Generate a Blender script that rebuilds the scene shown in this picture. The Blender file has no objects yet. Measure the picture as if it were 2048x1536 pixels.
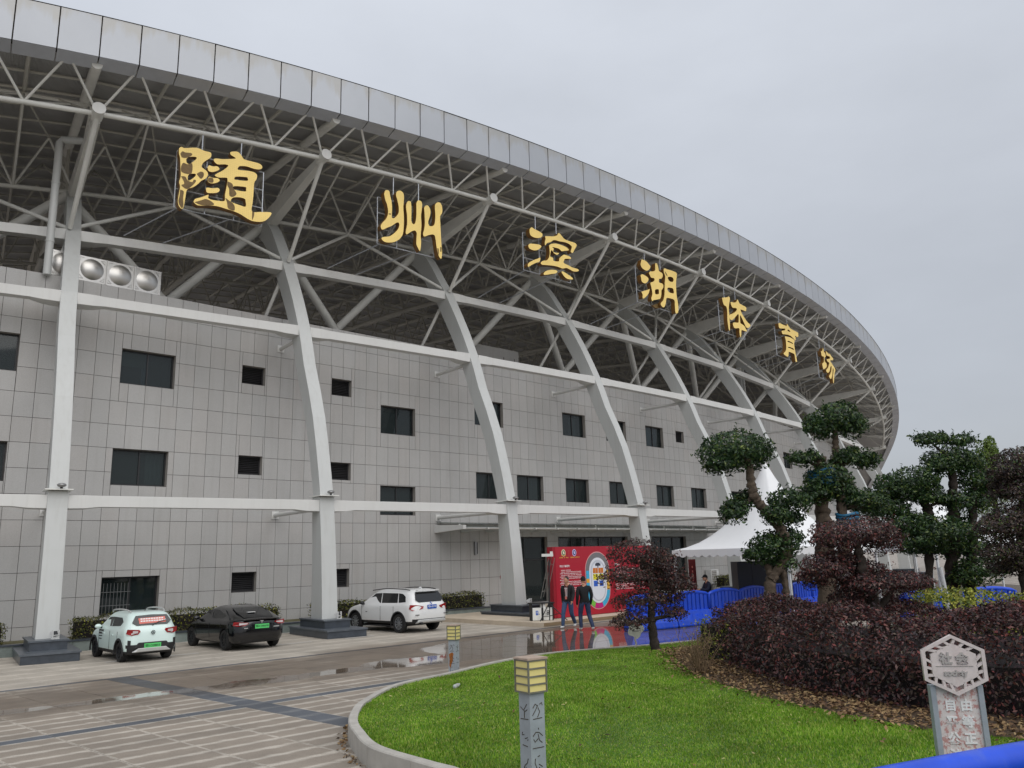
import bpy, bmesh, math, random
import numpy as np
from mathutils import Matrix, Vector
random.seed(7); RNG = np.random.default_rng(7)
SC = bpy.context.scene
COL = SC.collection
# ------------------------------------------------------------------ camera
cam_d = bpy.data.cameras.new('camera'); cam = bpy.data.objects.new('camera', cam_d); COL.objects.link(cam)
cam_d.sensor_width = 36; cam_d.sensor_fit = 'HORIZONTAL'; cam_d.lens = 36*1618.62/2048
cam_d.clip_start = .1; cam_d.clip_end = 3000
_R = Vector((0.99960612, 0.0058916, -0.02743881)); _U = Vector((0.0280642, -0.20985039, 0.97733066)); _F = Vector((0, 0.97771576, 0.20993308))
cam.matrix_world = Matrix(((_R.x, _U.x, -_F.x, 0), (_R.y, _U.y, -_F.y, 0), (_R.z, _U.z, -_F.z, 2.4), (0, 0, 0, 1)))
SC.camera = cam
# ------------------------------------------------------------------ overcast sky and soft sun
SUN_EL, SUN_AZ = math.radians(47), math.radians(148)      # azimuth clockwise from +Y (view direction)
W = bpy.data.worlds.new('World'); SC.world = W; W.use_nodes = True
nt = W.node_tree; nt.nodes.clear()
def N(t, nt_, **kw):
    n = nt_.nodes.new(t)
    for k, v in kw.items():
        if k[0] == 'i' and k[1:].isdigit(): n.inputs[int(k[1:])].default_value = v
        else: setattr(n, k, v)
    return n
out = N('ShaderNodeOutputWorld', nt); bg = N('ShaderNodeBackground', nt); bg2 = N('ShaderNodeBackground', nt); add = N('ShaderNodeAddShader', nt)
sky = N('ShaderNodeTexSky', nt, sky_type='NISHITA', sun_disc=False, sun_elevation=SUN_EL, sun_rotation=SUN_AZ, air_density=1.0, dust_density=3.0)
bg.inputs[1].default_value = .05 * .35
nt.links.new(sky.outputs[0], bg.inputs[0])
# cloud deck: brightness follows the overcast law, brighter towards the zenith, with faint soft clouds
tc = N('ShaderNodeTexCoord', nt); sep = N('ShaderNodeSeparateXYZ', nt); nt.links.new(tc.outputs['Generated'], sep.inputs[0])
mx = N('ShaderNodeMath', nt, operation='MAXIMUM', i1=0.0); nt.links.new(sep.outputs[2], mx.inputs[0])
ma = N('ShaderNodeMath', nt, operation='MULTIPLY_ADD', i1=.44, i2=.42); nt.links.new(mx.outputs[0], ma.inputs[0])
mp = N('ShaderNodeMapping', nt); mp.inputs['Scale'].default_value = (1, 1, 2.2); nt.links.new(tc.outputs['Generated'], mp.inputs[0])
no = N('ShaderNodeTexNoise', nt); no.inputs['Scale'].default_value = 2.1; no.inputs['Detail'].default_value = 5; no.inputs['Roughness'].default_value = .55
nt.links.new(mp.outputs[0], no.inputs['Vector'])
mr = N('ShaderNodeMapRange', nt); mr.inputs[1].default_value = .3; mr.inputs[2].default_value = .7; mr.inputs[3].default_value = .92; mr.inputs[4].default_value = 1.08
nt.links.new(no.outputs[0], mr.inputs[0])
mu = N('ShaderNodeMath', nt, operation='MULTIPLY'); nt.links.new(ma.outputs[0], mu.inputs[0]); nt.links.new(mr.outputs[0], mu.inputs[1])
bg2.inputs[0].default_value = (.905, .95, 1.03, 1)
nt.links.new(mu.outputs[0], bg2.inputs[1])
nt.links.new(bg.outputs[0], add.inputs[0]); nt.links.new(bg2.outputs[0], add.inputs[1]); nt.links.new(add.outputs[0], out.inputs[0])
sun_d = bpy.data.lights.new('sun', 'SUN'); sun_d.energy = 1.5; sun_d.angle = math.radians(70); sun_d.color = (1, .97, .93)
sun = bpy.data.objects.new('sun', sun_d); COL.objects.link(sun)
sd = Vector((math.sin(SUN_AZ)*math.cos(SUN_EL), math.cos(SUN_AZ)*math.cos(SUN_EL), math.sin(SUN_EL)))
sun.rotation_mode = 'QUATERNION'; sun.rotation_quaternion = sd.to_track_quat('Z', 'Y'); sun.location = (0, 0, 60)
SC.view_settings.view_transform = 'Standard'; SC.view_settings.look = 'None'; SC.view_settings.exposure = 0.0; SC.view_settings.gamma = 1
SC.view_settings.use_curve_mapping = False
# ------------------------------------------------------------------ helpers
WORLD = {}
def place(o, parent=None, M=None, local=False):
    """link o; M is its own transform (in the parent's frame when local)"""
    COL.objects.link(o)
    M = M or Matrix.Identity(4)
    if parent is not None:
        o.parent = parent
        Wp = WORLD[parent.name]
        if local: o.matrix_basis = M; WORLD[o.name] = Wp @ M
        else:
            o.matrix_parent_inverse = Wp.inverted(); o.matrix_basis = M; WORLD[o.name] = M
    else:
        o.matrix_basis = M; WORLD[o.name] = M
    return o
def tag(o, label=None, cat=None, group=None, kind=None):
    if label: o['label'] = label
    if cat: o['category'] = cat
    if group: o['group'] = group
    if kind: o['kind'] = kind
    return o
def thing(name, label, cat, loc=(0, 0, 0), rz=0, group=None, M=None):
    o = bpy.data.objects.new(name, None); o.empty_display_size = .3
    place(o, None, M or (Matrix.Translation(loc) @ Matrix.Rotation(rz, 4, 'Z')))
    return tag(o, label, cat, group)
class MB:
    def __init__(s): s.v = []; s.f = []; s.m = []; s.cur = 0
    def add(s, V, Fs, M=None):
        b = len(s.v)
        for p in V:
            p = Vector(p)
            s.v.append(tuple(M @ p) if M is not None else tuple(p))
        for f in Fs: s.f.append(tuple(b+i for i in f)); s.m.append(s.cur)
        return s
    def box(s, c, d, M=None, taper=1.0):
        x, y, z = d[0]/2, d[1]/2, d[2]/2; t = taper
        V = [(-x, -y, -z), (x, -y, -z), (x, y, -z), (-x, y, -z), (-x*t, -y*t, z), (x*t, -y*t, z), (x*t, y*t, z), (-x*t, y*t, z)]
        V = [(p[0]+c[0], p[1]+c[1], p[2]+c[2]) for p in V]
        return s.add(V, [(3, 2, 1, 0), (4, 5, 6, 7), (0, 1, 5, 4), (1, 2, 6, 5), (2, 3, 7, 6), (3, 0, 4, 7)], M)
    def hexa(s, P, M=None):
        return s.add(P, [(3, 2, 1, 0), (4, 5, 6, 7), (0, 1, 5, 4), (1, 2, 6, 5), (2, 3, 7, 6), (3, 0, 4, 7)], M)
    def tube(s, p0, p1, r0, r1=None, n=8, caps=True, M=None):
        r1 = r0 if r1 is None else r1
        p0, p1 = Vector(p0), Vector(p1); d = (p1-p0)
        if d.length < 1e-6: return s
        q = d.to_track_quat('Z', 'Y'); V = []
        for p, r in ((p0, r0), (p1, r1)):
            for i in range(n):
                a = 2*math.pi*i/n; V.append(p + q @ Vector((r*math.cos(a), r*math.sin(a), 0)))
        Fs = [(i, (i+1) % n, n+(i+1) % n, n+i) for i in range(n)]
        if caps: Fs += [tuple(range(n-1, -1, -1)), tuple(range(n, 2*n))]
        return s.add(V, Fs, M)
    def path(s, pts, r, n=6, M=None):
        """one smooth tube through points, radius number or list"""
        pts = [Vector(p) for p in pts]; rr = r if hasattr(r, '__len__') else [r]*len(pts)
        V = []; b = None
        for i, p in enumerate(pts):
            d = (pts[min(i+1, len(pts)-1)]-pts[max(i-1, 0)]).normalized()
            if b is None: b = d.orthogonal().normalized()
            b = (b - d*b.dot(d)); b = b.normalized() if b.length > 1e-5 else d.orthogonal().normalized(); c = d.cross(b)
            for k in range(n):
                a = 2*math.pi*k/n; V.append(p + (b*math.cos(a)+c*math.sin(a))*rr[i])
        Fs = []
        for i in range(len(pts)-1):
            for k in range(n): Fs.append((i*n+k, i*n+(k+1) % n, (i+1)*n+(k+1) % n, (i+1)*n+k))
        Fs += [tuple(range(n-1, -1, -1)), tuple(range((len(pts)-1)*n, len(pts)*n))]
        return s.add(V, Fs, M)
    def loft(s, rings, closed=True, caps=True, M=None):
        n = len(rings[0]); V = [p for r in rings for p in r]; Fs = []
        m = n if closed else n-1
        for i in range(len(rings)-1):
            for k in range(m): Fs.append((i*n+k, i*n+(k+1) % n, (i+1)*n+(k+1) % n, (i+1)*n+k))
        if caps and closed: Fs += [tuple(range(n-1, -1, -1)), tuple(range((len(rings)-1)*n, len(rings)*n))]
        return s.add(V, Fs, M)
    def quad(s, a, b, c, d): return s.add([a, b, c, d], [(0, 1, 2, 3)])
    def sphere(s, c, r, n=10, m=6, sc=(1, 1, 1)):
        V = [(c[0], c[1], c[2]+r*sc[2])]; Fs = []
        for i in range(1, m):
            t = math.pi*i/m
            for k in range(n):
                a = 2*math.pi*k/n; V.append((c[0]+r*sc[0]*math.sin(t)*math.cos(a), c[1]+r*sc[1]*math.sin(t)*math.sin(a), c[2]+r*sc[2]*math.cos(t)))
        V.append((c[0], c[1], c[2]-r*sc[2])); L = len(V)-1
        for k in range(n):
            Fs.append((0, 1+k, 1+(k+1) % n)); Fs.append((L, L-n+(k+1) % n, L-n+k))
        for i in range(m-2):
            for k in range(n): Fs.append((1+i*n+k, 1+(i+1)*n+k, 1+(i+1)*n+(k+1) % n, 1+i*n+(k+1) % n))
        return s.add(V, Fs)
    def mesh(s, name, mats, smooth=False, sharp=None):
        me = bpy.data.meshes.new(name); me.from_pydata(s.v, [], s.f)
        if not isinstance(mats, (list, tuple)): mats = [mats]
        for m in mats: me.materials.append(m)
        if len(mats) > 1: me.polygons.foreach_set('material_index', s.m)
        bm = bmesh.new(); bm.from_mesh(me); bmesh.ops.recalc_face_normals(bm, faces=bm.faces); bm.to_mesh(me); bm.free()
        if smooth:
            me.polygons.foreach_set('use_smooth', [True]*len(me.polygons))
            if sharp: me.set_sharp_from_angle(angle=math.radians(sharp))
        me.update(); return me
    def build(s, name, mats, parent=None, M=None, local=False, smooth=False, sharp=None):
        o = bpy.data.objects.new(name, s.mesh(name, mats, smooth, sharp))
        return place(o, parent, M, local)
def bevel(o, w=.01, seg=2, ang=40):
    m = o.modifiers.new('bevel', 'BEVEL'); m.width = w; m.segments = seg; m.limit_method = 'ANGLE'; m.angle_limit = math.radians(ang); return o
def clone(o, parent=None, M=None, first=True):
    """copy a thing with its parts (objects built in local frames)"""
    c = o.copy(); COL.objects.link(c)
    if parent is not None: c.parent = parent
    if first: c.matrix_basis = M
    for ch in o.children: clone(ch, c, None, False)
    return c
# ------------------------------------------------------------------ materials
def rgb(h, s=1.0):
    """sRGB 0-255 triple -> linear"""
    return tuple(((c/255)/12.92 if c/255 <= .04045 else ((c/255+.055)/1.055)**2.4)*s for c in h)
def pm(name, col, rough=.6, metal=0.0, var=.08, vs=3.0, bump=0.0, bs=60.0, spec=.5, rand=0.0, hue=None, alpha=None, coat=0.0, streak=0.0, streakcol=None, trans=0.0):
    m = bpy.data.materials.new(name); m.use_nodes = True; t = m.node_tree; b = t.nodes['Principled BSDF']
    b.inputs['Roughness'].default_value = rough; b.inputs['Metallic'].default_value = metal; b.inputs['Specular IOR Level'].default_value = spec
    b.inputs['Coat Weight'].default_value = coat; b.inputs['Coat Roughness'].default_value = .04
    if trans: b.inputs['Transmission Weight'].default_value = trans
    g = N('ShaderNodeNewGeometry', t)
    c1 = tuple(col)+(1,)
    n1 = N('ShaderNodeTexNoise', t); n1.inputs['Scale'].default_value = vs; n1.inputs['Detail'].default_value = 6; n1.inputs['Roughness'].default_value = .62
    t.links.new(g.outputs['Position'], n1.inputs['Vector'])
    r1 = N('ShaderNodeMapRange', t); r1.inputs[1].default_value = .3; r1.inputs[2].default_value = .7; r1.inputs[3].default_value = 1-var*1.3; r1.inputs[4].default_value = 1+var
    t.links.new(n1.outputs[0], r1.inputs[0])
    last = r1.outputs[0]
    if rand:
        oi = N('ShaderNodeObjectInfo', t)
        r2 = N('ShaderNodeMapRange', t); r2.inputs[3].default_value = 1-rand; r2.inputs[4].default_value = 1+rand
        if rand and hue == 'island':
            t.links.new(g.outputs['Random Per Island'], r2.inputs[0])
        else: t.links.new(oi.outputs['Random'], r2.inputs[0])
        m2 = N('ShaderNodeMath', t, operation='MULTIPLY'); t.links.new(last, m2.inputs[0]); t.links.new(r2.outputs[0], m2.inputs[1]); last = m2.outputs[0]
    vm = N('ShaderNodeVectorMath', t, operation='SCALE'); vm.inputs[0].default_value = c1[:3]; t.links.new(last, vm.inputs['Scale'])
    colout = vm.outputs[0]
    if streak:
        mp_ = N('ShaderNodeMapping', t); mp_.inputs['Scale'].default_value = (5, 5, .35); t.links.new(g.outputs['Position'], mp_.inputs[0])
        n3 = N('ShaderNodeTexNoise', t); n3.inputs['Scale'].default_value = 1.6; n3.inputs['Detail'].default_value = 5; t.links.new(mp_.outputs[0], n3.inputs['Vector'])
        r3 = N('ShaderNodeMapRange', t); r3.inputs[1].default_value = .5; r3.inputs[2].default_value = .75; r3.inputs[3].default_value = 0; r3.inputs[4].default_value = streak; t.links.new(n3.outputs[0], r3.inputs[0])
        mix = N('ShaderNodeMix', t, data_type='RGBA'); t.links.new(r3.outputs[0], mix.inputs[0]); t.links.new(colout, mix.inputs[6]); mix.inputs[7].default_value = tuple(streakcol or rgb((110, 104, 94)))+(1,)
        colout = mix.outputs[2]
    t.links.new(colout, b.inputs['Base Color'])
    if bump:
        n2 = N('ShaderNodeTexNoise', t); n2.inputs['Scale'].default_value = bs; n2.inputs['Detail'].default_value = 3; t.links.new(g.outputs['Position'], n2.inputs['Vector'])
        bn = N('ShaderNodeBump', t); bn.inputs['Strength'].default_value = bump; bn.inputs['Distance'].default_value = .01; t.links.new(n2.outputs[0], bn.inputs['Height']); t.links.new(bn.outputs[0], b.inputs['Normal'])
    return m
# ================================================================== plan of the stadium: a gently curved front
_X0, _Y0, _T0, _S, _K0, _K2, _K4, _S2 = 9.20368, 42.71173, 0.770108, 8.418895, 0.00506509, 1.3270e-06, 1.22864e-09, 8.8344
def _table():
    ds = .02; tab = {}
    for sg in (1, -1):
        n = int(95/ds); s = np.arange(n+1)*ds*sg
        th = _T0+_K0*s+_K2*s**3/3+_K4*np.clip(s, -60, 60)**5/5
        x = _X0+np.concatenate([[0], np.cumsum((np.cos(th[1:])+np.cos(th[:-1]))/2*ds*sg)])
        y = _Y0+np.concatenate([[0], np.cumsum((np.sin(th[1:])+np.sin(th[:-1]))/2*ds*sg)])
        tab[sg] = (np.abs(s), x, y, th)
    return tab
_TAB = _table()
def curve(q):
    s = _S*q if q <= 3.5 else _S*3.5+(q-3.5)*_S2
    a, x, y, th = _TAB[1 if s >= 0 else -1]; k = abs(s)
    return float(np.interp(k, a, x)), float(np.interp(k, a, y)), float(np.interp(k, a, th))
def P(q, d, z):
    """bay coordinate q, metres outward d, height z -> point"""
    x, y, t = curve(q); return Vector((x+d*math.sin(t), y-d*math.cos(t), z))
def frame(q, d, z):
    """matrix: X along the front, Y inward, Z up"""
    x, y, t = curve(q); return Matrix.Translation(P(q, d, z)) @ Matrix.Rotation(t, 4, 'Z')
def dU(q): return .0542324*q*q+.00028655*min(abs(q), 7)**4
def dD(q): return .0957905*q*q+.00098358*min(abs(q), 9)**4
def dW(q): return -6.05+2.25*math.exp(-(q+3.5)/1.6) if q > -3.5 else -3.8+.6*(-q-3.5)
_qs = np.arange(-5.6, 6.4, .01); _wp = np.array([P(q, dW(q), 0)[:2] for q in _qs])
_ws = np.concatenate([[0], np.cumsum(np.linalg.norm(np.diff(_wp, axis=0), axis=1))]); _ws -= np.interp(0, _qs, _ws)
def q_of_s(s): return float(np.interp(s, _ws, _qs))
def s_of_q(q): return float(np.interp(q, _qs, _ws))
def WF(s, z, off=0.0):
    """wall frame at arclength s: X along wall, Y inward, Z up; off = outward"""
    q = q_of_s(s); a = P(q-.02, dW(q-.02), z); b = P(q+.02, dW(q+.02), z); t = math.atan2(b.y-a.y, b.x-a.x)
    c = P(q, dW(q), z)+Vector((math.sin(t), -math.cos(t), 0))*off
    return Matrix.Translation(c) @ Matrix.Rotation(t, 4, 'Z')
def WP(s, z, off=0.0): return WF(s, z, off).translation
# ------------------------------------------------------------------ stadium materials
M_paint = pm('white_grey_paint', rgb((192, 194, 192)), .42, var=.03, vs=.8, streak=.16, streakcol=rgb((150, 146, 136)))
M_beam = pm('beam_white_paint', rgb((212, 212, 209)), .45, var=.03, vs=.8, streak=.1, streakcol=rgb((160, 154, 142)))
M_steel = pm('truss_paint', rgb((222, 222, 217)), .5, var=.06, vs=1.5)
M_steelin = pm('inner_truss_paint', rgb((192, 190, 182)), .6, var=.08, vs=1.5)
def tile_mat(name, island):
    m = pm(name, rgb((177, 176, 174)), .62, var=.035, vs=.7, rand=.035, hue='island' if island else None, bump=.12, bs=160)
    t = m.node_tree; b = t.nodes['Principled BSDF']; src = b.inputs['Base Color'].links[0].from_socket
    # granite speckle, and some slabs a little pinker than others
    g = N('ShaderNodeNewGeometry', t); n = N('ShaderNodeTexNoise', t); n.inputs['Scale'].default_value = 38; n.inputs['Detail'].default_value = 4; n.inputs['Roughness'].default_value = .8
    t.links.new(g.outputs['Position'], n.inputs['Vector'])
    r = N('ShaderNodeMapRange', t); r.inputs[1].default_value = .3; r.inputs[2].default_value = .7; r.inputs[3].default_value = .88; r.inputs[4].default_value = 1.1; t.links.new(n.outputs[0], r.inputs[0])
    v = N('ShaderNodeVectorMath', t, operation='SCALE'); t.links.new(src, v.inputs[0]); t.links.new(r.outputs[0], v.inputs['Scale'])
    oi = N('ShaderNodeObjectInfo', t); rs = g.outputs['Random Per Island'] if island else oi.outputs['Random']
    m7 = N('ShaderNodeMath', t, operation='MULTIPLY', i1=7.13); t.links.new(rs, m7.inputs[0]); fr = N('ShaderNodeMath', t, operation='FRACT'); t.links.new(m7.outputs[0], fr.inputs[0])
    r2 = N('ShaderNodeMapRange', t); r2.inputs[1].default_value = .45; r2.inputs[2].default_value = 1; r2.inputs[3].default_value = 0; r2.inputs[4].default_value = .75; t.links.new(fr.outputs[0], r2.inputs[0])
    mix = N('ShaderNodeMix', t, data_type='RGBA', blend_type='MULTIPLY'); t.links.new(r2.outputs[0], mix.inputs[0]); t.links.new(v.outputs[0], mix.inputs[6]); mix.inputs[7].default_value = (1.0, .975, .96, 1)
    # rain streaks from the parapet and the window corners
    mp_ = N('ShaderNodeMapping', t); mp_.inputs['Scale'].default_value = (3.2, 3.2, .22); t.links.new(g.outputs['Position'], mp_.inputs[0])
    n3 = N('ShaderNodeTexNoise', t); n3.inputs['Scale'].default_value = 1.3; n3.inputs['Detail'].default_value = 6; t.links.new(mp_.outputs[0], n3.inputs['Vector'])
    r3 = N('ShaderNodeMapRange', t); r3.inputs[1].default_value = .5; r3.inputs[2].default_value = .8; r3.inputs[3].default_value = 0; r3.inputs[4].default_value = .2; t.links.new(n3.outputs[0], r3.inputs[0])
    mx2 = N('ShaderNodeMix', t, data_type='RGBA'); t.links.new(r3.outputs[0], mx2.inputs[0]); t.links.new(mix.outputs[2], mx2.inputs[6]); mx2.inputs[7].default_value = rgb((138, 132, 124))+(1,)
    t.links.new(mx2.outputs[2], b.inputs['Base Color']); return m
M_tile = tile_mat('granite_tile', False); M_tilef = tile_mat('granite_tile_far', True)
M_joint = pm('dark_joint', rgb((58, 52, 46)), .9)
M_reveal = pm('window_reveal_stone', rgb((160, 155, 149)), .7, var=.1, bump=.1)
M_frame = pm('dark_window_frame', rgb((40, 40, 42)), .4)
def glass_mat(name, tint, amt):
    m = bpy.data.materials.new(name); m.use_nodes = True; t = m.node_tree; t.nodes.clear()
    o = N('ShaderNodeOutputMaterial', t); mx = N('ShaderNodeMixShader', t); tr = N('ShaderNodeBsdfTransparent', t); p = N('ShaderNodeBsdfPrincipled', t)
    p.inputs['Base Color'].default_value = tint+(1,); p.inputs['Roughness'].default_value = .03; p.inputs['Specular IOR Level'].default_value = .8
    tr.inputs[0].default_value = (.62, .68, .68, 1); mx.inputs[0].default_value = amt
    t.links.new(tr.outputs[0], mx.inputs[1]); t.links.new(p.outputs[0], mx.inputs[2]); t.links.new(mx.outputs[0], o.inputs[0]); return m
M_glass = glass_mat('window_glass', (.03, .042, .044), .5)
M_dark = pm('dark_room', rgb((62, 62, 60)), .9)
M_louvre = pm('louvre_metal', rgb((46, 46, 48)), .5)
M_curtain = pm('curtain_cloth', rgb((190, 206, 208)), .8, var=.15, vs=2)
M_blue_curtain = pm('blue_curtain', rgb((130, 186, 224)), .8, var=.2, vs=3)
M_blind = pm('green_blind', rgb((140, 178, 166)), .7, var=.1)
def fascia_mat():
    m = pm('fascia_metal', rgb((170, 174, 180)), .38, metal=.25, var=.03, vs=.5, rand=.03)
    t = m.node_tree; b = t.nodes['Principled BSDF']; src = b.inputs['Base Color'].links[0].from_socket
    tcn = N('ShaderNodeTexCoord', t); sp = N('ShaderNodeSeparateXYZ', t); t.links.new(tcn.outputs['Generated'], sp.inputs[0])
    g = N('ShaderNodeNewGeometry', t); mp_ = N('ShaderNodeMapping', t); mp_.inputs['Scale'].default_value = (3, 3, .5); t.links.new(g.outputs['Position'], mp_.inputs[0])
    n = N('ShaderNodeTexNoise', t); n.inputs['Scale'].default_value = 1.5; n.inputs['Detail'].default_value = 4; t.links.new(mp_.outputs[0], n.inputs['Vector'])
    # edges of the sheet collect run-off: distance from panel middle plus noise
    ax = N('ShaderNodeMath', t, operation='SUBTRACT', i1=.5); t.links.new(sp.outputs[0], ax.inputs[0]); ab = N('ShaderNodeMath', t, operation='ABSOLUTE'); t.links.new(ax.outputs[0], ab.inputs[0])
    pw = N('ShaderNodeMath', t, operation='POWER', i1=3.0); t.links.new(ab.outputs[0], pw.inputs[0])
    s1 = N('ShaderNodeMath', t, operation='MULTIPLY_ADD', i1=2.2); t.links.new(pw.outputs[0], s1.inputs[0]); t.links.new(sp.outputs[2], s1.inputs[2])
    s2 = N('ShaderNodeMath', t, operation='MULTIPLY_ADD', i1=.75); t.links.new(n.outputs[0], s2.inputs[0]); t.links.new(s1.outputs[0], s2.inputs[2])
    oi = N('ShaderNodeObjectInfo', t); s3 = N('ShaderNodeMath', t, operation='MULTIPLY_ADD', i1=.25); t.links.new(oi.outputs['Random'], s3.inputs[0]); t.links.new(s2.outputs[0], s3.inputs[2])
    r = N('ShaderNodeMapRange', t); r.inputs[1].default_value = 1.26; r.inputs[2].default_value = 1.5; r.inputs[3].default_value = 0; r.inputs[4].default_value = .5; t.links.new(s3.outputs[0], r.inputs[0])
    mix = N('ShaderNodeMix', t, data_type='RGBA'); t.links.new(r.outputs[0], mix.inputs[0]); t.links.new(src, mix.inputs[6]); mix.inputs[7].default_value = rgb((158, 154, 143))+(1,)
    t.links.new(mix.outputs[2], b.inputs['Base Color']); return m
M_fascia = fascia_mat()
M_soffit = pm('soffit_metal', rgb((186, 190, 198)), .4, metal=.2, var=.05, rand=.06)
def deck_mat():
    m = pm('corrugated_deck', rgb((204, 204, 204)), .55, metal=.1, var=.1, vs=.6)
    t = m.node_tree; b = t.nodes['Principled BSDF']; uv = N('ShaderNodeUVMap', t); uv.uv_map = 'uv'
    w = N('ShaderNodeTexWave', t, bands_direction='X'); w.inputs['Scale'].default_value = 1.0; t.links.new(uv.outputs[0], w.inputs['Vector'])
    bn = N('ShaderNodeBump', t); bn.inputs['Strength'].default_value = .9; bn.inputs['Distance'].default_value = .05; t.links.new(w.outputs[0], bn.inputs['Height']); t.links.new(bn.outputs[0], b.inputs['Normal'])
    return m
M_deck = deck_mat()
M_gran = pm('dark_granite', rgb((66, 72, 80)), .28, var=.22, vs=4, bump=.05, bs=90, rand=.05)
M_gran2 = pm('dark_granite_cap', rgb((86, 92, 99)), .35, var=.2, vs=5)
M_conc = pm('concrete', rgb((140, 136, 130)), .85, var=.12, vs=.8, bump=.2, bs=30)
M_lamp = pm('lamp_housing', rgb((214, 214, 212)), .4)
M_dome = pm('metal_dome', rgb((150, 150, 150)), .3, metal=.6)
M_steelshiny = pm('stainless_steel', rgb((196, 194, 190)), .34, metal=1.0, var=.05, vs=2)
# ------------------------------------------------------------------ stadium root
stad = thing('stadium', 'grey tiled stadium building with curved white columns under a wide trussed roof', 'stadium', P(0, -6, 0), curve(0)[2])
# ---- wall with openings
OPEN = []   # kind, s0, s1, z0, z1
Z3, Z2, Z1 = (8.97, 10.26), (5.3, 6.58), (.87, 2.12)
for s0, z in ((-31.87, Z3), (-26.68, Z3), (-9.9, Z3), (-3.42, Z3), (.4, Z3), (4.4, Z3), (12.9, (8.2, 9.5)), (19.5, Z3), (25.4, Z3),
              (-31.92, Z2), (-26.74, Z2), (-9.87, Z2), (-7.08, Z2), (-3.36, Z2), (.45, Z2), (5.2, Z2), (9.3, Z2), (14.9, Z2), (20.2, Z2), (25.0, Z2), (-32, Z1), (-26.78, Z1)):
    OPEN.append(('window', s0, s0+1.94, z[0], z[1]))
for z0 in (8.07, 4.42): OPEN.append(('window', -15.48, -13.57, z0, z0+1.29))
for s0, z0 in ((-22.09, 9.55), (-18.02, 9.54), (7.85, 9.5), (10.82, 9.5), (-22.09, 5.9), (-18.0, 5.87), (-22.15, 1.4), (-18.0, 1.4)):
    OPEN.append(('louvre', s0, s0+.99, z0, z0+.74))
for s0, s1 in ((-8.1, -5.0), (-4.15, 1.9), (4.34, 8.2)): OPEN.append(('door', s0, s1, .16, 3.43))
TW, TH, TS0, TZ0 = .594, .848, -27.56, 1.505
cells = []
def subtract(r, holes):
    """rectangles left of r after cutting holes"""
    rs = [r]
    for h in holes:
        o = []
        for (a, b, c, d) in rs:
            x0, x1, y0, y1 = max(a, h[0]), min(b, h[1]), max(c, h[2]), min(d, h[3])
            if x0 >= x1-1e-4 or y0 >= y1-1e-4: o.append((a, b, c, d)); continue
            if a < x0-1e-3: o.append((a, x0, c, d))
            if x1 < b-1e-3: o.append((x1, b, c, d))
            if c < y0-1e-3: o.append((x0, x1, c, y0))
            if y1 < d-1e-3: o.append((x0, x1, y1, d))
        rs = o
    return rs
holes = [o[1:] for o in OPEN]
i0, i1 = int((-40-TS0)/TW), int((44-TS0)/TW)
wallmb = MB()
for i in range(i0, i1):
    for k in range(-2, 13):
        r = (TS0+i*TW, TS0+(i+1)*TW, TZ0+k*TH, TZ0+(k+1)*TH)
        if r[3] < -.2: continue
        near = [h for h in holes if h[0] < r[1] and h[1] > r[0] and h[2] < r[3] and h[3] > r[2]]
        rs = subtract(r, near)
        for (a, b, c, d) in rs: wallmb.quad(WP(a, c, -.035), WP(b, c, -.035), WP(b, d, -.035), WP(a, d, -.035))
        if rs: cells.append((r, rs, bool(near)))
# back face, parapet top
for i in range(i0, i1):
    a, b = TS0+i*TW, TS0+(i+1)*TW
    wallmb.quad(WP(a, 12.5, -.005), WP(b, 12.5, -.005), WP(b, 12.5, -.4), WP(a, 12.5, -.4))
    wallmb.quad(WP(a, 11.7, -.4), WP(b, 11.7, -.4), WP(b, 12.5, -.4), WP(a, 12.5, -.4))
wall = wallmb.build('wall', M_joint, stad)
def tile_boxes(mb, rs, M0):
    for (a, b, c, d) in rs:
        g = .007; a2, b2, c2, d2 = a+g, b-g, c+g, d-g
        if b2-a2 < .02 or d2-c2 < .02: continue
        p = [WP(a2, c2, -.03), WP(b2, c2, -.03), WP(b2, c2, 0), WP(a2, c2, 0), WP(a2, d2, -.03), WP(b2, d2, -.03), WP(b2, d2, 0), WP(a2, d2, 0)]
        mb.hexa([M0 @ x for x in p])
cells.sort(key=lambda c: (WP((c[0][0]+c[0][1])/2, (c[0][2]+c[0][3])/2)-Vector((0, 0, 2.4))).length)
box = MB().box((0, .015, 0), (TW-.014, .03, TH-.014)).mesh('tile', M_tile)
rest = MB(); I4 = Matrix.Identity(4); nt_ = 0
for r, rs, cut in cells:
    vis = r[0] > -34.5
    if vis and nt_ < 300:
        nt_ += 1; F_ = WF((r[0]+r[1])/2, (r[2]+r[3])/2)
        if not cut: o = bpy.data.objects.new('tile', box); place(o, wall, F_ @ Matrix.Rotation(random.uniform(-.004, .004), 4, 'Z') @ Matrix.Rotation(random.uniform(-.003, .003), 4, 'X'))
        else:
            mb = MB(); tile_boxes(mb, rs, F_.inverted()); mb.build('tile', M_tile, wall, F_)
    else: tile_boxes(rest, rs, I4)
tag(rest.build('tile_field', M_tilef, wall), kind='stuff')
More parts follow.
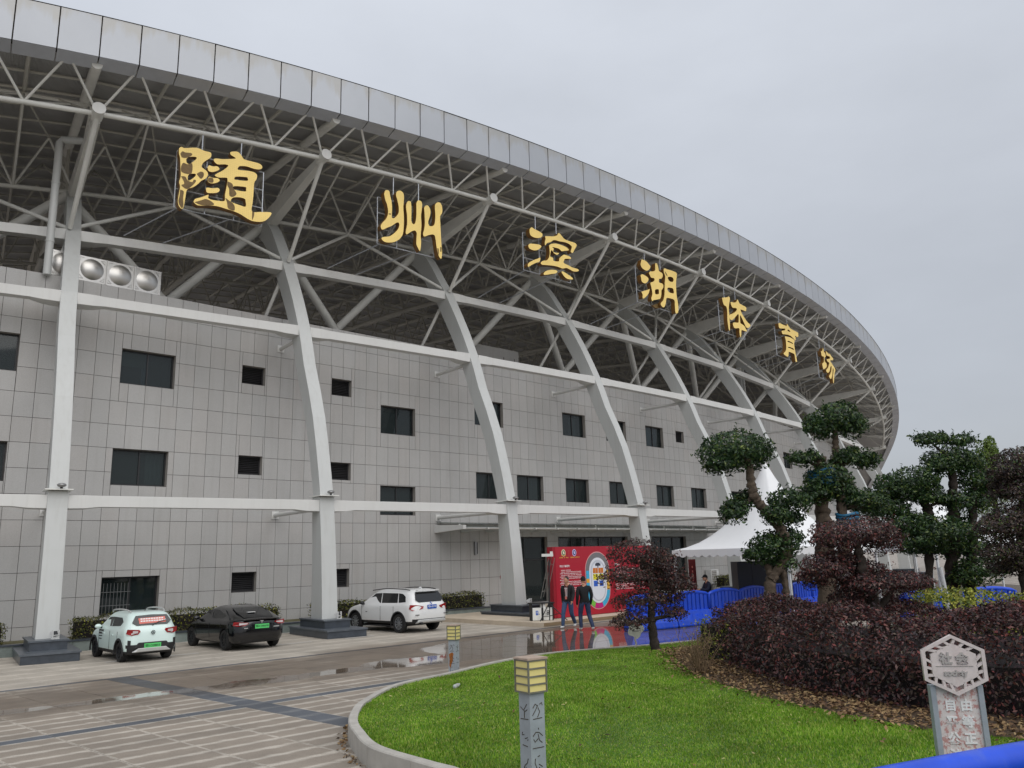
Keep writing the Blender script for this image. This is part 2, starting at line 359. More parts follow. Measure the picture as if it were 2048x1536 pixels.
# ---- windows, louvres, doors
def window(s0, s1, z0, z1, kind, idx):
    F_ = WF((s0+s1)/2, z0); w, h = s1-s0, z1-z0; dep = .22
    nm = {'window': 'window', 'louvre': 'louvre', 'door': 'glass_door'}[kind]
    mb = MB(); x = w/2
    # reveal faces (stone)
    mb.add([(-x, -.0, 0), (x, 0, 0), (x, dep+.06, 0), (-x, dep+.06, 0)], [(0, 1, 2, 3)]); mb.add([(-x, 0, h), (x, 0, h), (x, dep+.06, h), (-x, dep+.06, h)], [(0, 1, 2, 3)])
    mb.add([(-x, 0, 0), (-x, 0, h), (-x, dep+.06, h), (-x, dep+.06, 0)], [(0, 1, 2, 3)]); mb.add([(x, 0, 0), (x, 0, h), (x, dep+.06, h), (x, dep+.06, 0)], [(0, 1, 2, 3)])
    W0 = mb.build(nm, M_reveal, stad, F_)
    fr = MB(); fw = .055 if kind != 'door' else .07; y = dep
    fr.box((0, y, h-fw/2), (w, .06, fw)); fr.box((0, y, fw/2), (w, .06, fw)); fr.box((-x+fw/2, y, h/2), (fw, .06, h-2*fw)); fr.box((x-fw/2, y, h/2), (fw, .06, h-2*fw))
    if kind == 'louvre':
        n = 9
        for k in range(n):
            zz = fw+(h-2*fw)*(k+.5)/n
            sl = MB().box((0, 0, 0), (w-2*fw, .075, .012)); sl.build('slat', M_louvre, W0, F_ @ Matrix.Translation((0, y, zz)) @ Matrix.Rotation(math.radians(38), 4, 'X'))
        MB().box((0, y+.12, h/2), (w, .02, h)).build('backing', M_dark, W0, F_)
        fr.build('frame', M_louvre, W0, F_); return
    if kind == 'window':
        mull = x*.02; fr.box((mull, y-.005, h/2), (.05, .055, h-2*fw)); panes = [(-x+fw, mull-.025), (mull+.025, x-fw)]; zs = [(fw, h-fw)]
    else:
        n = 2 if w < 3.5 else (5 if w > 5 else 3); xs = [-x+fw+(w-2*fw)*k/n for k in range(n+1)]
        for xx in xs[1:-1]: fr.box((xx, y-.005, h/2), (.06, .055, h-2*fw))
        fr.box((0, y-.008, 2.12), (w-2*fw, .05, .07)); panes = [(a+.03, b-.03) for a, b in zip(xs[:-1], xs[1:])]; zs = [(fw, 2.085), (2.155, h-fw)]
    fr.build('frame', M_frame, W0, F_)
    for a, b in panes:
        for c, d in zs:
            MB().box(((a+b)/2, y+.01, (c+d)/2), (b-a, .012, d-c)).build('pane', M_glass, W0, F_)
    # dark room behind
    rm = MB(); dd = 1.3 if kind == 'window' else 5
    rm.quad((-x, y+dd, 0), (x, y+dd, 0), (x, y+dd, h), (-x, y+dd, h)); e = .0
    for sg in (-1, 1): rm.quad((sg*x, dep+.06, 0), (sg*x, y+dd, 0), (sg*x, y+dd, h), (sg*x, dep+.06, h))
    rm.quad((-x, dep+.06, h), (x, dep+.06, h), (x, y+dd, h), (-x, y+dd, h)); rm.quad((-x, dep+.06, 0), (x, dep+.06, 0), (x, y+dd, 0), (-x, y+dd, 0))
    rm.build('room', M_dark, W0, F_)
    def drape(xa, xb, za, zb, m, nm_='curtain'):
        c = MB(); n = max(4, int((xb-xa)/.04)); V = []
        for k in range(n+1):
            xx = xa+(xb-xa)*k/n; yy = y+.16+.025*math.sin(k*1.9); V += [(xx, yy, za), (xx, yy, zb)]
        c.add(V, [(2*k, 2*k+2, 2*k+3, 2*k+1) for k in range(n)]); c.build(nm_, m, W0, F_)
    if kind == 'window':
        if idx == 1:
            bl = MB()
            for k in range(9): bl.box((-x*.5+.02, y+.12, h-.1-k*.055), (x-.12, .02, .045))
            bl.build('blind', M_blind, W0, F_)
            drape(-.12, .12, .06, h-.06, M_blue_curtain)
        elif idx == 5: drape(-x+.1, x-.25, .06, h-.06, M_blue_curtain)
        elif idx == 3: drape(-.05, .5, .06, h-.2, M_curtain)
        elif idx in (16, 17, 13): drape(-x+.1, x*.5, .06, h-.06, M_curtain)
        elif idx in (12, 15): drape(.05, x-.1, .06, h-.06, M_curtain)
        elif idx == 21:
            bars = MB()
            for k in range(8): bars.tube((-x+.12+k*.115, y-.09, .03), (-x+.12+k*.115, y-.09, h-.2), .008, n=5)
            for zz in (.3, .75): bars.tube((-x+.06, y-.09, zz), (.05, y-.09, zz), .009, n=5)
            bars.build('security_bars', M_dome, W0, F_)
        elif random.random() < .4: drape(x*.3, x-.08, .06, h-.06, M_curtain)
for idx, (kind, s0, s1, z0, z1) in enumerate(OPEN): window(s0, s1, z0, z1, kind, idx)
# small fittings on the wall
g = MB(); g.box((0, -.02, .18), (.5, .04, .36)); g.build('vent_grille', M_beam, stad, WF(10.2, 10.37))
for k in range(5): MB().box((0, -.045, .06+k*.06), (.42, .012, .03)).build('vent_slat', M_louvre, stad, WF(10.2, 10.37))
lb = MB().box((0, -.06, 0), (.1, .1, .62)); lb.build('wall_lamp', M_dome, stad, WF(-10.05, 2.9)); MB().box((.085, -.05, 0), (.06, .1, .55)).build('wall_lamp_panel', M_frame, stad, WF(-10.05, 2.9))
MB().box((0, -.04, 0), (.14, .07, .14)).build('fire_alarm_bell', pm('alarm_red', rgb((170, 30, 30)), .4), stad, WF(-8.35, 1.5))
# ---- columns
PROF = [(4.62, 0.0), (5.6, -.2), (6.6, -.47), (7.7, -.81), (8.8, -1.26), (9.9, -1.78), (10.8, -2.1), (11.6, -2.42), (12.3, -2.74), (13.0, -3.08), (13.7, -3.45), (14.5, -3.9), (15.3, -4.35), (16.0, -4.85), (16.7, -5.3), (17.4, -5.8), (18.0, -6.4), (18.45, -6.95)]
COLS = [k-3.5 for k in range(-2, 11)]
def qshift(q, z):
    """the outermost visible bay leans a touch along the front"""
    return .03*max(0, (z-11)/8) if q == -3.5 else 0
def droop(q, z):
    if z <= 11.6: return 0
    return dU(q)*min(1, (z-11.6)/3.6) if z < 15.3 else dU(q)+(dD(q)-dU(q))*min(1, (z-15.3)/3)
def colring(q, z, d, w, dep, tx, tz):
    n = (tz, -tx)    # inward normal in (d, z)
    zz = z-droop(q, z); q2 = q+qshift(q, z); M_ = frame(q2, d, zz)
    return [M_ @ Vector((-w/2, 0, 0)), M_ @ Vector((w/2, 0, 0)), M_ @ Vector((w/2, dep*tz, dep*tx)), M_ @ Vector((-w/2, dep*tz, dep*tx))]
for q in COLS:
    t0 = 0
    c = MB(); rings = []
    for z, d, w, dep in ((.5, .42, .58, .92), (1.6, .33, .565, .86), (3.0, .19, .55, .76), (4.2, .03, .54, .68), (4.7, -.02, .54, .66)):
        M_ = frame(q, d, z); rings.append([M_ @ Vector((-w/2, 0, 0)), M_ @ Vector((w/2, 0, 0)), M_ @ Vector((w/2, dep, 0)), M_ @ Vector((-w/2, dep, 0))])
    c.loft(rings); col_o = bevel(c.build('column', M_paint, stad), .012)
    up = MB(); rings = []
    for i, (z, d) in enumerate(PROF):
        a = PROF[max(i-1, 0)]; b = PROF[min(i+1, len(PROF)-1)]; L = math.hypot(b[0]-a[0], b[1]-a[1]); tz, td = (b[0]-a[0])/L, (b[1]-a[1])/L
        u = i/(len(PROF)-1); w = .5 if i else .5; dep = .6+.28*u
        rings.append(colring(q, z+.14 if i == 0 else z, d-.03, w, dep, td, tz))
    up.loft(rings); bevel(up.build('shaft', M_paint, col_o), .012)
    cp = MB(); cp.box((0, .33, 0), (.74, .95, .035)); cp.build('cap_plate', M_steel, col_o, frame(q, .05, 4.735))
    # plinth
    if q < 5:
        pl = MB(); pl.box((0, 1.35, .11), (1.4, 3.1, .22)); p1 = bevel(pl.build('plinth', M_gran, stad, frame(q, 1.55, 0)), .01)
        MB().box((0, 1.35, .245), (1.46, 3.16, .05)).build('plinth_slab', M_gran2, p1, frame(q, 1.55, 0))
        MB().box((0, .95, .385), (.92, 2.0, .23)).build('upper_step', M_gran, p1, frame(q, .95, 0))
        MB().box((0, .95, .522), (.99, 2.07, .045)).build('upper_slab', M_gran2, p1, frame(q, .95, 0))
# ---- ring beams with haunched ends, and struts to the wall
def ringbeam(name, ztop, d0, dr, h=.34, dep=.42, m=M_beam):
    for k in range(len(COLS)-1):
        qa, qb = COLS[k], COLS[k+1]
        if qb < -4 and name != 'upper_beam' and qa < -5: continue
        a = P(qa+qshift(qa, ztop), d0, ztop-dr(qa)); b = P(qb+qshift(qb, ztop), d0, ztop-dr(qb)); L = (b-a).length; u = (b-a)/L; t = math.atan2(u.y, u.x)
        inn = Vector((-math.sin(t), math.cos(t), 0)); rings = []
        for s, dy, hh, dd in ((.24, .0, h+.06, dep+.3), (.75, .0, h+.05, dep+.16), (1.15, .06, h, dep-.06), (L-1.15, .06, h, dep-.06), (L-.75, .0, h+.05, dep+.16), (L-.24, .0, h+.06, dep+.3)):
            p = a+u*s+inn*dy; rings.append([p, p+Vector((0, 0, -hh)), p+inn*dd+Vector((0, 0, -hh)), p+inn*dd])
        bm_ = MB(); bm_.loft(rings); bevel(bm_.build(name, m, stad), .01)
zero = lambda q: 0
ringbeam('lower_beam', 4.587, -.03, zero); ringbeam('middle_beam', 11.584, -2.38, zero); ringbeam('upper_beam', 15.234, -4.3, dU)
M_strut = M_beam
for q in COLS[1:10]:
    for z, d in ((4.33, -.5), (11.2, -2.9)):
        a = P(q, d, z); b = P(q, dW(q)+.02, z)
        s = MB().tube(a, b, .085, n=12); st = s.build('strut', M_strut, stad, smooth=True, sharp=40)
        t = MB().box((0, -.015, 0), (.3, .03, .3)); t.build('strut_plate', M_strut, st, WF(s_of_q(q), z))
# ---- roof: space truss of tubes
UNIT = {}
def unit(m, n=8):
    if (m.name, n) not in UNIT: UNIT[(m.name, n)] = MB().tube((0, 0, 0), (0, 0, 1), 1, n=n).mesh('tube_'+m.name, m, smooth=True, sharp=40)
    return UNIT[(m.name, n)]
roof = bpy.data.objects.new('roof', None); place(roof, stad)
def member(name, a, b, r, m=M_steel, par=None, n=8):
    d = Vector(b)-Vector(a); o = bpy.data.objects.new(name, unit(m, n))
    return place(o, par or roof, Matrix.Translation(a) @ d.to_track_quat('Z', 'Y').to_matrix().to_4x4() @ Matrix.Diagonal((r, r, d.length, 1)))
ZD = 18.88
def D(q, d, z): return P(q, d, z-dD(q))
def colq(q): return q+qshift(q, 18.9) if q == -3.5 else q
NB = COLS
field = MB()
for k, q in enumerate(NB):
    qq = colq(q)
    # end piece and disc, tapered box girder from the inner node, strut down to the upper ring
    a, b = D(qq, -1.35, ZD), D(qq, -.72, ZD+.03); nd = MB().tube(a, b, .2, n=20); n_o = nd.build('node_stub', M_steel, roof, smooth=True, sharp=40)
    MB().tube(b, D(qq, -.69, ZD+.032), .215, n=20).build('node_disc', M_beam, n_o)
    g = MB(); rings = []
    for d, z, hh, w in ((-7.1, 18.62, .85, .42), (-4.0, 18.85, .6, .36), (-1.3, 18.98, .3, .26)):
        M_ = frame(qq, d, z-dD(q)); rings.append([M_ @ Vector((-w/2, 0, 0)), M_ @ Vector((w/2, 0, 0)), M_ @ Vector((w/2, 0, -hh)), M_ @ Vector((-w/2, 0, -hh))])
    g.loft(rings); g.build('outrigger', M_steel, roof)
    member('tie_strut', D(qq, -1.1, ZD-.1), P(q, -4.28, 15.25-dU(q)), .085)
    # big props from the inner node down to the terrace behind the wall
    if -6 < q < 4.2:
        for sg in (-1, 1):
            e = P(q+sg*.66, dW(q)-3.4, 11.9); member('prop', D(q, -7.05, 18.25), e, .19, n=14)
        member('post', P(q, -4.75, 14.9-dU(q)), P(q-.07, dW(q)-.9, 12.2), .075)
    # radial top beam and inner chord
    for (d0, z0, d1, z1) in ((.15, 20.02, -9, 20.95), (-9, 20.95, -20, 22.0), (-20, 22.0, -33, 22.4)):
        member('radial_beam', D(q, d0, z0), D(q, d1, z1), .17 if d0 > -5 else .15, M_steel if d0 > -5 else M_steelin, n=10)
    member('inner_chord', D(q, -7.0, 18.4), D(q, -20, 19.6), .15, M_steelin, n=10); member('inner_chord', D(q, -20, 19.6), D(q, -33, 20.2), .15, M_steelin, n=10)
    for j in range(12):
        d0 = -7-j*2.15; z0 = 18.4+(-7-d0)*.092 if d0 > -20 else 19.6+(-20-d0)*.046
        top = lambda d: 20.02+(.15-d)*.1 if d > -9 else 20.95+(-9-d)*.095 if d > -20 else 22+(-20-d)*.03
        field.tube(D(q, d0, z0), D(q, d0-1.07, top(d0-1.07)), .055, n=6); d1 = d0-2.15; z1 = 18.4+(-7-d1)*.092 if d1 > -20 else 19.6+(-20-d1)*.046
        field.tube(D(q, d0-1.07, top(d0-1.07)), D(q, d1, z1), .055, n=6)
    if k == len(NB)-1: break
    qb = NB[k+1]; qqb = colq(qb); L = lambda u: qq+(qqb-qq)*u
    ns = 4
    for j in range(ns):
        u0, u1 = j/ns, (j+1)/ns; um = (u0+u1)/2
        p0, p1 = D(L(u0), -1.07, ZD), D(L(u1), -1.07, ZD)
        member('ring_tube', p0, p1, .088, n=12)
        t0, t1 = D(L(u0), .15, 20.22), D(L(u1), .15, 20.22); tm = D(L(um), .08, 20.2)
        i0_, i1_ = D(L(u0), -3.2, 20.3), D(L(u1), -3.2, 20.3)
        member('outer_web', p0, tm, .044, n=7); member('outer_web', p1, tm, .044, n=7)
        member('outer_web', p0, i1_, .04, n=7); field.tube(p1, D(L(um), -3.2, 20.3), .035, n=6); field.tube(D(L(u0), -3.2, 20.3), D(L(um), -7.0, 20.6), .04, n=6, caps=False)
        member('outer_web', p0, i0_, .035, n=6); member('edge_tube', t0, t1, .07, n=8)
        if q < 4.4: member('second_tube', i0_, i1_, .07, n=8)
        a0, a1 = D(L(u0), -7.0, 18.4), D(L(u1), -7.0, 18.4); am = D(L(um), -7.0, 20.6); an = D(L(u1), -3.2, 20.3); a3 = D(L(um), -10.2, 20.9)
        if q < 5.4:
            member('inner_ring_tube', a0, a1, .085, n=10); member('inner_web', a0, am, .045, n=6); member('inner_web', a1, am, .045, n=6); member('inner_web', a1, an, .045, n=6)
            field.tube(a0, a3, .045, n=6); field.tube(a1, a3, .045, n=6)
        # further rings of truss, deep under the roof
        for dd, zb, zt in ((-13.2, 19.0, 21.2), (-20, 19.6, 21.9), (-26.5, 19.9, 22.1), (-33, 20.2, 22.3)):
            field.tube(D(L(u0), dd, zb), D(L(u1), dd, zb), .08, n=6, caps=False); field.tube(D(L(u0), dd, zb), D(L(um), dd, zt), .05, n=6, caps=False); field.tube(D(L(u1), dd, zb), D(L(um), dd, zt), .05, n=6, caps=False)
    # V of tubes from the upper ring to the middle of the inner ring bay
    mid = D(L(.5), -7.0, 18.4)
    for e in (q, qb): member('vee_strut', mid, P(e, -4.5, 15.3-dU(e)), .075, n=10)
    # purlins under the deck
    for j, dd in enumerate(np.arange(-1.6, -43, -1.45)):
        if dd > -16:
            member('purlin', D(q, dd, ztop_ := (20.02+(.15-dd)*.1 if dd > -9 else 20.95+(-9-dd)*.095)+.16), D(qb, dd, ztop_), .055, M_steelin, n=6)
        else:
            zt = (20.95+(-9-dd)*.095 if dd > -20 else 22+(-20-dd)*.03)+.16 - max(0, -dd-33)*.16; field.tube(D(q, dd, zt), D(qb, dd, zt), .055, n=6, caps=False)
    for dd0, dd1 in ((-.2, -9), (-9, -20), (-20, -33)):
        zf = lambda d: (20.02+(.15-d)*.1 if d > -9 else 20.95+(-9-d)*.095 if d > -20 else 22+(-20-d)*.03)+.08
        for u in (.25, .5, .75): field.tube(D(L(u), dd0, zf(dd0)), D(L(u), dd1, zf(dd1)), .07, n=6, caps=False)
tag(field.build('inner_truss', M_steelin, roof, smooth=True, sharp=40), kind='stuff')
# deck
def deckz(d): return (20.02+(.15-d)*.1 if d > -9 else 20.95+(-9-d)*.095 if d > -20 else 22+(-20-d)*.03 if d > -33 else 22.4-(-33-d)*.16)+.25
ds_ = [.3, -3, -6, -9, -12, -16, -20, -24, -28, -33, -38, -45]; qd = np.arange(-5.5, 8.76, .25)
V = [tuple(D(q, d, deckz(d))) for q in qd for d in ds_]; nd_ = len(ds_)
V2 = [tuple(D(q, d, deckz(d)+.35)) for q in qd for d in ds_]
Fs = [(i*nd_+j, (i+1)*nd_+j, (i+1)*nd_+j+1, i*nd_+j+1) for i in range(len(qd)-1) for j in range(nd_-1)]
me = bpy.data.meshes.new('roof_deck'); nv = len(V); me.from_pydata(V+V2, [], Fs+[tuple(nv+x for x in f) for f in Fs])
uvl = me.uv_layers.new(name='uv'); uv = np.array([(q*8.4*8, d*.2) for q in qd for d in ds_]*2); li = np.zeros(len(me.loops), int); me.loops.foreach_get('vertex_index', li)
uvl.data.foreach_set('uv', uv[li].ravel()); me.materials.append(M_deck); me.polygons.foreach_set('use_smooth', [True]*len(me.polygons))
place(bpy.data.objects.new('roof_deck', me), roof)
# fascia: seven tall sheets per bay, each with a raked soffit below
fasc = bpy.data.objects.new('fascia', None); place(fasc, stad)
edges = []
for k in range(len(NB)-1):
    edges += [NB[k]+(NB[k+1]-NB[k])*j/7 for j in range(7)]
edges.append(NB[-1]); ex = NB[-1]
for j in range(14): ex += .15; edges.append(ex)
for a, b in zip(edges[:-1], edges[1:]):
    if b < -5: continue
    g = .02/8.4; qa, qb = a+g, b-g; qm = (a+b)/2; F_ = frame(qm, .5, 20.1-dD(qm)); Fi = F_.inverted()
    jz = random.uniform(-.008, .008); jd = random.uniform(-.006, .006)
    mb = MB(); pts = [D(qa, .5+jd, 20.1+jz), D(qb, .5+jd, 20.1+jz), D(qb, .44, 20.1), D(qa, .44, 20.1), D(qa, .5+jd, 21.58+jz), D(qb, .5+jd, 21.58+jz), D(qb, .44, 21.58), D(qa, .44, 21.58)]
    mb.hexa([Fi @ p for p in pts]); mb.build('fascia_panel', M_fascia, fasc, F_)
    mb = MB(); pts = [D(qa, .49, 20.09), D(qb, .49, 20.09), D(qb, .46, 20.12), D(qa, .46, 20.12), D(qa, -.12, 19.98), D(qb, -.12, 19.98), D(qb, -.12, 20.03), D(qa, -.12, 20.03)]
    mb.hexa([pts[0], pts[1], pts[5], pts[4], pts[3], pts[2], pts[6], pts[7]], Fi); mb.build('soffit_panel', M_soffit, fasc, F_)
fb = MB()
for a, b in zip(edges[:-1], edges[1:]):
    fb.hexa([D(a, .43, 20.12), D(b, .43, 20.12), D(b, .2, 20.12), D(a, .2, 20.12), D(a, .43, 21.55), D(b, .43, 21.55), D(b, .2, 21.55), D(a, .2, 21.55)])
    fb.quad(D(a, .52, 21.6), D(b, .52, 21.6), D(b, -1.5, 21.62), D(a, -1.5, 21.62))
fb.build('fascia_backing', M_joint, fasc)
# terrace slab behind the parapet, stand mass behind
tm_ = MB(); qd2 = np.arange(-5.5, 6.2, .25)
for a, b in zip(qd2[:-1], qd2[1:]):
    for d0, z0, d1, z1 in ((-.4, 11.8, -9, 11.8), (-9, 11.8, -9, 13.2), (-9, 13.2, -30, 3)):
        tm_.quad(P(a, dW(a)+d0, z0), P(b, dW(b)+d0, z0), P(b, dW(b)+d1, z1), P(a, dW(a)+d1, z1))
tm_.build('terrace', M_conc, stad)
# penthouse box seen over the parapet
pb = MB(); pb.box((0, 1.2, .6), (3.4, 2.4, 2.9)); ph = pb.build('stair_penthouse', M_tilef, stad, frame(-.62, -9.2, 12.4))
MB().box((1.35, -.01, .35), (.02, .02, 2.4)).build('penthouse_joint', M_joint, ph, frame(-.62, -9.2, 12.4)); MB().box((.5, -.01, .35), (.02, .02, 2.4)).build('penthouse_joint', M_joint, ph, frame(-.62, -9.2, 12.4))
# downpipe beside the first column
pp = MB(); b0 = WP(-29.35, 12.45, .12); pp.path([b0, b0+Vector((0, 0, 5.0)), b0+Vector((.05, .05, 5.15)), b0+Vector((.75, .5, 5.3))], .13, n=14)
dp = pp.build('downpipe', M_paint, stad, smooth=True, sharp=50)
for z in (1.2, 3.4): MB().tube(b0+Vector((0, 0, z)), b0+Vector((0, 0, z+.07)), .145, n=14).build('pipe_collar', M_paint, dp)
for dx in (0, .55):
    a = P(2.62+dx*.12, -7.4, 12.2); pq = MB().tube(a, a+Vector((0, 0, 5.6)), .11, n=10); pq.build('downpipe', M_paint, stad, smooth=True, sharp=50)
# ---- entrance canopy
can = bpy.data.objects.new('canopy', None); place(can, stad)
M_cglass = glass_mat('canopy_glass', (.25, .27, .26), .5)
cs = np.arange(-12.4, 12.2, 1.55)
rim = MB(); rim2 = MB()
for a, b in zip(cs[:-1], cs[1:]):
    MB().hexa([WP(a+.02, 3.96, 2.0), WP(b-.02, 3.96, 2.0), WP(b-.02, 4.1, .05), WP(a+.02, 4.1, .05), WP(a+.02, 3.985, 2.0), WP(b-.02, 3.985, 2.0), WP(b-.02, 4.125, .05), WP(a+.02, 4.125, .05)]).build('canopy_pane', M_cglass, can)
    rim.tube(WP(a, 3.78, 1.75), WP(b, 3.78, 1.75), .055, n=8, caps=False); rim2.tube(WP(a, 3.86, .7), WP(b, 3.86, .7), .045, n=8, caps=False)
rim.build('canopy_rail', M_beam, can, smooth=True); rim2.build('canopy_inner_rail', M_beam, can, smooth=True)
for i, s in enumerate(cs):
    end = i in (0, len(cs)-1); F_ = WF(s, 0)
    mb = MB(); w = .09 if end else .035
    mb.hexa([F_ @ Vector(p) for p in ((-w, -2.1 if end else -1.95, 3.72), (w, -2.1 if end else -1.95, 3.72), (w, 0, 3.62), (-w, 0, 3.62), (-w, -2.1 if end else -1.95, 3.9 if end else 3.8), (w, -2.1 if end else -1.95, 3.9 if end else 3.8), (w, 0, 3.98), (-w, 0, 3.98))])
    arm = bevel(mb.build('canopy_arm', M_beam, can), .008)
    if i % 2 == 0:
        cl = MB(); cl.box((0, -1.75, 3.86), (.06, .06, .2)); cl.build('canopy_clamp', M_steel, arm, F_)
# ================================================================== ground, paving, lawn
def seg_mask(t, pos, segs, noise_amt=.5, nscale=.9):
    """node value: smallest (distance - halfwidth) to a set of segments, roughened by noise"""
    n = N('ShaderNodeTexNoise', t); n.inputs['Scale'].default_value = nscale; n.inputs['Detail'].default_value = 5; n.inputs['Roughness'].default_value = .6; t.links.new(pos, n.inputs['Vector'])
    best = None
    for (a, b, hw) in segs:
        a, b = Vector(a), Vector(b); d = b-a; L2 = d.length_squared
        su = N('ShaderNodeVectorMath', t, operation='SUBTRACT'); t.links.new(pos, su.inputs[0]); su.inputs[1].default_value = (a.x, a.y, 0)
        dt = N('ShaderNodeVectorMath', t, operation='DOT_PRODUCT'); t.links.new(su.outputs[0], dt.inputs[0]); dt.inputs[1].default_value = (d.x/L2, d.y/L2, 0)
        cl = N('ShaderNodeClamp', t); t.links.new(dt.outputs['Value'], cl.inputs[0])
        sc = N('ShaderNodeVectorMath', t, operation='SCALE'); sc.inputs[0].default_value = (d.x, d.y, 0); t.links.new(cl.outputs[0], sc.inputs['Scale'])
        s2 = N('ShaderNodeVectorMath', t, operation='DISTANCE'); t.links.new(su.outputs[0], s2.inputs[0]); t.links.new(sc.outputs[0], s2.inputs[1])
        s3 = N('ShaderNodeMath', t, operation='SUBTRACT', i1=hw); t.links.new(s2.outputs['Value'], s3.inputs[0])
        if best is None: best = s3.outputs[0]
        else:
            mn = N('ShaderNodeMath', t, operation='MINIMUM'); t.links.new(best, mn.inputs[0]); t.links.new(s3.outputs[0], mn.inputs[1]); best = mn.outputs[0]
    s4 = N('ShaderNodeMath', t, operation='MULTIPLY_ADD', i1=noise_amt, i2=-noise_amt*.5); t.links.new(n.outputs[0], s4.inputs[0])
    s5 = N('ShaderNodeMath', t, operation='ADD'); t.links.new(best, s5.inputs[0]); t.links.new(s4.outputs[0], s5.inputs[1])
    return s5.outputs[0]
WET = [((-9.6, 14.6), (-6.4, 17.1), .22), ((-6.4, 17.1), (-3.3, 19.9), .3), ((-3.0, 20.4), (.3, 22.4), .8), ((-.6, 23.6), (3.0, 27.0), 2.0), ((2.2, 24), (6.5, 27.2), 2.6)]
DAMP = [((-10, 15.2), (-3, 21), 1.5), ((-9, 18.6), (-1, 24.6), .7), ((-2, 22.5), (5, 28), 3.4)]
def paving_mat(name, base, edge, perslab=True, island=False, rough=.72):
    m = bpy.data.materials.new(name); m.use_nodes = True; t = m.node_tree; b = t.nodes['Principled BSDF']
    g = N('ShaderNodeNewGeometry', t); pos = g.outputs['Position']
    fl = N('ShaderNodeVectorMath', t, operation='MULTIPLY'); fl.inputs[1].default_value = (1, 1, 0); t.links.new(pos, fl.inputs[0]); pos2 = fl.outputs[0]
    n1 = N('ShaderNodeTexNoise', t); n1.inputs['Scale'].default_value = 1.1; n1.inputs['Detail'].default_value = 7; n1.inputs['Roughness'].default_value = .65; t.links.new(pos2, n1.inputs['Vector'])
    n2 = N('ShaderNodeTexNoise', t); n2.inputs['Scale'].default_value = 55; n2.inputs['Detail'].default_value = 4; t.links.new(pos2, n2.inputs['Vector'])
    oi = N('ShaderNodeObjectInfo', t); rnd = g.outputs['Random Per Island'] if island else oi.outputs['Random']
    if perslab:
        # pale dried rim of each slab, mostly along its long edges (uv runs over the slab)
        uv = N('ShaderNodeUVMap', t); uv.uv_map = 'uv'; sp = N('ShaderNodeSeparateXYZ', t); t.links.new(uv.outputs[0], sp.inputs[0])
        def edge_d(o, sc):
            a = N('ShaderNodeMath', t, operation='SUBTRACT', i0=1.0); t.links.new(o, a.inputs[1]); mn = N('ShaderNodeMath', t, operation='MINIMUM'); t.links.new(o, mn.inputs[0]); t.links.new(a.outputs[0], mn.inputs[1])
            ml = N('ShaderNodeMath', t, operation='MULTIPLY', i1=sc); t.links.new(mn.outputs[0], ml.inputs[0]); return ml.outputs[0]
        mn = N('ShaderNodeMath', t, operation='MINIMUM'); t.links.new(edge_d(sp.outputs[0], 3.6), mn.inputs[0]); t.links.new(edge_d(sp.outputs[1], .46), mn.inputs[1])
        mpn = N('ShaderNodeMapping', t); mpn.inputs['Rotation'].default_value = (0, 0, math.radians(-44)); mpn.inputs['Scale'].default_value = (2.2, 7, 1); t.links.new(pos2, mpn.inputs[0])
        n4 = N('ShaderNodeTexNoise', t); n4.inputs['Scale'].default_value = 1.0; n4.inputs['Detail'].default_value = 6; n4.inputs['Roughness'].default_value = .6; t.links.new(mpn.outputs[0], n4.inputs['Vector'])
        ad = N('ShaderNodeMath', t, operation='MULTIPLY_ADD', i1=-.22, i2=.12); t.links.new(n4.outputs[0], ad.inputs[0]); a2 = N('ShaderNodeMath', t, operation='ADD'); t.links.new(ad.outputs[0], a2.inputs[0]); t.links.new(mn.outputs[0], a2.inputs[1])
        re = N('ShaderNodeMapRange', t); re.inputs[1].default_value = .02; re.inputs[2].default_value = .095; re.inputs[3].default_value = 1; re.inputs[4].default_value = 0; t.links.new(a2.outputs[0], re.inputs[0]); emask = re.outputs[0]
    mixc = N('ShaderNodeMix', t, data_type='RGBA'); mixc.inputs[6].default_value = base+(1,); mixc.inputs[7].default_value = edge+(1,)
    if perslab:
        dm0 = seg_mask(t, pos2, DAMP, 1.6, 1.4); q0 = N('ShaderNodeMapRange', t); q0.inputs[1].default_value = -.6; q0.inputs[2].default_value = .6; q0.inputs[3].default_value = .12; q0.inputs[4].default_value = 1; t.links.new(dm0, q0.inputs[0])
        em2 = N('ShaderNodeMath', t, operation='MULTIPLY'); t.links.new(emask, em2.inputs[0]); t.links.new(q0.outputs[0], em2.inputs[1]); t.links.new(em2.outputs[0], mixc.inputs[0])
    else:
        rr = N('ShaderNodeMapRange', t); rr.inputs[1].default_value = .4; rr.inputs[2].default_value = .6; t.links.new(n1.outputs[0], rr.inputs[0]); t.links.new(rr.outputs[0], mixc.inputs[0])
    r1 = N('ShaderNodeMapRange', t); r1.inputs[1].default_value = .25; r1.inputs[2].default_value = .75; r1.inputs[3].default_value = .8; r1.inputs[4].default_value = 1.18; t.links.new(n1.outputs[0], r1.inputs[0])
    r2 = N('ShaderNodeMapRange', t); r2.inputs[3].default_value = .86; r2.inputs[4].default_value = 1.12; t.links.new(rnd, r2.inputs[0])
    r3 = N('ShaderNodeMapRange', t); r3.inputs[1].default_value = .3; r3.inputs[2].default_value = .7; r3.inputs[3].default_value = .85; r3.inputs[4].default_value = 1.14; t.links.new(n2.outputs[0], r3.inputs[0])
    m1 = N('ShaderNodeMath', t, operation='MULTIPLY'); t.links.new(r1.outputs[0], m1.inputs[0]); t.links.new(r2.outputs[0], m1.inputs[1])
    m2 = N('ShaderNodeMath', t, operation='MULTIPLY'); t.links.new(m1.outputs[0], m2.inputs[0]); t.links.new(r3.outputs[0], m2.inputs[1])
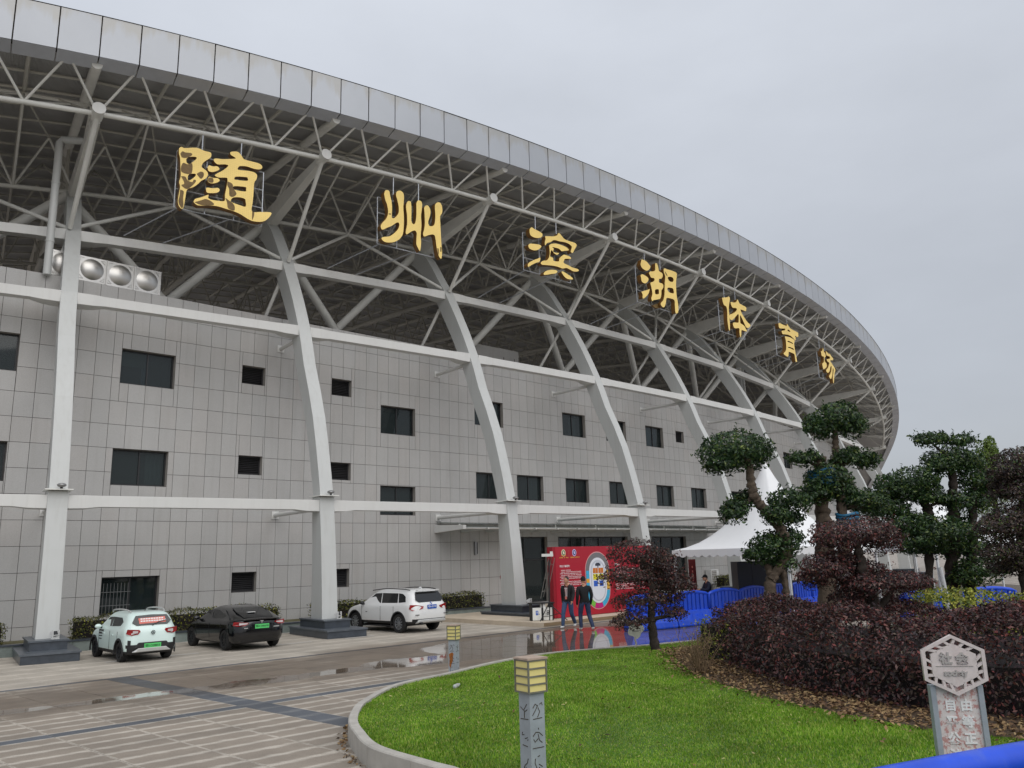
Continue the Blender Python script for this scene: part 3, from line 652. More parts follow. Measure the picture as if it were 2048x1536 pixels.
    vs = N('ShaderNodeVectorMath', t, operation='SCALE'); t.links.new(mixc.outputs[2], vs.inputs[0]); t.links.new(m2.outputs[0], vs.inputs['Scale'])
    w = seg_mask(t, pos2, WET, 1.1, .8); rw = N('ShaderNodeMapRange', t); rw.inputs[1].default_value = -.05; rw.inputs[2].default_value = .12; rw.inputs[3].default_value = 1; rw.inputs[4].default_value = 0; t.links.new(w, rw.inputs[0])
    dm = seg_mask(t, pos2, DAMP, 1.6, 1.4); rd = N('ShaderNodeMapRange', t); rd.inputs[1].default_value = -.5; rd.inputs[2].default_value = .5; rd.inputs[3].default_value = .8; rd.inputs[4].default_value = 0; t.links.new(dm, rd.inputs[0])
    mxm = N('ShaderNodeMath', t, operation='MAXIMUM'); t.links.new(rw.outputs[0], mxm.inputs[0]); t.links.new(rd.outputs[0], mxm.inputs[1])
    dark = N('ShaderNodeMix', t, data_type='RGBA', blend_type='MULTIPLY'); t.links.new(mxm.outputs[0], dark.inputs[0]); t.links.new(vs.outputs[0], dark.inputs[6]); dark.inputs[7].default_value = (.56, .5, .45, 1)
    t.links.new(dark.outputs[2], b.inputs['Base Color'])
    ro = N('ShaderNodeMapRange', t); ro.inputs[3].default_value = rough; ro.inputs[4].default_value = .05; t.links.new(rw.outputs[0], ro.inputs[0])
    ro2 = N('ShaderNodeMath', t, operation='MULTIPLY_ADD', i1=-.32); t.links.new(rd.outputs[0], ro2.inputs[0]); t.links.new(ro.outputs[0], ro2.inputs[2])
    ro3 = N('ShaderNodeMath', t, operation='MAXIMUM', i1=.045); t.links.new(ro2.outputs[0], ro3.inputs[0]); t.links.new(ro3.outputs[0], b.inputs['Roughness'])
    iv = N('ShaderNodeMath', t, operation='SUBTRACT', i0=1.0); t.links.new(rw.outputs[0], iv.inputs[1]); sb = N('ShaderNodeMath', t, operation='MULTIPLY', i1=.22); t.links.new(iv.outputs[0], sb.inputs[0])
    bn = N('ShaderNodeBump', t); bn.inputs['Distance'].default_value = .004; t.links.new(sb.outputs[0], bn.inputs['Strength']); t.links.new(n2.outputs[0], bn.inputs['Height']); t.links.new(bn.outputs[0], b.inputs['Normal'])
    return m
C_slab, C_edge = rgb((141, 131, 119)), rgb((186, 178, 166))
M_slab = paving_mat('paving_slab', C_slab, C_edge); M_slabf = paving_mat('paving_slab_far', C_slab, C_edge, True, True)
M_lane = paving_mat('parking_paving', rgb((168, 160, 148)), rgb((188, 180, 168)), True, True)
M_lane1 = paving_mat('parking_paving_slab', rgb((168, 160, 148)), rgb((188, 180, 168)))
M_band = paving_mat('dark_band_granite', rgb((88, 92, 98)), rgb((112, 114, 116)))
M_mortar = pm('mortar', rgb((96, 88, 78)), .9, var=.15)
M_far = paving_mat('far_paving', rgb((140, 130, 120)), rgb((160, 152, 142)), False)
# broad ground sheet to the horizon
gm = MB(); gm.quad((-600, -300, -.03), (900, -300, -.03), (900, 1500, -.03), (-600, 1500, -.03))
tag(gm.build('ground', M_far), kind='structure')
KERB = [(-.3, 7.4), (-.42, 8.3), (-.62, 9.1), (-1.02, 9.57), (-1.7, 10.39), (-2.07, 11.3), (-2.28, 12.0), (-2.4, 12.8), (-2.42, 13.65), (-2.15, 15.26), (-1.32, 16.58), (-.42, 18.17), (.7, 19.4), (1.9, 20.05), (3.04, 20.5), (5.05, 21.6), (7.5, 23.0), (10.5, 24.0), (14, 24.2), (18, 23.5), (22, 21)]
LAWNPTS = [(-.3, 5.9), (1.0, 4.9), (6, 4.7), (24, 9.5)]
def cr(pts, n=8):
    o = []
    for i in range(len(pts)-1):
        p0, p1, p2, p3 = (Vector(pts[max(i-1, 0)]), Vector(pts[i]), Vector(pts[i+1]), Vector(pts[min(i+2, len(pts)-1)]))
        for k in range(n):
            u = k/n; o.append(.5*((2*p1)+(p2-p0)*u+(2*p0-5*p1+4*p2-p3)*u*u+(3*p1-p0-3*p2+p3)*u**3))
    o.append(Vector(pts[-1])); return o
KC = cr([(6, 4.7), (1.0, 4.95), (-.05, 5.9)]+KERB, 10)
POLY = [(p.x, p.y) for p in KC]+[(24, 9.5)]
PA = np.array(POLY)
def inside(x, y, poly=PA):
    x = np.asarray(x, float); y = np.asarray(y, float); c = np.zeros(x.shape, bool); n = len(poly)
    for i in range(n):
        x0, y0 = poly[i]; x1, y1 = poly[(i+1) % n]
        if y0 == y1: continue
        k = ((y0 > y) != (y1 > y)) & (x < (x1-x0)*(y-y0)/(y1-y0)+x0); c ^= k
    return c
def edist(x, y):
    x = np.asarray(x, float); y = np.asarray(y, float); best = np.full(x.shape, 1e9); K = PA
    for i in range(len(K)-1):
        a, b = K[i], K[i+1]; d = b-a; L2 = d@d
        if L2 < 1e-9: continue
        u = np.clip(((x-a[0])*d[0]+(y-a[1])*d[1])/L2, 0, 1); best = np.minimum(best, np.hypot(x-a[0]-u*d[0], y-a[1]-u*d[1]))
    return best
def lawnz(x, y):
    d = edist(x, y); return .21+.2*(1-np.exp(-d/2.2))+.015*np.sin(np.asarray(x)*1.7+np.asarray(y)*.9)*np.minimum(d, 1)
def lz(x, y): return float(lawnz(np.array([x]), np.array([y]))[0])
# plaza base and slabs
plz = MB(); plz.quad((-40, -2, -.014), (30, -2, -.014), (30, 62, -.014), (-40, 62, -.014)); plaza = tag(plz.build('plaza', M_mortar), kind='structure')
E1 = Vector((math.cos(math.radians(44.6)), math.sin(math.radians(44.6)))); E2 = Vector((math.cos(math.radians(-42.6)), math.sin(math.radians(-42.6))))
O0 = Vector((-5.86, 11.75))
BANDS = [(Vector((-12.32, 22.11)), E2, .46), (Vector((-6.2, 13.6)), E1, .3)]
def band_pt(o, u, v, a, b): return o+u*a+v*b
LANE_O = Vector((-9.3, 18.95))                    # thin dark line where the parking strip begins
def side(p):  # > 0 towards the stadium
    d = p-LANE_O; return -(E1.x*d.y-E1.y*d.x)*-1
slabs = []
Ainv = np.linalg.inv(np.array([[E1.x, E2.x], [E1.y, E2.y]]))
def uvof(p): return Ainv @ np.array([p[0]-O0.x, p[1]-O0.y])
bu = uvof((-12.32, 22.11))[0]          # dark band A runs along E2 at this u
bv = uvof((-6.2, 13.6))[1]             # dark band B runs along E1 at this v
lv = uvof(LANE_O)[1]
us = sorted(set([round(bu+.24+k*1.0, 3) for k in range(0, 26)]+[round(bu-.24-k*1.0, 3) for k in range(0, 16)]))
vs_ = sorted([round(bv+.15+k*.462, 3) for k in range(0, 20)]+[round(bv-.15-k*.462, 3) for k in range(0, 13)])
vlane = [v for v in np.arange(lv-.12, lv-14, -.9)]
def slab_ok(c):
    if c.y < 5 or c.x < -19 or c.x > 12 or c.y > 37: return False
    return True
def slab(u0, u1, v0, v1, m): slabs.append((u0, u1, v0, v1, m))
vmin_main = lv+.12
for a, b in zip(us[:-1], us[1:]):
    isband = abs((a+b)/2-bu) < .1
    for c, d in zip(vs_[:-1], vs_[1:]):
        if c < vmin_main: continue
        if isband: continue
        slab(a, b, c, d, 'band' if abs((c+d)/2-bv) < .05 else 'slab')
    lo = min(v for v in vs_ if v >= vmin_main)
    if not isband: slab(a, b, vmin_main, lo, 'slab')
    if not isband: slab(a, b, lv-.08, lv+.08, 'band')
    for c, d in zip(vlane[1:], vlane[:-1]): slab(a, b, c, d, 'lane')
k = 0
for v in np.arange(lv-.08, 12, .6): slab(bu-.24, bu+.24, v, v+.6, 'band')
good = []
for (u0, u1, v0, v1, kd) in slabs:
    pts = [O0+E1*u+E2*v for u, v in ((u0, v0), (u1, v0), (u1, v1), (u0, v1))]; c = sum(pts, Vector((0, 0)))/4
    if not slab_ok(c): continue
    ins = inside(np.array([p.x for p in pts]), np.array([p.y for p in pts]))
    if ins.all(): continue
    dd = [((p-Vector((0, 0))).length) for p in pts]
    ang = c.x/max(c.y, .1)
    vis = ang > -.75 and c.y > 8
    good.append((0 if vis else 1, c.length, pts, kd))
good.sort(key=lambda t: (t[0], t[1]))
def slab_mesh(items, name, m, center=None):
    V = []; Fs = []; UV = []
    for pts, dz in items:
        c = sum(pts, Vector((0, 0)))/4; b = len(V); gp = .0045
        q = []
        for p in pts:
            d = (c-p); q.append(p+d.normalized()*gp*1.4)
        o = center or Vector((0, 0))
        V += [(p.x-o.x, p.y-o.y, -.03) for p in q]+[(p.x-o.x, p.y-o.y, dz) for p in q]
        Fs += [(b+4, b+5, b+6, b+7), (b, b+1, b+5, b+4), (b+1, b+2, b+6, b+5), (b+2, b+3, b+7, b+6), (b+3, b, b+4, b+7)]
        u4 = [(0, 0), (1, 0), (1, 1), (0, 1)]
        UV += u4; 
        for k in range(4): UV += [u4[k], u4[(k+1) % 4], u4[(k+1) % 4], u4[k]]
    me = bpy.data.meshes.new(name); me.from_pydata(V, [], Fs); l = me.uv_layers.new(name='uv'); l.data.foreach_set('uv', np.array(UV, float).ravel()); me.materials.append(m); return me
far = {'slab': [], 'lane': [], 'band': []}; cnt = 0
for vis, _, pts, kd in good:
    dz = random.uniform(-.0012, .0012)
    if cnt < 300 and vis == 0:
        cnt += 1; c = sum(pts, Vector((0, 0)))/4
        o = bpy.data.objects.new('paving_slab', slab_mesh([(pts, dz)], 'paving_slab', {'slab': M_slab, 'lane': M_lane1, 'band': M_band}[kd], c)); place(o, plaza, Matrix.Translation((c.x, c.y, 0)))
    else: far[kd].append((pts, dz))
for kd, m in (('slab', M_slabf), ('lane', M_lane), ('band', paving_mat('dark_band_far', rgb((88, 92, 98)), rgb((112, 114, 116)), True, True))):
    if far[kd]: o = bpy.data.objects.new('paving_field', slab_mesh(far[kd], 'paving_field', m)); place(o, plaza); tag(o, kind='stuff')
# painted white parking lines
wl = MB(); M_line = pm('road_paint', rgb((205, 203, 198)), .7, var=.12, vs=6)
for (a, b) in (((-13.1, 25.6), (-8.7, 29.6)), ((-10.9, 22.3), (-9.1, 24.0)), ((-7.8, 25.3), (-6.5, 26.5)), ((-12.6, 22.6), (-14.6, 24.9)), ((-3.9, 29.2), (-2.8, 30.2)), ((-5.6, 27.2), (-4.8, 28.0)), ((-8.4, 29.9), (-2.2, 35.6))):
    a, b = Vector(a), Vector(b); n = (b-a).normalized(); n = Vector((-n.y, n.x))*.05; wl.quad((*(a-n), .006), (*(b-n), .006), (*(b+n), .006), (*(a+n), .006))
tag(wl.build('parking_lines', M_line), kind='structure')
# kerb stones round the lawn
lawn_base = MB(); kerb_root = None
M_kerb = pm('kerb_granite', rgb((176, 172, 164)), .7, var=.12, vs=3, rand=.06, bump=.15, bs=80, streak=.2, streakcol=rgb((120, 112, 100)))
gxy = []
STEP = .25
xs = np.arange(-3, 24.2, STEP); ys = np.arange(4.4, 24.6, STEP); GX, GY = np.meshgrid(xs, ys); ok = inside(GX, GY); GZ = lawnz(GX, GY)
lm = MB(); idx = -np.ones(GX.shape, int); V = []
for i in range(GX.shape[0]):
    for j in range(GX.shape[1]):
        idx[i, j] = len(V); V.append((GX[i, j], GY[i, j], GZ[i, j] if ok[i, j] else .13))
Fs = [(idx[i, j], idx[i, j+1], idx[i+1, j+1], idx[i+1, j]) for i in range(GX.shape[0]-1) for j in range(GX.shape[1]-1) if ok[i, j] and ok[i, j+1] and ok[i+1, j+1] and ok[i+1, j]]
# rim strip joining the grid to the kerb
lm.add(V, Fs)
for a, b in zip(POLY[:-1], POLY[1:]):
    c = Vector((8, 13)); a2 = Vector(a); b2 = Vector(b); ia = a2+(c-a2).normalized()*.55; ib = b2+(c-b2).normalized()*.55
    lm.quad((a2.x, a2.y, .2), (b2.x, b2.y, .2), (ib.x, ib.y, lz(ib.x, ib.y)-.006), (ia.x, ia.y, lz(ia.x, ia.y)-.006))
M_lawn = pm('lawn_soil_green', rgb((74, 104, 34)), .9, var=.3, vs=2.5, bump=.4, bs=40)
lawn = tag(lm.build('lawn', M_lawn, smooth=True), kind='structure')
acc = 0; start = KC[0]; pts = [KC[0]]
def kerbstone(p):
    mb = MB(); n = len(p); rings = []
    for i in range(n):
        d = (p[min(i+1, n-1)]-p[max(i-1, 0)]).normalized(); o = Vector((-d.y, d.x))   # left of travel = outside? chosen by test
        q = p[i]+o*.1
        if inside(np.array([q.x]), np.array([q.y]))[0]: o = -o
        a = p[i]; b_ = p[i]+o*.13
        rings.append([(a.x, a.y, -.02), (a.x, a.y, .25), (b_.x-o.x*.015, b_.y-o.y*.015, .25), (b_.x, b_.y, .235), (b_.x, b_.y, -.02)])
    mb.loft(rings); return mb
L = 0; cur = [KC[0]]; kroot = bpy.data.objects.new('kerb', None); place(kroot); tag(kroot, kind='structure')
for a, b in zip(KC[:-1], KC[1:]):
    L += (b-a).length; cur.append(b)
    if L > .95:
        c = sum(cur, Vector((0, 0)))/len(cur); e = (cur[-1]-cur[-2]).normalized(); cur2 = cur[:-1]+[cur[-1]-e*.006]
        kerbstone(cur2).build('kerb_stone', M_kerb, kroot); cur = [b]; L = 0
# soil bed under the planting
SOIL = [(3.1, 17.2), (2.98, 14.9), (3.4, 12.5), (4.15, 10.45), (4.9, 9.5), (6.3, 8.8), (9.2, 8.5), (13, 9.5), (20, 14), (16, 22), (9, 22.5), (5.2, 20.3), (3.6, 18.6)]
sp_ = [Vector(p) for p in SOIL]; sm = MB(); SA = np.array([(p.x, p.y) for p in cr([tuple(p) for p in sp_]+[SOIL[0]], 5)])
def sdist(x, y):
    best = np.full(np.shape(x), 1e9)
    for i in range(len(SA)-1):
        a, b = SA[i], SA[i+1]; d = b-a; L2 = d@d
        if L2 < 1e-9: continue
        u = np.clip(((x-a[0])*d[0]+(y-a[1])*d[1])/L2, 0, 1); best = np.minimum(best, np.hypot(x-a[0]-u*d[0], y-a[1]-u*d[1]))
    return np.where(inside(x, y, SA), best, -best)
sx_g, sy_g = np.meshgrid(np.arange(2.6, 20.2, .1), np.arange(8.2, 22.8, .1)); sd_g = sdist(sx_g, sy_g)+.09*np.sin(sx_g*6.1+np.sin(sy_g*3))*np.sin(sy_g*5.3); oks = (sd_g > -.12) & inside(sx_g, sy_g) & (edist(sx_g, sy_g) > .25)
sz_g = lawnz(sx_g, sy_g)+np.clip(sd_g*.28, -.03, .035)+.012*np.sin(sx_g*9)*np.sin(sy_g*8); nx_ = sx_g.shape[1]
Vs = list(zip(sx_g.ravel().tolist(), sy_g.ravel().tolist(), sz_g.ravel().tolist()))
Fs = [(i*nx_+j, i*nx_+j+1, (i+1)*nx_+j+1, (i+1)*nx_+j) for i in range(sx_g.shape[0]-1) for j in range(nx_-1) if oks[i, j] and oks[i, j+1] and oks[i+1, j+1] and oks[i+1, j]]
sm.add(Vs, Fs); tag(sm.build('soil_bed', pm('soil', rgb((74, 60, 46)), .95, var=.35, vs=5, bump=.6, bs=25), smooth=True), kind='structure')
# ------------------------------------------------------------------ leaves, grass
def leaf_mat(name, cols, rough=.45, tl=.25, spec=.4):
    m = bpy.data.materials.new(name); m.use_nodes = True; t = m.node_tree; t.nodes.clear(); o = N('ShaderNodeOutputMaterial', t)
    g = N('ShaderNodeNewGeometry', t); r = N('ShaderNodeValToRGB', t); t.links.new(g.outputs['Random Per Island'], r.inputs[0])
    el = r.color_ramp.elements; el[0].position = 0; el[0].color = rgb(cols[0])+(1,); el[1].position = 1; el[1].color = rgb(cols[-1])+(1,)
    for i, c in enumerate(cols[1:-1]):
        e = el.new((i+1)/(len(cols)-1)); e.color = rgb(c)+(1,)
    n = N('ShaderNodeTexNoise', t); n.inputs['Scale'].default_value = 1.6; n.inputs['Detail'].default_value = 3; t.links.new(g.outputs['Position'], n.inputs['Vector'])
    mr_ = N('ShaderNodeMapRange', t); mr_.inputs[1].default_value = .3; mr_.inputs[2].default_value = .7; mr_.inputs[3].default_value = .72; mr_.inputs[4].default_value = 1.25; t.links.new(n.outputs[0], mr_.inputs[0])
    v = N('ShaderNodeVectorMath', t, operation='SCALE'); t.links.new(r.outputs[0], v.inputs[0]); t.links.new(mr_.outputs[0], v.inputs['Scale'])
    p = N('ShaderNodeBsdfPrincipled', t); p.inputs['Roughness'].default_value = rough; p.inputs['Specular IOR Level'].default_value = spec; t.links.new(v.outputs[0], p.inputs['Base Color'])
    tr = N('ShaderNodeBsdfTranslucent', t); t.links.new(v.outputs[0], tr.inputs[0]); mx = N('ShaderNodeMixShader', t); mx.inputs[0].default_value = tl
    t.links.new(p.outputs[0], mx.inputs[1]); t.links.new(tr.outputs[0], mx.inputs[2]); t.links.new(mx.outputs[0], o.inputs[0]); return m
M_green = leaf_mat('dark_green_leaf', [(26, 44, 28), (38, 62, 36), (52, 80, 44), (84, 108, 58)], .38)
M_green2 = leaf_mat('mid_green_leaf', [(32, 52, 30), (52, 78, 42), (78, 102, 52), (120, 132, 66)], .4)
M_purple = leaf_mat('purple_leaf', [(44, 30, 38), (66, 42, 48), (92, 58, 58), (118, 78, 70), (134, 64, 62)], .42, .2)
M_purpled = leaf_mat('dark_purple_leaf', [(40, 31, 36), (58, 44, 48), (64, 62, 48), (82, 62, 60), (102, 84, 70)], .45, .2)
M_hedge = leaf_mat('box_hedge_leaf', [(34, 44, 26), (56, 64, 34), (88, 90, 46), (128, 122, 62)], .5)
M_yellow = leaf_mat('golden_leaf', [(84, 100, 34), (128, 138, 46), (168, 170, 66), (190, 186, 88)], .5, .3)
M_pale = leaf_mat('pale_green_leaf', [(82, 104, 44), (104, 128, 54), (124, 144, 66)], .5, .35)
M_bark = pm('bark', rgb((88, 76, 64)), .9, var=.35, vs=9, bump=.9, bs=30)
M_core = pm('dark_hedge_core', rgb((34, 28, 28)), .95, var=.3, vs=9)
M_barkd = pm('dark_bark', rgb((56, 48, 42)), .9, var=.35, vs=9, bump=.9, bs=30)
def leaves_mesh(name, C, Nn, size, mats, asp=.42, curl=.25, jit=.55, mi=None):
    """C centres, Nn outward normals -> one mesh of folded leaf quads"""
    n = len(C); r = RNG.normal(size=(n, 3)); nn = Nn+jit*r; nn /= np.linalg.norm(nn, axis=1)[:, None]
    a = np.cross(nn, RNG.normal(size=(n, 3))); a /= np.linalg.norm(a, axis=1)[:, None]; b = np.cross(nn, a)
    s = size*RNG.uniform(.6, 1.25, n)[:, None]
    V = np.stack([C-a*s*.5, C+b*s*asp*.5+nn*s*curl*.35-a*s*.05, C+a*s*.5-nn*s*curl*.15, C-b*s*asp*.5+nn*s*curl*.35-a*s*.05], 1).reshape(-1, 3)
    me = bpy.data.meshes.new(name); me.vertices.add(4*n); me.vertices.foreach_set('co', V.ravel().astype(np.float32)); me.loops.add(4*n); me.loops.foreach_set('vertex_index', np.arange(4*n, dtype=np.int32))
    me.polygons.add(n); me.polygons.foreach_set('loop_start', np.arange(n, dtype=np.int32)*4); me.polygons.foreach_set('loop_total', np.full(n, 4, np.int32))
    if not isinstance(mats, (list, tuple)): mats = [mats]
    for m in mats: me.materials.append(m)
    if mi is not None: me.polygons.foreach_set('material_index', mi.astype(np.int32))
    me.update(); me.validate(); return me
def lumps(d, seed):
    rg = np.random.default_rng(seed); o = np.zeros(len(d))
    for k in range(7):
        w = rg.normal(size=3)*rg.uniform(2, 5); o += np.sin(d@w+rg.uniform(0, 6.28))
    return o/4
def pad_points(pads, dens, seed=0, bottom=.42, thick=.34, grow=1.0):
    Cs = []; Ns = []; pads = [(x, y, z, rx*grow, rz*(grow+.12)) for x, y, z, rx, rz in pads]
    for i, (x, y, z, rx, rz) in enumerate(pads):
        ry = rx*.85; n = int(dens*rx*max(rz, .3*rx)*4+30); d = RNG.normal(size=(n, 3)); d[:, 2] = np.where(d[:, 2] < 0, d[:, 2]*RNG.choice([1, -1], n, p=[bottom, 1-bottom]), d[:, 2]); d /= np.linalg.norm(d, axis=1)[:, None]
        l = lumps(d, seed*31+i); r = (1-RNG.random(n)**1.6*thick)*(1+.16*l); keep = l+RNG.normal(size=n)*.35 > -.62
        p = d*r[:, None]*np.array([rx, ry, rz])
        p[:, 2] = np.where(p[:, 2] < 0, p[:, 2]*.8, p[:, 2]); p += np.array([x, y, z-rz*.1]); nrm = d/np.array([rx, ry, rz]); nrm /= np.linalg.norm(nrm, axis=1)[:, None]
        Cs.append(p[keep]); Ns.append(nrm[keep])
        # ragged shoots that break the outline
        ns_ = int(14+rx*22); dd_ = RNG.normal(size=(ns_, 3)); dd_[:, 2] = np.abs(dd_[:, 2])*.8-.15; dd_ /= np.linalg.norm(dd_, axis=1)[:, None]; ll_ = lumps(dd_, seed*31+i); st_ = dd_*(1+.14*ll_)[:, None]*np.array([rx, ry, rz])*.95
        st_[:, 2] = np.where(st_[:, 2] < 0, st_[:, 2]*.8, st_[:, 2]); dv_ = dd_+RNG.normal(size=(ns_, 3))*.35+np.array([0, 0, .35]); dv_ /= np.linalg.norm(dv_, axis=1)[:, None]; ln_ = RNG.uniform(.06, .2, ns_)*min(1, rx*1.6+.3)
        for k_ in range(6): Cs.append(st_+dv_*(ln_*k_/5)[:, None]+RNG.normal(size=(ns_, 3))*.018+np.array([x, y, z-rz*.1])); Ns.append(np.cross(dv_, RNG.normal(size=(ns_, 3)))*.8+dd_*.5)
        # a darker, sparse core so that the sky shows only at the edges
        m = n//4; d2 = RNG.normal(size=(m, 3)); d2 /= np.linalg.norm(d2, axis=1)[:, None]; p2 = d2*(RNG.random(m)**.4*.7)[:, None]*np.array([rx, ry, rz*.8]); p2[:, 2] = np.where(p2[:, 2] < 0, p2[:, 2]*.5, p2[:, 2])
        Cs.append(p2+np.array([x, y, z-rz*.15])); Ns.append(d2)
    return np.concatenate(Cs), np.concatenate(Ns)
def tree(name, label, cat, key, mleaf, mbark, dens, size, group=None, seed=1, gz=None, second=None, frac=.15, **kw):
    pads, trunks = TREES[key]; b = trunks[0][0]; base = Vector((b[0], b[1], lz(b[0], b[1])-.02))
    root = thing(name, label, cat, base, 0, group)
    for i, tr in enumerate(trunks):
        pts = [Vector(p[:3]) for p in tr]; rad = [p[3] for p in tr]
        if tr[0][2] < 1.3 and i in (0,) or (tr[0][2] < .95): pts[0].z = lz(pts[0].x, pts[0].y)-.04
        q = cr([tuple(p) for p in pts], 10); rr = list(np.interp(np.linspace(0, len(rad)-1, len(q)), range(len(rad)), rad))
        rr = [r*.8*(1+.12*math.sin(k*1.7+i)+.06*random.uniform(-1, 1)) for k, r in enumerate(rr)]
        q = [p+Vector((random.uniform(-.1, .1), random.uniform(-.1, .1), 0))*r for p, r in zip(q, rr)]
        nk = 12 if rad[0] > .1 else 7; tb = MB(); tb.path(q, rr, nk); fl_r = [1+.16*math.sin(k*2.4+i)+random.uniform(-.08, .08) for k in range(nk)]
        tb.v = [tuple(q[min(k//nk, len(q)-1)]+(Vector(v_)-q[min(k//nk, len(q)-1)])*(fl_r[k % nk]+random.uniform(-.09, .09))) for k, v_ in enumerate(tb.v)]; tb.build('trunk' if i == 0 or rad[0] > .12 else 'branch', mbark, root, smooth=True)
    C, Nn = pad_points(pads, dens, seed, **kw); mi = None; ms = [mleaf]
    if second is not None: ms = [mleaf, second]; mi = (RNG.random(len(C)) < frac)
    o = bpy.data.objects.new('crown', leaves_mesh('crown', C, Nn, size, ms, mi=mi)); place(o, root)
    return root
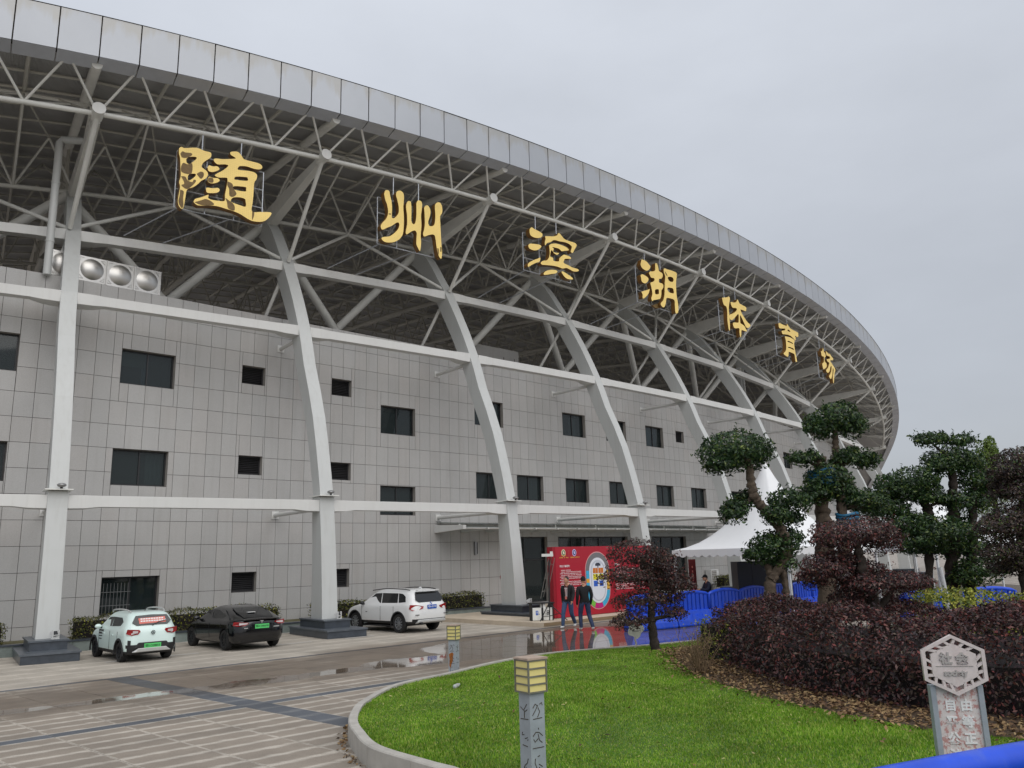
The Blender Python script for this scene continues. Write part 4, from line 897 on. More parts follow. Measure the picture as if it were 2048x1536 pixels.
TREES = {'T1':([(2.67,18.9,2.36,0.59,0.39),(3.27,19.1,2.17,0.41,0.35),(2.4,18.6,1.9,0.54,0.25),(3.44,19.1,1.81,0.46,0.3),(3.68,18.8,1.68,0.36,0.2),(2.7,18.7,1.38,0.58,0.25),(3.43,19.2,1.41,0.39,0.25),(2.47,18.55,0.95,0.44,0.2),(3.48,19.0,1.06,0.34,0.17),(2.97,19.0,1.82,0.34,0.34)],[[(3.034,18.9,0.177,0.145),(2.99,18.9,0.712,0.112),(2.982,18.9,1.112,0.101),(3.055,18.9,1.547,0.102),(2.966,18.9,1.934,0.091),(2.808,18.9,2.328,0.068)],[(2.994,18.9,0.95,0.067),(2.666,18.9,0.915,0.045)],[(2.995,18.9,0.971,0.067),(3.381,18.9,1.026,0.045)],[(3.033,18.9,1.383,0.068),(2.613,18.9,1.34,0.045)],[(3.039,18.9,1.657,0.068),(3.561,18.9,1.676,0.045)],[(3.004,18.9,1.823,0.057),(2.496,18.9,1.859,0.034)]]),'T2':([(5.28,19.2,4.73,0.79,0.45),(4.83,19.0,4.4,0.4,0.26),(5.72,19.4,4.63,0.41,0.29),(5.09,19.2,3.26,0.33,0.23),(5.27,19.3,3.45,0.28,0.19),(5.54,19.4,3.68,0.21,0.17),(6.46,19.3,3.52,0.5,0.28),(6.03,19.0,3.2,0.35,0.25),(6.42,19.4,3.12,0.33,0.24),(5.88,19.2,2.44,0.46,0.3),(5.48,19.0,2.29,0.28,0.18),(6.33,19.4,2.58,0.4,0.33),(6.13,19.3,2.09,0.35,0.21)],[[(5.811,19.2,1.017,0.183),(5.79,19.2,1.516,0.161),(5.914,19.2,1.848,0.15),(6.234,19.2,2.29,0.162),(6.227,19.2,2.689,0.163),(6.082,19.2,3.003,0.152),(5.844,19.2,3.333,0.141),(5.625,19.2,3.63,0.141),(5.574,19.2,3.983,0.13),(5.564,19.2,4.397,0.107),(5.469,19.2,4.662,0.071)],[(5.602,19.2,3.631,0.071),(5.328,19.2,3.464,0.047),(5.113,19.2,3.284,0.035)],[(6.082,19.2,3.003,0.082),(6.376,19.2,3.376,0.047)],[(5.776,19.2,2.099,0.092),(5.834,19.2,1.738,0.104),(5.828,19.2,1.071,0.114)],[(6.062,19.2,1.01,0.103),(6.157,19.2,1.506,0.092),(6.132,19.2,1.954,0.081)]]),'T3':([(8.13,20.3,5.57,0.63,0.41),(7.68,20.1,5.34,0.33,0.25),(8.6,20.5,5.4,0.36,0.26),(7.11,20.0,4.57,0.32,0.16),(7.38,20.1,4.65,0.22,0.11),(8.67,20.5,4.66,0.43,0.25),(8.9,20.4,4.51,0.25,0.18),(8.22,20.1,4.57,0.3,0.17),(7.73,20.1,4.04,0.52,0.42),(7.41,20.0,3.76,0.37,0.25),(8.12,20.4,3.77,0.33,0.28),(8.45,20.3,3.54,0.37,0.22),(8.94,20.5,3.45,0.43,0.28),(7.16,20.3,3.63,0.27,0.17)],[[(7.489,20.3,1.193,0.315),(7.531,20.3,2.138,0.269),(7.585,20.3,2.86,0.234),(7.595,20.3,3.532,0.211),(7.644,20.3,4.212,0.175),(7.678,20.3,4.65,0.163)],[(8.005,20.3,2.006,0.195),(8.065,20.3,2.968,0.16),(8.099,20.3,3.703,0.137),(8.104,20.3,4.299,0.125),(8.099,20.3,4.701,0.113),(8.116,20.3,5.081,0.101),(8.12,20.3,5.463,0.063)],[(7.657,20.3,4.337,0.075),(7.473,20.3,4.492,0.05),(7.221,20.3,4.6,0.038)],[(8.101,20.3,4.387,0.063),(8.528,20.3,4.614,0.05)],[(8.114,20.3,3.394,0.074),(8.788,20.3,3.437,0.05)]]),'T4':([(11.56,22.5,5.28,0.36,0.2),(12.02,22.7,5.34,0.23,0.14),(12.51,22.6,5.23,0.39,0.21),(12.17,22.5,4.69,0.67,0.33),(11.64,22.2,4.49,0.38,0.22),(12.7,22.8,4.6,0.42,0.25),(10.84,22.5,4.09,0.75,0.37),(10.38,22.3,3.86,0.44,0.25),(11.4,22.8,3.99,0.42,0.31),(11.33,22.3,3.65,0.44,0.2),(12.89,22.7,4.1,0.59,0.28),(12.35,22.5,3.54,0.6,0.3),(13.07,22.7,3.74,0.42,0.19),(11.34,22.1,2.71,0.94,0.37),(10.64,22.3,2.95,0.62,0.35),(10.16,22.7,3.44,0.66,0.36),(9.89,22.8,3.7,0.42,0.25),(12.21,22.7,2.78,0.55,0.36),(10.73,22.0,2.5,0.59,0.24),(12.27,22.1,1.72,0.64,0.32),(11.89,22.2,1.49,0.37,0.21),(11.64,22.8,2.29,0.83,0.22),(12.52,22.9,2.26,0.55,0.3)],[[(11.549,22.5,0.78,0.268),(11.722,22.5,1.622,0.216),(11.88,22.5,2.545,0.191),(12.013,22.5,3.486,0.165),(12.11,22.5,4.168,0.138),(12.106,22.5,4.723,0.097),(11.927,22.5,4.937,0.056),(11.646,22.5,5.226,0.028)],[(12.025,22.5,0.831,0.201),(12.206,22.5,1.609,0.162),(12.416,22.5,2.397,0.136),(12.521,22.5,3.2,0.123),(12.686,22.5,3.946,0.069)],[(10.882,22.5,0.798,0.12),(11.139,22.5,1.901,0.122),(11.256,22.5,2.965,0.164),(11.279,22.5,3.438,0.151),(11.027,22.5,3.924,0.083)],[(11.353,22.5,3.477,0.055),(11.813,22.5,3.628,0.055)],[(11.274,22.5,3.1,0.096),(10.528,22.5,3.256,0.069),(10.07,22.5,3.431,0.055)],[(12.141,22.5,4.583,0.055),(12.415,22.5,5.134,0.028)]]),'T5':([(10.88,17.5,4.06,0.43,0.32),(10.43,17.3,3.86,0.28,0.21),(11.19,17.7,3.74,0.54,0.39),(10.73,17.5,3.47,0.47,0.32),(10.51,17.6,3.59,0.22,0.19),(10.6,17.5,2.84,0.55,0.3),(10.04,17.3,2.71,0.36,0.21),(11.06,17.7,2.78,0.43,0.39),(10.59,17.6,2.37,0.47,0.23),(10.07,17.3,2.18,0.31,0.17),(10.74,17.5,2.01,0.46,0.23),(10.36,17.7,1.88,0.3,0.15)],[[(10.558,17.5,1.097,0.166),(10.676,17.5,1.957,0.137),(10.787,17.5,2.783,0.117),(10.884,17.5,3.521,0.086),(10.905,17.5,4.057,0.043)],[(10.764,17.5,2.575,0.064),(10.213,17.5,2.716,0.032)],[(10.882,17.5,3.308,0.064),(10.571,17.5,3.85,0.032)],[(10.692,17.5,2.059,0.053),(10.273,17.5,2.071,0.032)]]),'T6':([(5.61,13.6,2.63,0.61,0.26),(5.17,13.45,2.51,0.31,0.18),(6.05,13.75,2.49,0.35,0.2),(4.97,13.4,2.07,0.37,0.23),(4.75,13.5,1.93,0.21,0.15),(5.34,13.75,2.18,0.28,0.18),(6.02,13.6,1.84,0.6,0.18),(5.57,13.4,1.8,0.37,0.16),(6.41,13.7,1.77,0.28,0.12),(5.42,13.7,1.59,0.29,0.18),(5.72,13.9,2.04,0.33,0.17)],[[(5.713,13.6,0.455,0.191),(5.758,13.6,0.95,0.153),(5.766,13.6,1.414,0.129),(5.661,13.6,1.889,0.114),(5.61,13.6,2.289,0.098),(5.594,13.6,2.572,0.058)],[(5.714,13.6,1.651,0.073),(5.332,13.6,1.859,0.057),(5.067,13.6,2.048,0.033)],[(5.773,13.6,1.336,0.073),(6.021,13.6,1.643,0.057),(6.139,13.6,1.797,0.033)],[(5.848,13.6,0.451,0.111),(5.896,13.6,1.023,0.096),(5.879,13.6,1.411,0.073)]])}
tree('purple_shrub_tree', 'small cloud-pruned purple tree on the lawn in front of the red board', 'tree', 'T1', M_purpled, M_barkd, 1900, .07, seed=1, grow=1.04, second=M_purple, frac=.3)
tree('bonsai_tree', 'leaning cloud-pruned green tree in front of the big white tent', 'tree', 'T2', M_green, M_bark, 1500, .1, seed=2, grow=1.1, second=M_green2, frac=.25)
tr3 = tree('bonsai_tree', 'tall cloud-pruned green tree with blue binding on its cut trunk', 'tree', 'T3', M_green, M_bark, 1400, .105, seed=3, grow=1.12, second=M_green2, frac=.3)
tree('bonsai_tree', 'wide many-tiered green tree right of the stadium end', 'tree', 'T4', M_green, M_barkd, 1250, .11, seed=4, grow=1.17, second=M_green2, frac=.35)
tree('purple_tree', 'large dull purple tree cut off by the right edge', 'tree', 'T5', M_purpled, M_barkd, 2300, .07, second=M_green2, frac=.12, seed=5, grow=1.22)
tree('purple_topiary', 'layered purple topiary with domed top rising from the purple hedge', 'tree', 'T6', M_purple, M_barkd, 3600, .058, seed=6, grow=1.16, second=M_purpled, frac=.5)
# blue binding straps
for (c, r, n_) in (((7.64, 20.2, 3.95), .3, 5), ((8.13, 20.15, 2.95), .24, 4)):
    for k in range(n_):
        z = c[2]+k*.085; pth = [(c[0]+r*math.cos(a), c[1]+r*math.sin(a), z+.03*math.sin(a*2+k)) for a in np.linspace(0, 6.4, 18)]
        MB().path(pth, .042, 6).build('binding', pm('blue_strap', rgb((36, 104, 140)), .6), tr3, smooth=True)
# far pale tree
far_root = thing('conifer_tree', 'pale green tree far off beyond the wide tiered tree', 'tree', (41, 70, 0))
MB().tube((41, 70, 0), (41, 70, 10), .35, .1, 8).build('trunk', M_barkd, far_root)
C, Nn = pad_points([(41, 70, 8, 1.3, 3.1), (41.3, 70, 10.2, .6, 1.3), (42.0, 70, 7.5, .7, 1.6), (40, 70, 6.3, 1.0, 2)], 160, 9, bottom=.5)
place(bpy.data.objects.new('crown', leaves_mesh('crown', C, Nn, .26, M_pale)), far_root)
# hedges: volumes of leaves on a shell
def hedge(name, label, cat, front, back, h, dens, size, m, second=None, frac=.2, group=None, hz=None, tops=.12, spill=.06):
    f = cr([tuple(p) for p in front], 6); b_ = cr([tuple(p) for p in back], 6); n = len(f); base = f[n//2]
    root = thing(name, label, cat, (base.x, base.y, hz if hz is not None else lz(base.x, base.y)), 0, group)
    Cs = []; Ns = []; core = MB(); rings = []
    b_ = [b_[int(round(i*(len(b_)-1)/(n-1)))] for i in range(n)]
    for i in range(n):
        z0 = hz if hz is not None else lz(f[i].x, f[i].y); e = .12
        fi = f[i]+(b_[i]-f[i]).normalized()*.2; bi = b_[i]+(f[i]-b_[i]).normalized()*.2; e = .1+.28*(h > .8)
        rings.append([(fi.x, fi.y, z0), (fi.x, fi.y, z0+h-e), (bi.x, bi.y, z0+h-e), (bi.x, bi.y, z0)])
    core.loft(rings); core.build('hedge_core', M_core, root)  # solid dark block filling the hedge behind its leaf shell
    for i in range(n-1):
        L = (f[i+1]-f[i]).length; W_ = ((b_[i]-f[i]).length+(b_[i+1]-f[i+1]).length)/2
        for part, area in (('f', L*h), ('t', L*W_), ('b', L*h*.4)):
            k = int(area*dens)
            if k < 1: continue
            u = RNG.random(k)[:, None]; v = RNG.random(k)[:, None]; F3 = np.array([f[i]])*(1-u)+np.array([f[i+1]])*u; B3 = np.array([b_[i]])*(1-u)+np.array([b_[i+1]])*u
            dirn = (B3-F3)/np.linalg.norm(B3-F3, axis=1)[:, None]
            if part == 'f': xy = F3+dirn*RNG.normal(.05, spill, (k, 1)); zz = v*h; nr = np.concatenate([-dirn, np.full((k, 1), .35)], 1)
            elif part == 't': xy = F3+(B3-F3)*v; zz = h+RNG.normal(0, .035, (k, 1)); nr = np.concatenate([np.zeros((k, 2)), np.ones((k, 1))], 1)
            else: xy = B3+dirn*RNG.normal(-.05, spill, (k, 1)); zz = v*h; nr = np.concatenate([dirn, np.full((k, 1), .3)], 1)
            # rounded shoulder and gentle waves
            zz = zz+tops*(np.sin(xy[:, :1]*2.3)*np.sin(xy[:, 1:]*1.9))*(zz/h)
            lump = .09*np.sin(xy[:, :1]*4.1+zz*3)*np.sin(xy[:, 1:]*3.7-zz*2)
            if part == 'f': xy = xy+dirn*(np.maximum(0, zz-(h-.34))**1.5*1.5+lump)
            if part == 't': zz = zz-np.maximum(0, .38-np.linalg.norm(xy-F3, axis=1)[:, None])**1.6*1.1+lump*.5
            if hz is None: zz = zz+lawnz(xy[:, 0], xy[:, 1])[:, None]
            else: zz = zz+hz
            Cs.append(np.concatenate([xy, zz], 1)); Ns.append(nr)
    for ii in (0, n-1):   # closed ends
        k = int(((b_[ii]-f[ii]).length*h)*dens); u = RNG.random((k, 1)); xy = np.array([f[ii]])*(1-u)+np.array([b_[ii]])*u; dr = (f[ii]-f[1 if ii == 0 else n-2]).normalized()
        zz = RNG.random((k, 1))*h+(hz if hz is not None else lz(f[ii].x, f[ii].y)); xy = xy+np.array([dr])*RNG.normal(.02, spill, (k, 1)); Cs.append(np.concatenate([xy, zz], 1)); Ns.append(np.tile(np.array([[dr.x, dr.y, .3]]), (k, 1)))
    C = np.concatenate(Cs); Nn = np.concatenate(Ns); keep = RNG.random(len(C)) > .12; C = C[keep]; Nn = Nn[keep]
    Nn = Nn/np.linalg.norm(Nn, axis=1)[:, None]; mi = None; ms = [m]
    if second is not None: ms = [m, second]; mi = RNG.random(len(C)) < frac
    place(bpy.data.objects.new('foliage', leaves_mesh('foliage', C, Nn, size, ms, mi=mi, jit=.7)), root); return root
hedge('purple_hedge', 'long clipped purple hedge behind the lawn', 'hedge', [(3.75, 16.3), (3.8, 14.2), (4.05, 12.4), (4.9, 10.7), (6.2, 9.8), (9, 9.5), (12, 10.5)], [(5.3, 17.3), (6.2, 16.2), (7.2, 14.8), (8.4, 13.6), (9.5, 13), (11, 12.6), (13, 12.8)], .95, 1500, .064, M_purpled, M_purple, .5, tops=.2, spill=.11)
hedge('golden_hedge', 'low golden yellow hedge behind the purple hedge', 'hedge', [(7.6, 15.6), (9, 14.6), (11, 14), (14.5, 14)], [(8.6, 18.2), (10.5, 17.2), (12.5, 16.6), (15.5, 16.5)], 1.02, 420, .08, M_yellow, M_green2, .2)
hedge('golden_shrub', 'yellowish shrub at the left end of the purple hedge', 'shrub', [(3.45, 16.2), (3.6, 15.6), (3.75, 15.2)], [(3.75, 16.9), (3.9, 16.2), (4.0, 15.6)], .72, 420, .06, M_yellow, M_hedge, .5, spill=.1)
def wall_pt(q, off): 
    x, y, t = curve(q); d = dW(q)+off; return (x+d*math.sin(t), y-d*math.cos(t))
for (qa, qb, lab) in ((-4.6, -3.62, 'clipped green hedge left of the first white column'), (-3.38, -2.56, 'clipped green hedge behind the mint green and black cars'), (-2.36, -1.36, 'clipped green hedge behind the white car'), (1.15, 2.2, 'clipped green hedge below the white wall unit')):
    qq_ = np.linspace(qa, qb, 5)
    hedge('wall_hedge', lab, 'hedge', [wall_pt(q, 2.0) for q in qq_], [wall_pt(q, 1.1) for q in qq_], .66, 420, .085, M_hedge, M_yellow, .16, 'clipped hedges along the stadium wall', hz=.24, tops=.05)
# planter strip with stone kerb along the wall
pk = bpy.data.objects.new('planter', None); place(pk); tag(pk, kind='structure')
M_pk = pm('planter_stone', rgb((118, 128, 124)), .5, var=.2, vs=3, rand=.06)
bed = MB(); qsx = np.arange(-5, -1.2, .16)
for a, b in zip(qsx[:-1], qsx[1:]):
    pa, pb = wall_pt(a, 2.75), wall_pt(b, 2.75); pa2, pb2 = wall_pt(a, 2.55), wall_pt(b, 2.55); wa, wb = wall_pt(a, .02), wall_pt(b, .02)
    g = .004; dv = (Vector(pb)-Vector(pa)).normalized()*g
    pa_, pb_ = Vector(pa)+dv, Vector(pb)-dv; pa2_, pb2_ = Vector(pa2)+dv, Vector(pb2)-dv
    mb = MB(); mb.hexa([(*pa_, -.01), (*pb_, -.01), (*pb2_, -.01), (*pa2_, -.01), (*pa_, .3), (*pb_, .3), (*pb2_, .3), (*pa2_, .3)]); mb.build('planter_stone', M_pk, pk)
    n = (Vector(pa)-Vector(wa)).normalized()*.04
    mb = MB(); mb.hexa([(*(pa_+n), .301), (*(pb_+n), .301), (*(pb2_-n), .301), (*(pa2_-n), .301), (*(pa_+n), .345), (*(pb_+n), .345), (*(pb2_-n), .345), (*(pa2_-n), .345)]); mb.build('planter_coping', M_gran, pk)
    bed.quad((*pa2, .24), (*pb2, .24), (*wb, .26), (*wa, .26))
bed.build('planter_soil', pm('planter_soil', rgb((96, 92, 62)), .95, var=.3, vs=4), pk)
# ---- grass blades
def grass(n, bounds, size, name):
    x = RNG.uniform(bounds[0], bounds[1], n*3); y = RNG.uniform(bounds[2], bounds[3], n*3); k = inside(x, y) & ~inside(x, y, SA*1.0) ; dist = np.hypot(x, y); k &= RNG.random(len(x)) < np.clip(9/dist, .3, 1)**1.0; k &= (np.abs(x/np.maximum(y, .1)-.2) < .75)
    x, y, dist = x[k][:n], y[k][:n], dist[k][:n]; n = len(x); z = lawnz(x, y)-.004
    a = RNG.uniform(0, 6.283, n); h = size*RNG.uniform(.5, 1.2, n)*(1+.35*np.sin(x*1.3)*np.sin(y*1.1)); w = .0035*(1+dist/9); lean = RNG.uniform(.1, .75, n)*h; a2 = a+RNG.uniform(-.8, .8, n)+1.57
    bx, by = np.cos(a)*w, np.sin(a)*w; lx, ly = np.cos(a2)*lean, np.sin(a2)*lean
    V = np.stack([np.stack([x-bx, y-by, z], 1), np.stack([x+bx, y+by, z], 1), np.stack([x+lx, y+ly, z+h], 1)], 1).reshape(-1, 3)
    me = bpy.data.meshes.new(name); me.vertices.add(3*n); me.vertices.foreach_set('co', V.ravel().astype(np.float32)); me.loops.add(3*n); me.loops.foreach_set('vertex_index', np.arange(3*n, dtype=np.int32)); me.polygons.add(n); me.polygons.foreach_set('loop_start', np.arange(n, dtype=np.int32)*3); me.polygons.foreach_set('loop_total', np.full(n, 3, np.int32))
    me.materials.append(leaf_mat('grass_blade', [(80, 124, 22), (104, 150, 30), (128, 170, 42), (150, 180, 62), (180, 182, 104)], .55, .35)); me.update(); me.validate(); return place(bpy.data.objects.new(name, me))
tag(grass(330000, (-2.6, 9, 4.6, 22.8), .031, 'grass'), kind='stuff')
# longer tufts creeping over the kerb
# ---- weeds and worn straw-coloured wisps in the lawn
nw = 900; wx = RNG.uniform(-2.3, 7, nw*3); wy = RNG.uniform(5.5, 21, nw*3); kw = inside(wx, wy) & ~inside(wx, wy, SA) & (np.sin(wx*1.9+1)*np.sin(wy*1.3) > -.1); wx, wy = wx[kw][:nw], wy[kw][:nw]
place(tag(bpy.data.objects.new('weeds', leaves_mesh('weeds', np.stack([wx, wy, lawnz(wx, wy)+.028], 1), np.tile([0, 0, 1.0], (len(wx), 1)), .055, leaf_mat('weed_leaf', [(70, 96, 36), (120, 140, 60), (176, 172, 110), (196, 180, 130)], .6, .2), asp=.3, jit=.6)), kind='stuff'))
# ---- fallen leaves, at the hedge foot and by the kerb
n = 7000; x = RNG.uniform(2.4, 9.5, n*8); y = RNG.uniform(8.3, 19, n*8); k = (np.abs(sdist(x, y)-.35) < .45+.2*RNG.normal(size=len(x))) & inside(x, y); x, y = x[k][:n], y[k][:n]
C = np.stack([x, y, lawnz(x, y)+.05+RNG.random(len(x))*.015], 1); Nn = np.tile([0, 0, 1.0], (len(C), 1))
kk = [p_ for p_ in KC if 10.3 < p_.y < 13 and p_.x < 0]; sel = [kk[i_] for i_ in RNG.integers(0, len(kk), 70)]
x2 = np.concatenate([[p_.x-.15-abs(RNG.normal(0, .07)) for p_ in sel], RNG.uniform(-1, 6, 50)]); y2 = np.concatenate([[p_.y-.03 for p_ in sel], RNG.uniform(8.5, 17, 50)]); z2 = np.where(inside(x2, y2), lawnz(x2, y2)+.04, .012)
C2 = np.stack([x2, y2, z2], 1); C = np.concatenate([C, C2]); Nn = np.tile([0, 0, 1.0], (len(C), 1))
M_litter = leaf_mat('dry_leaf', [(72, 52, 38), (104, 78, 54), (136, 108, 74), (164, 140, 100)], .8, .1)
tag(place(bpy.data.objects.new('leaf_litter', leaves_mesh('leaf_litter', C, Nn, .075, M_litter, asp=.5, jit=.35))), kind='stuff')
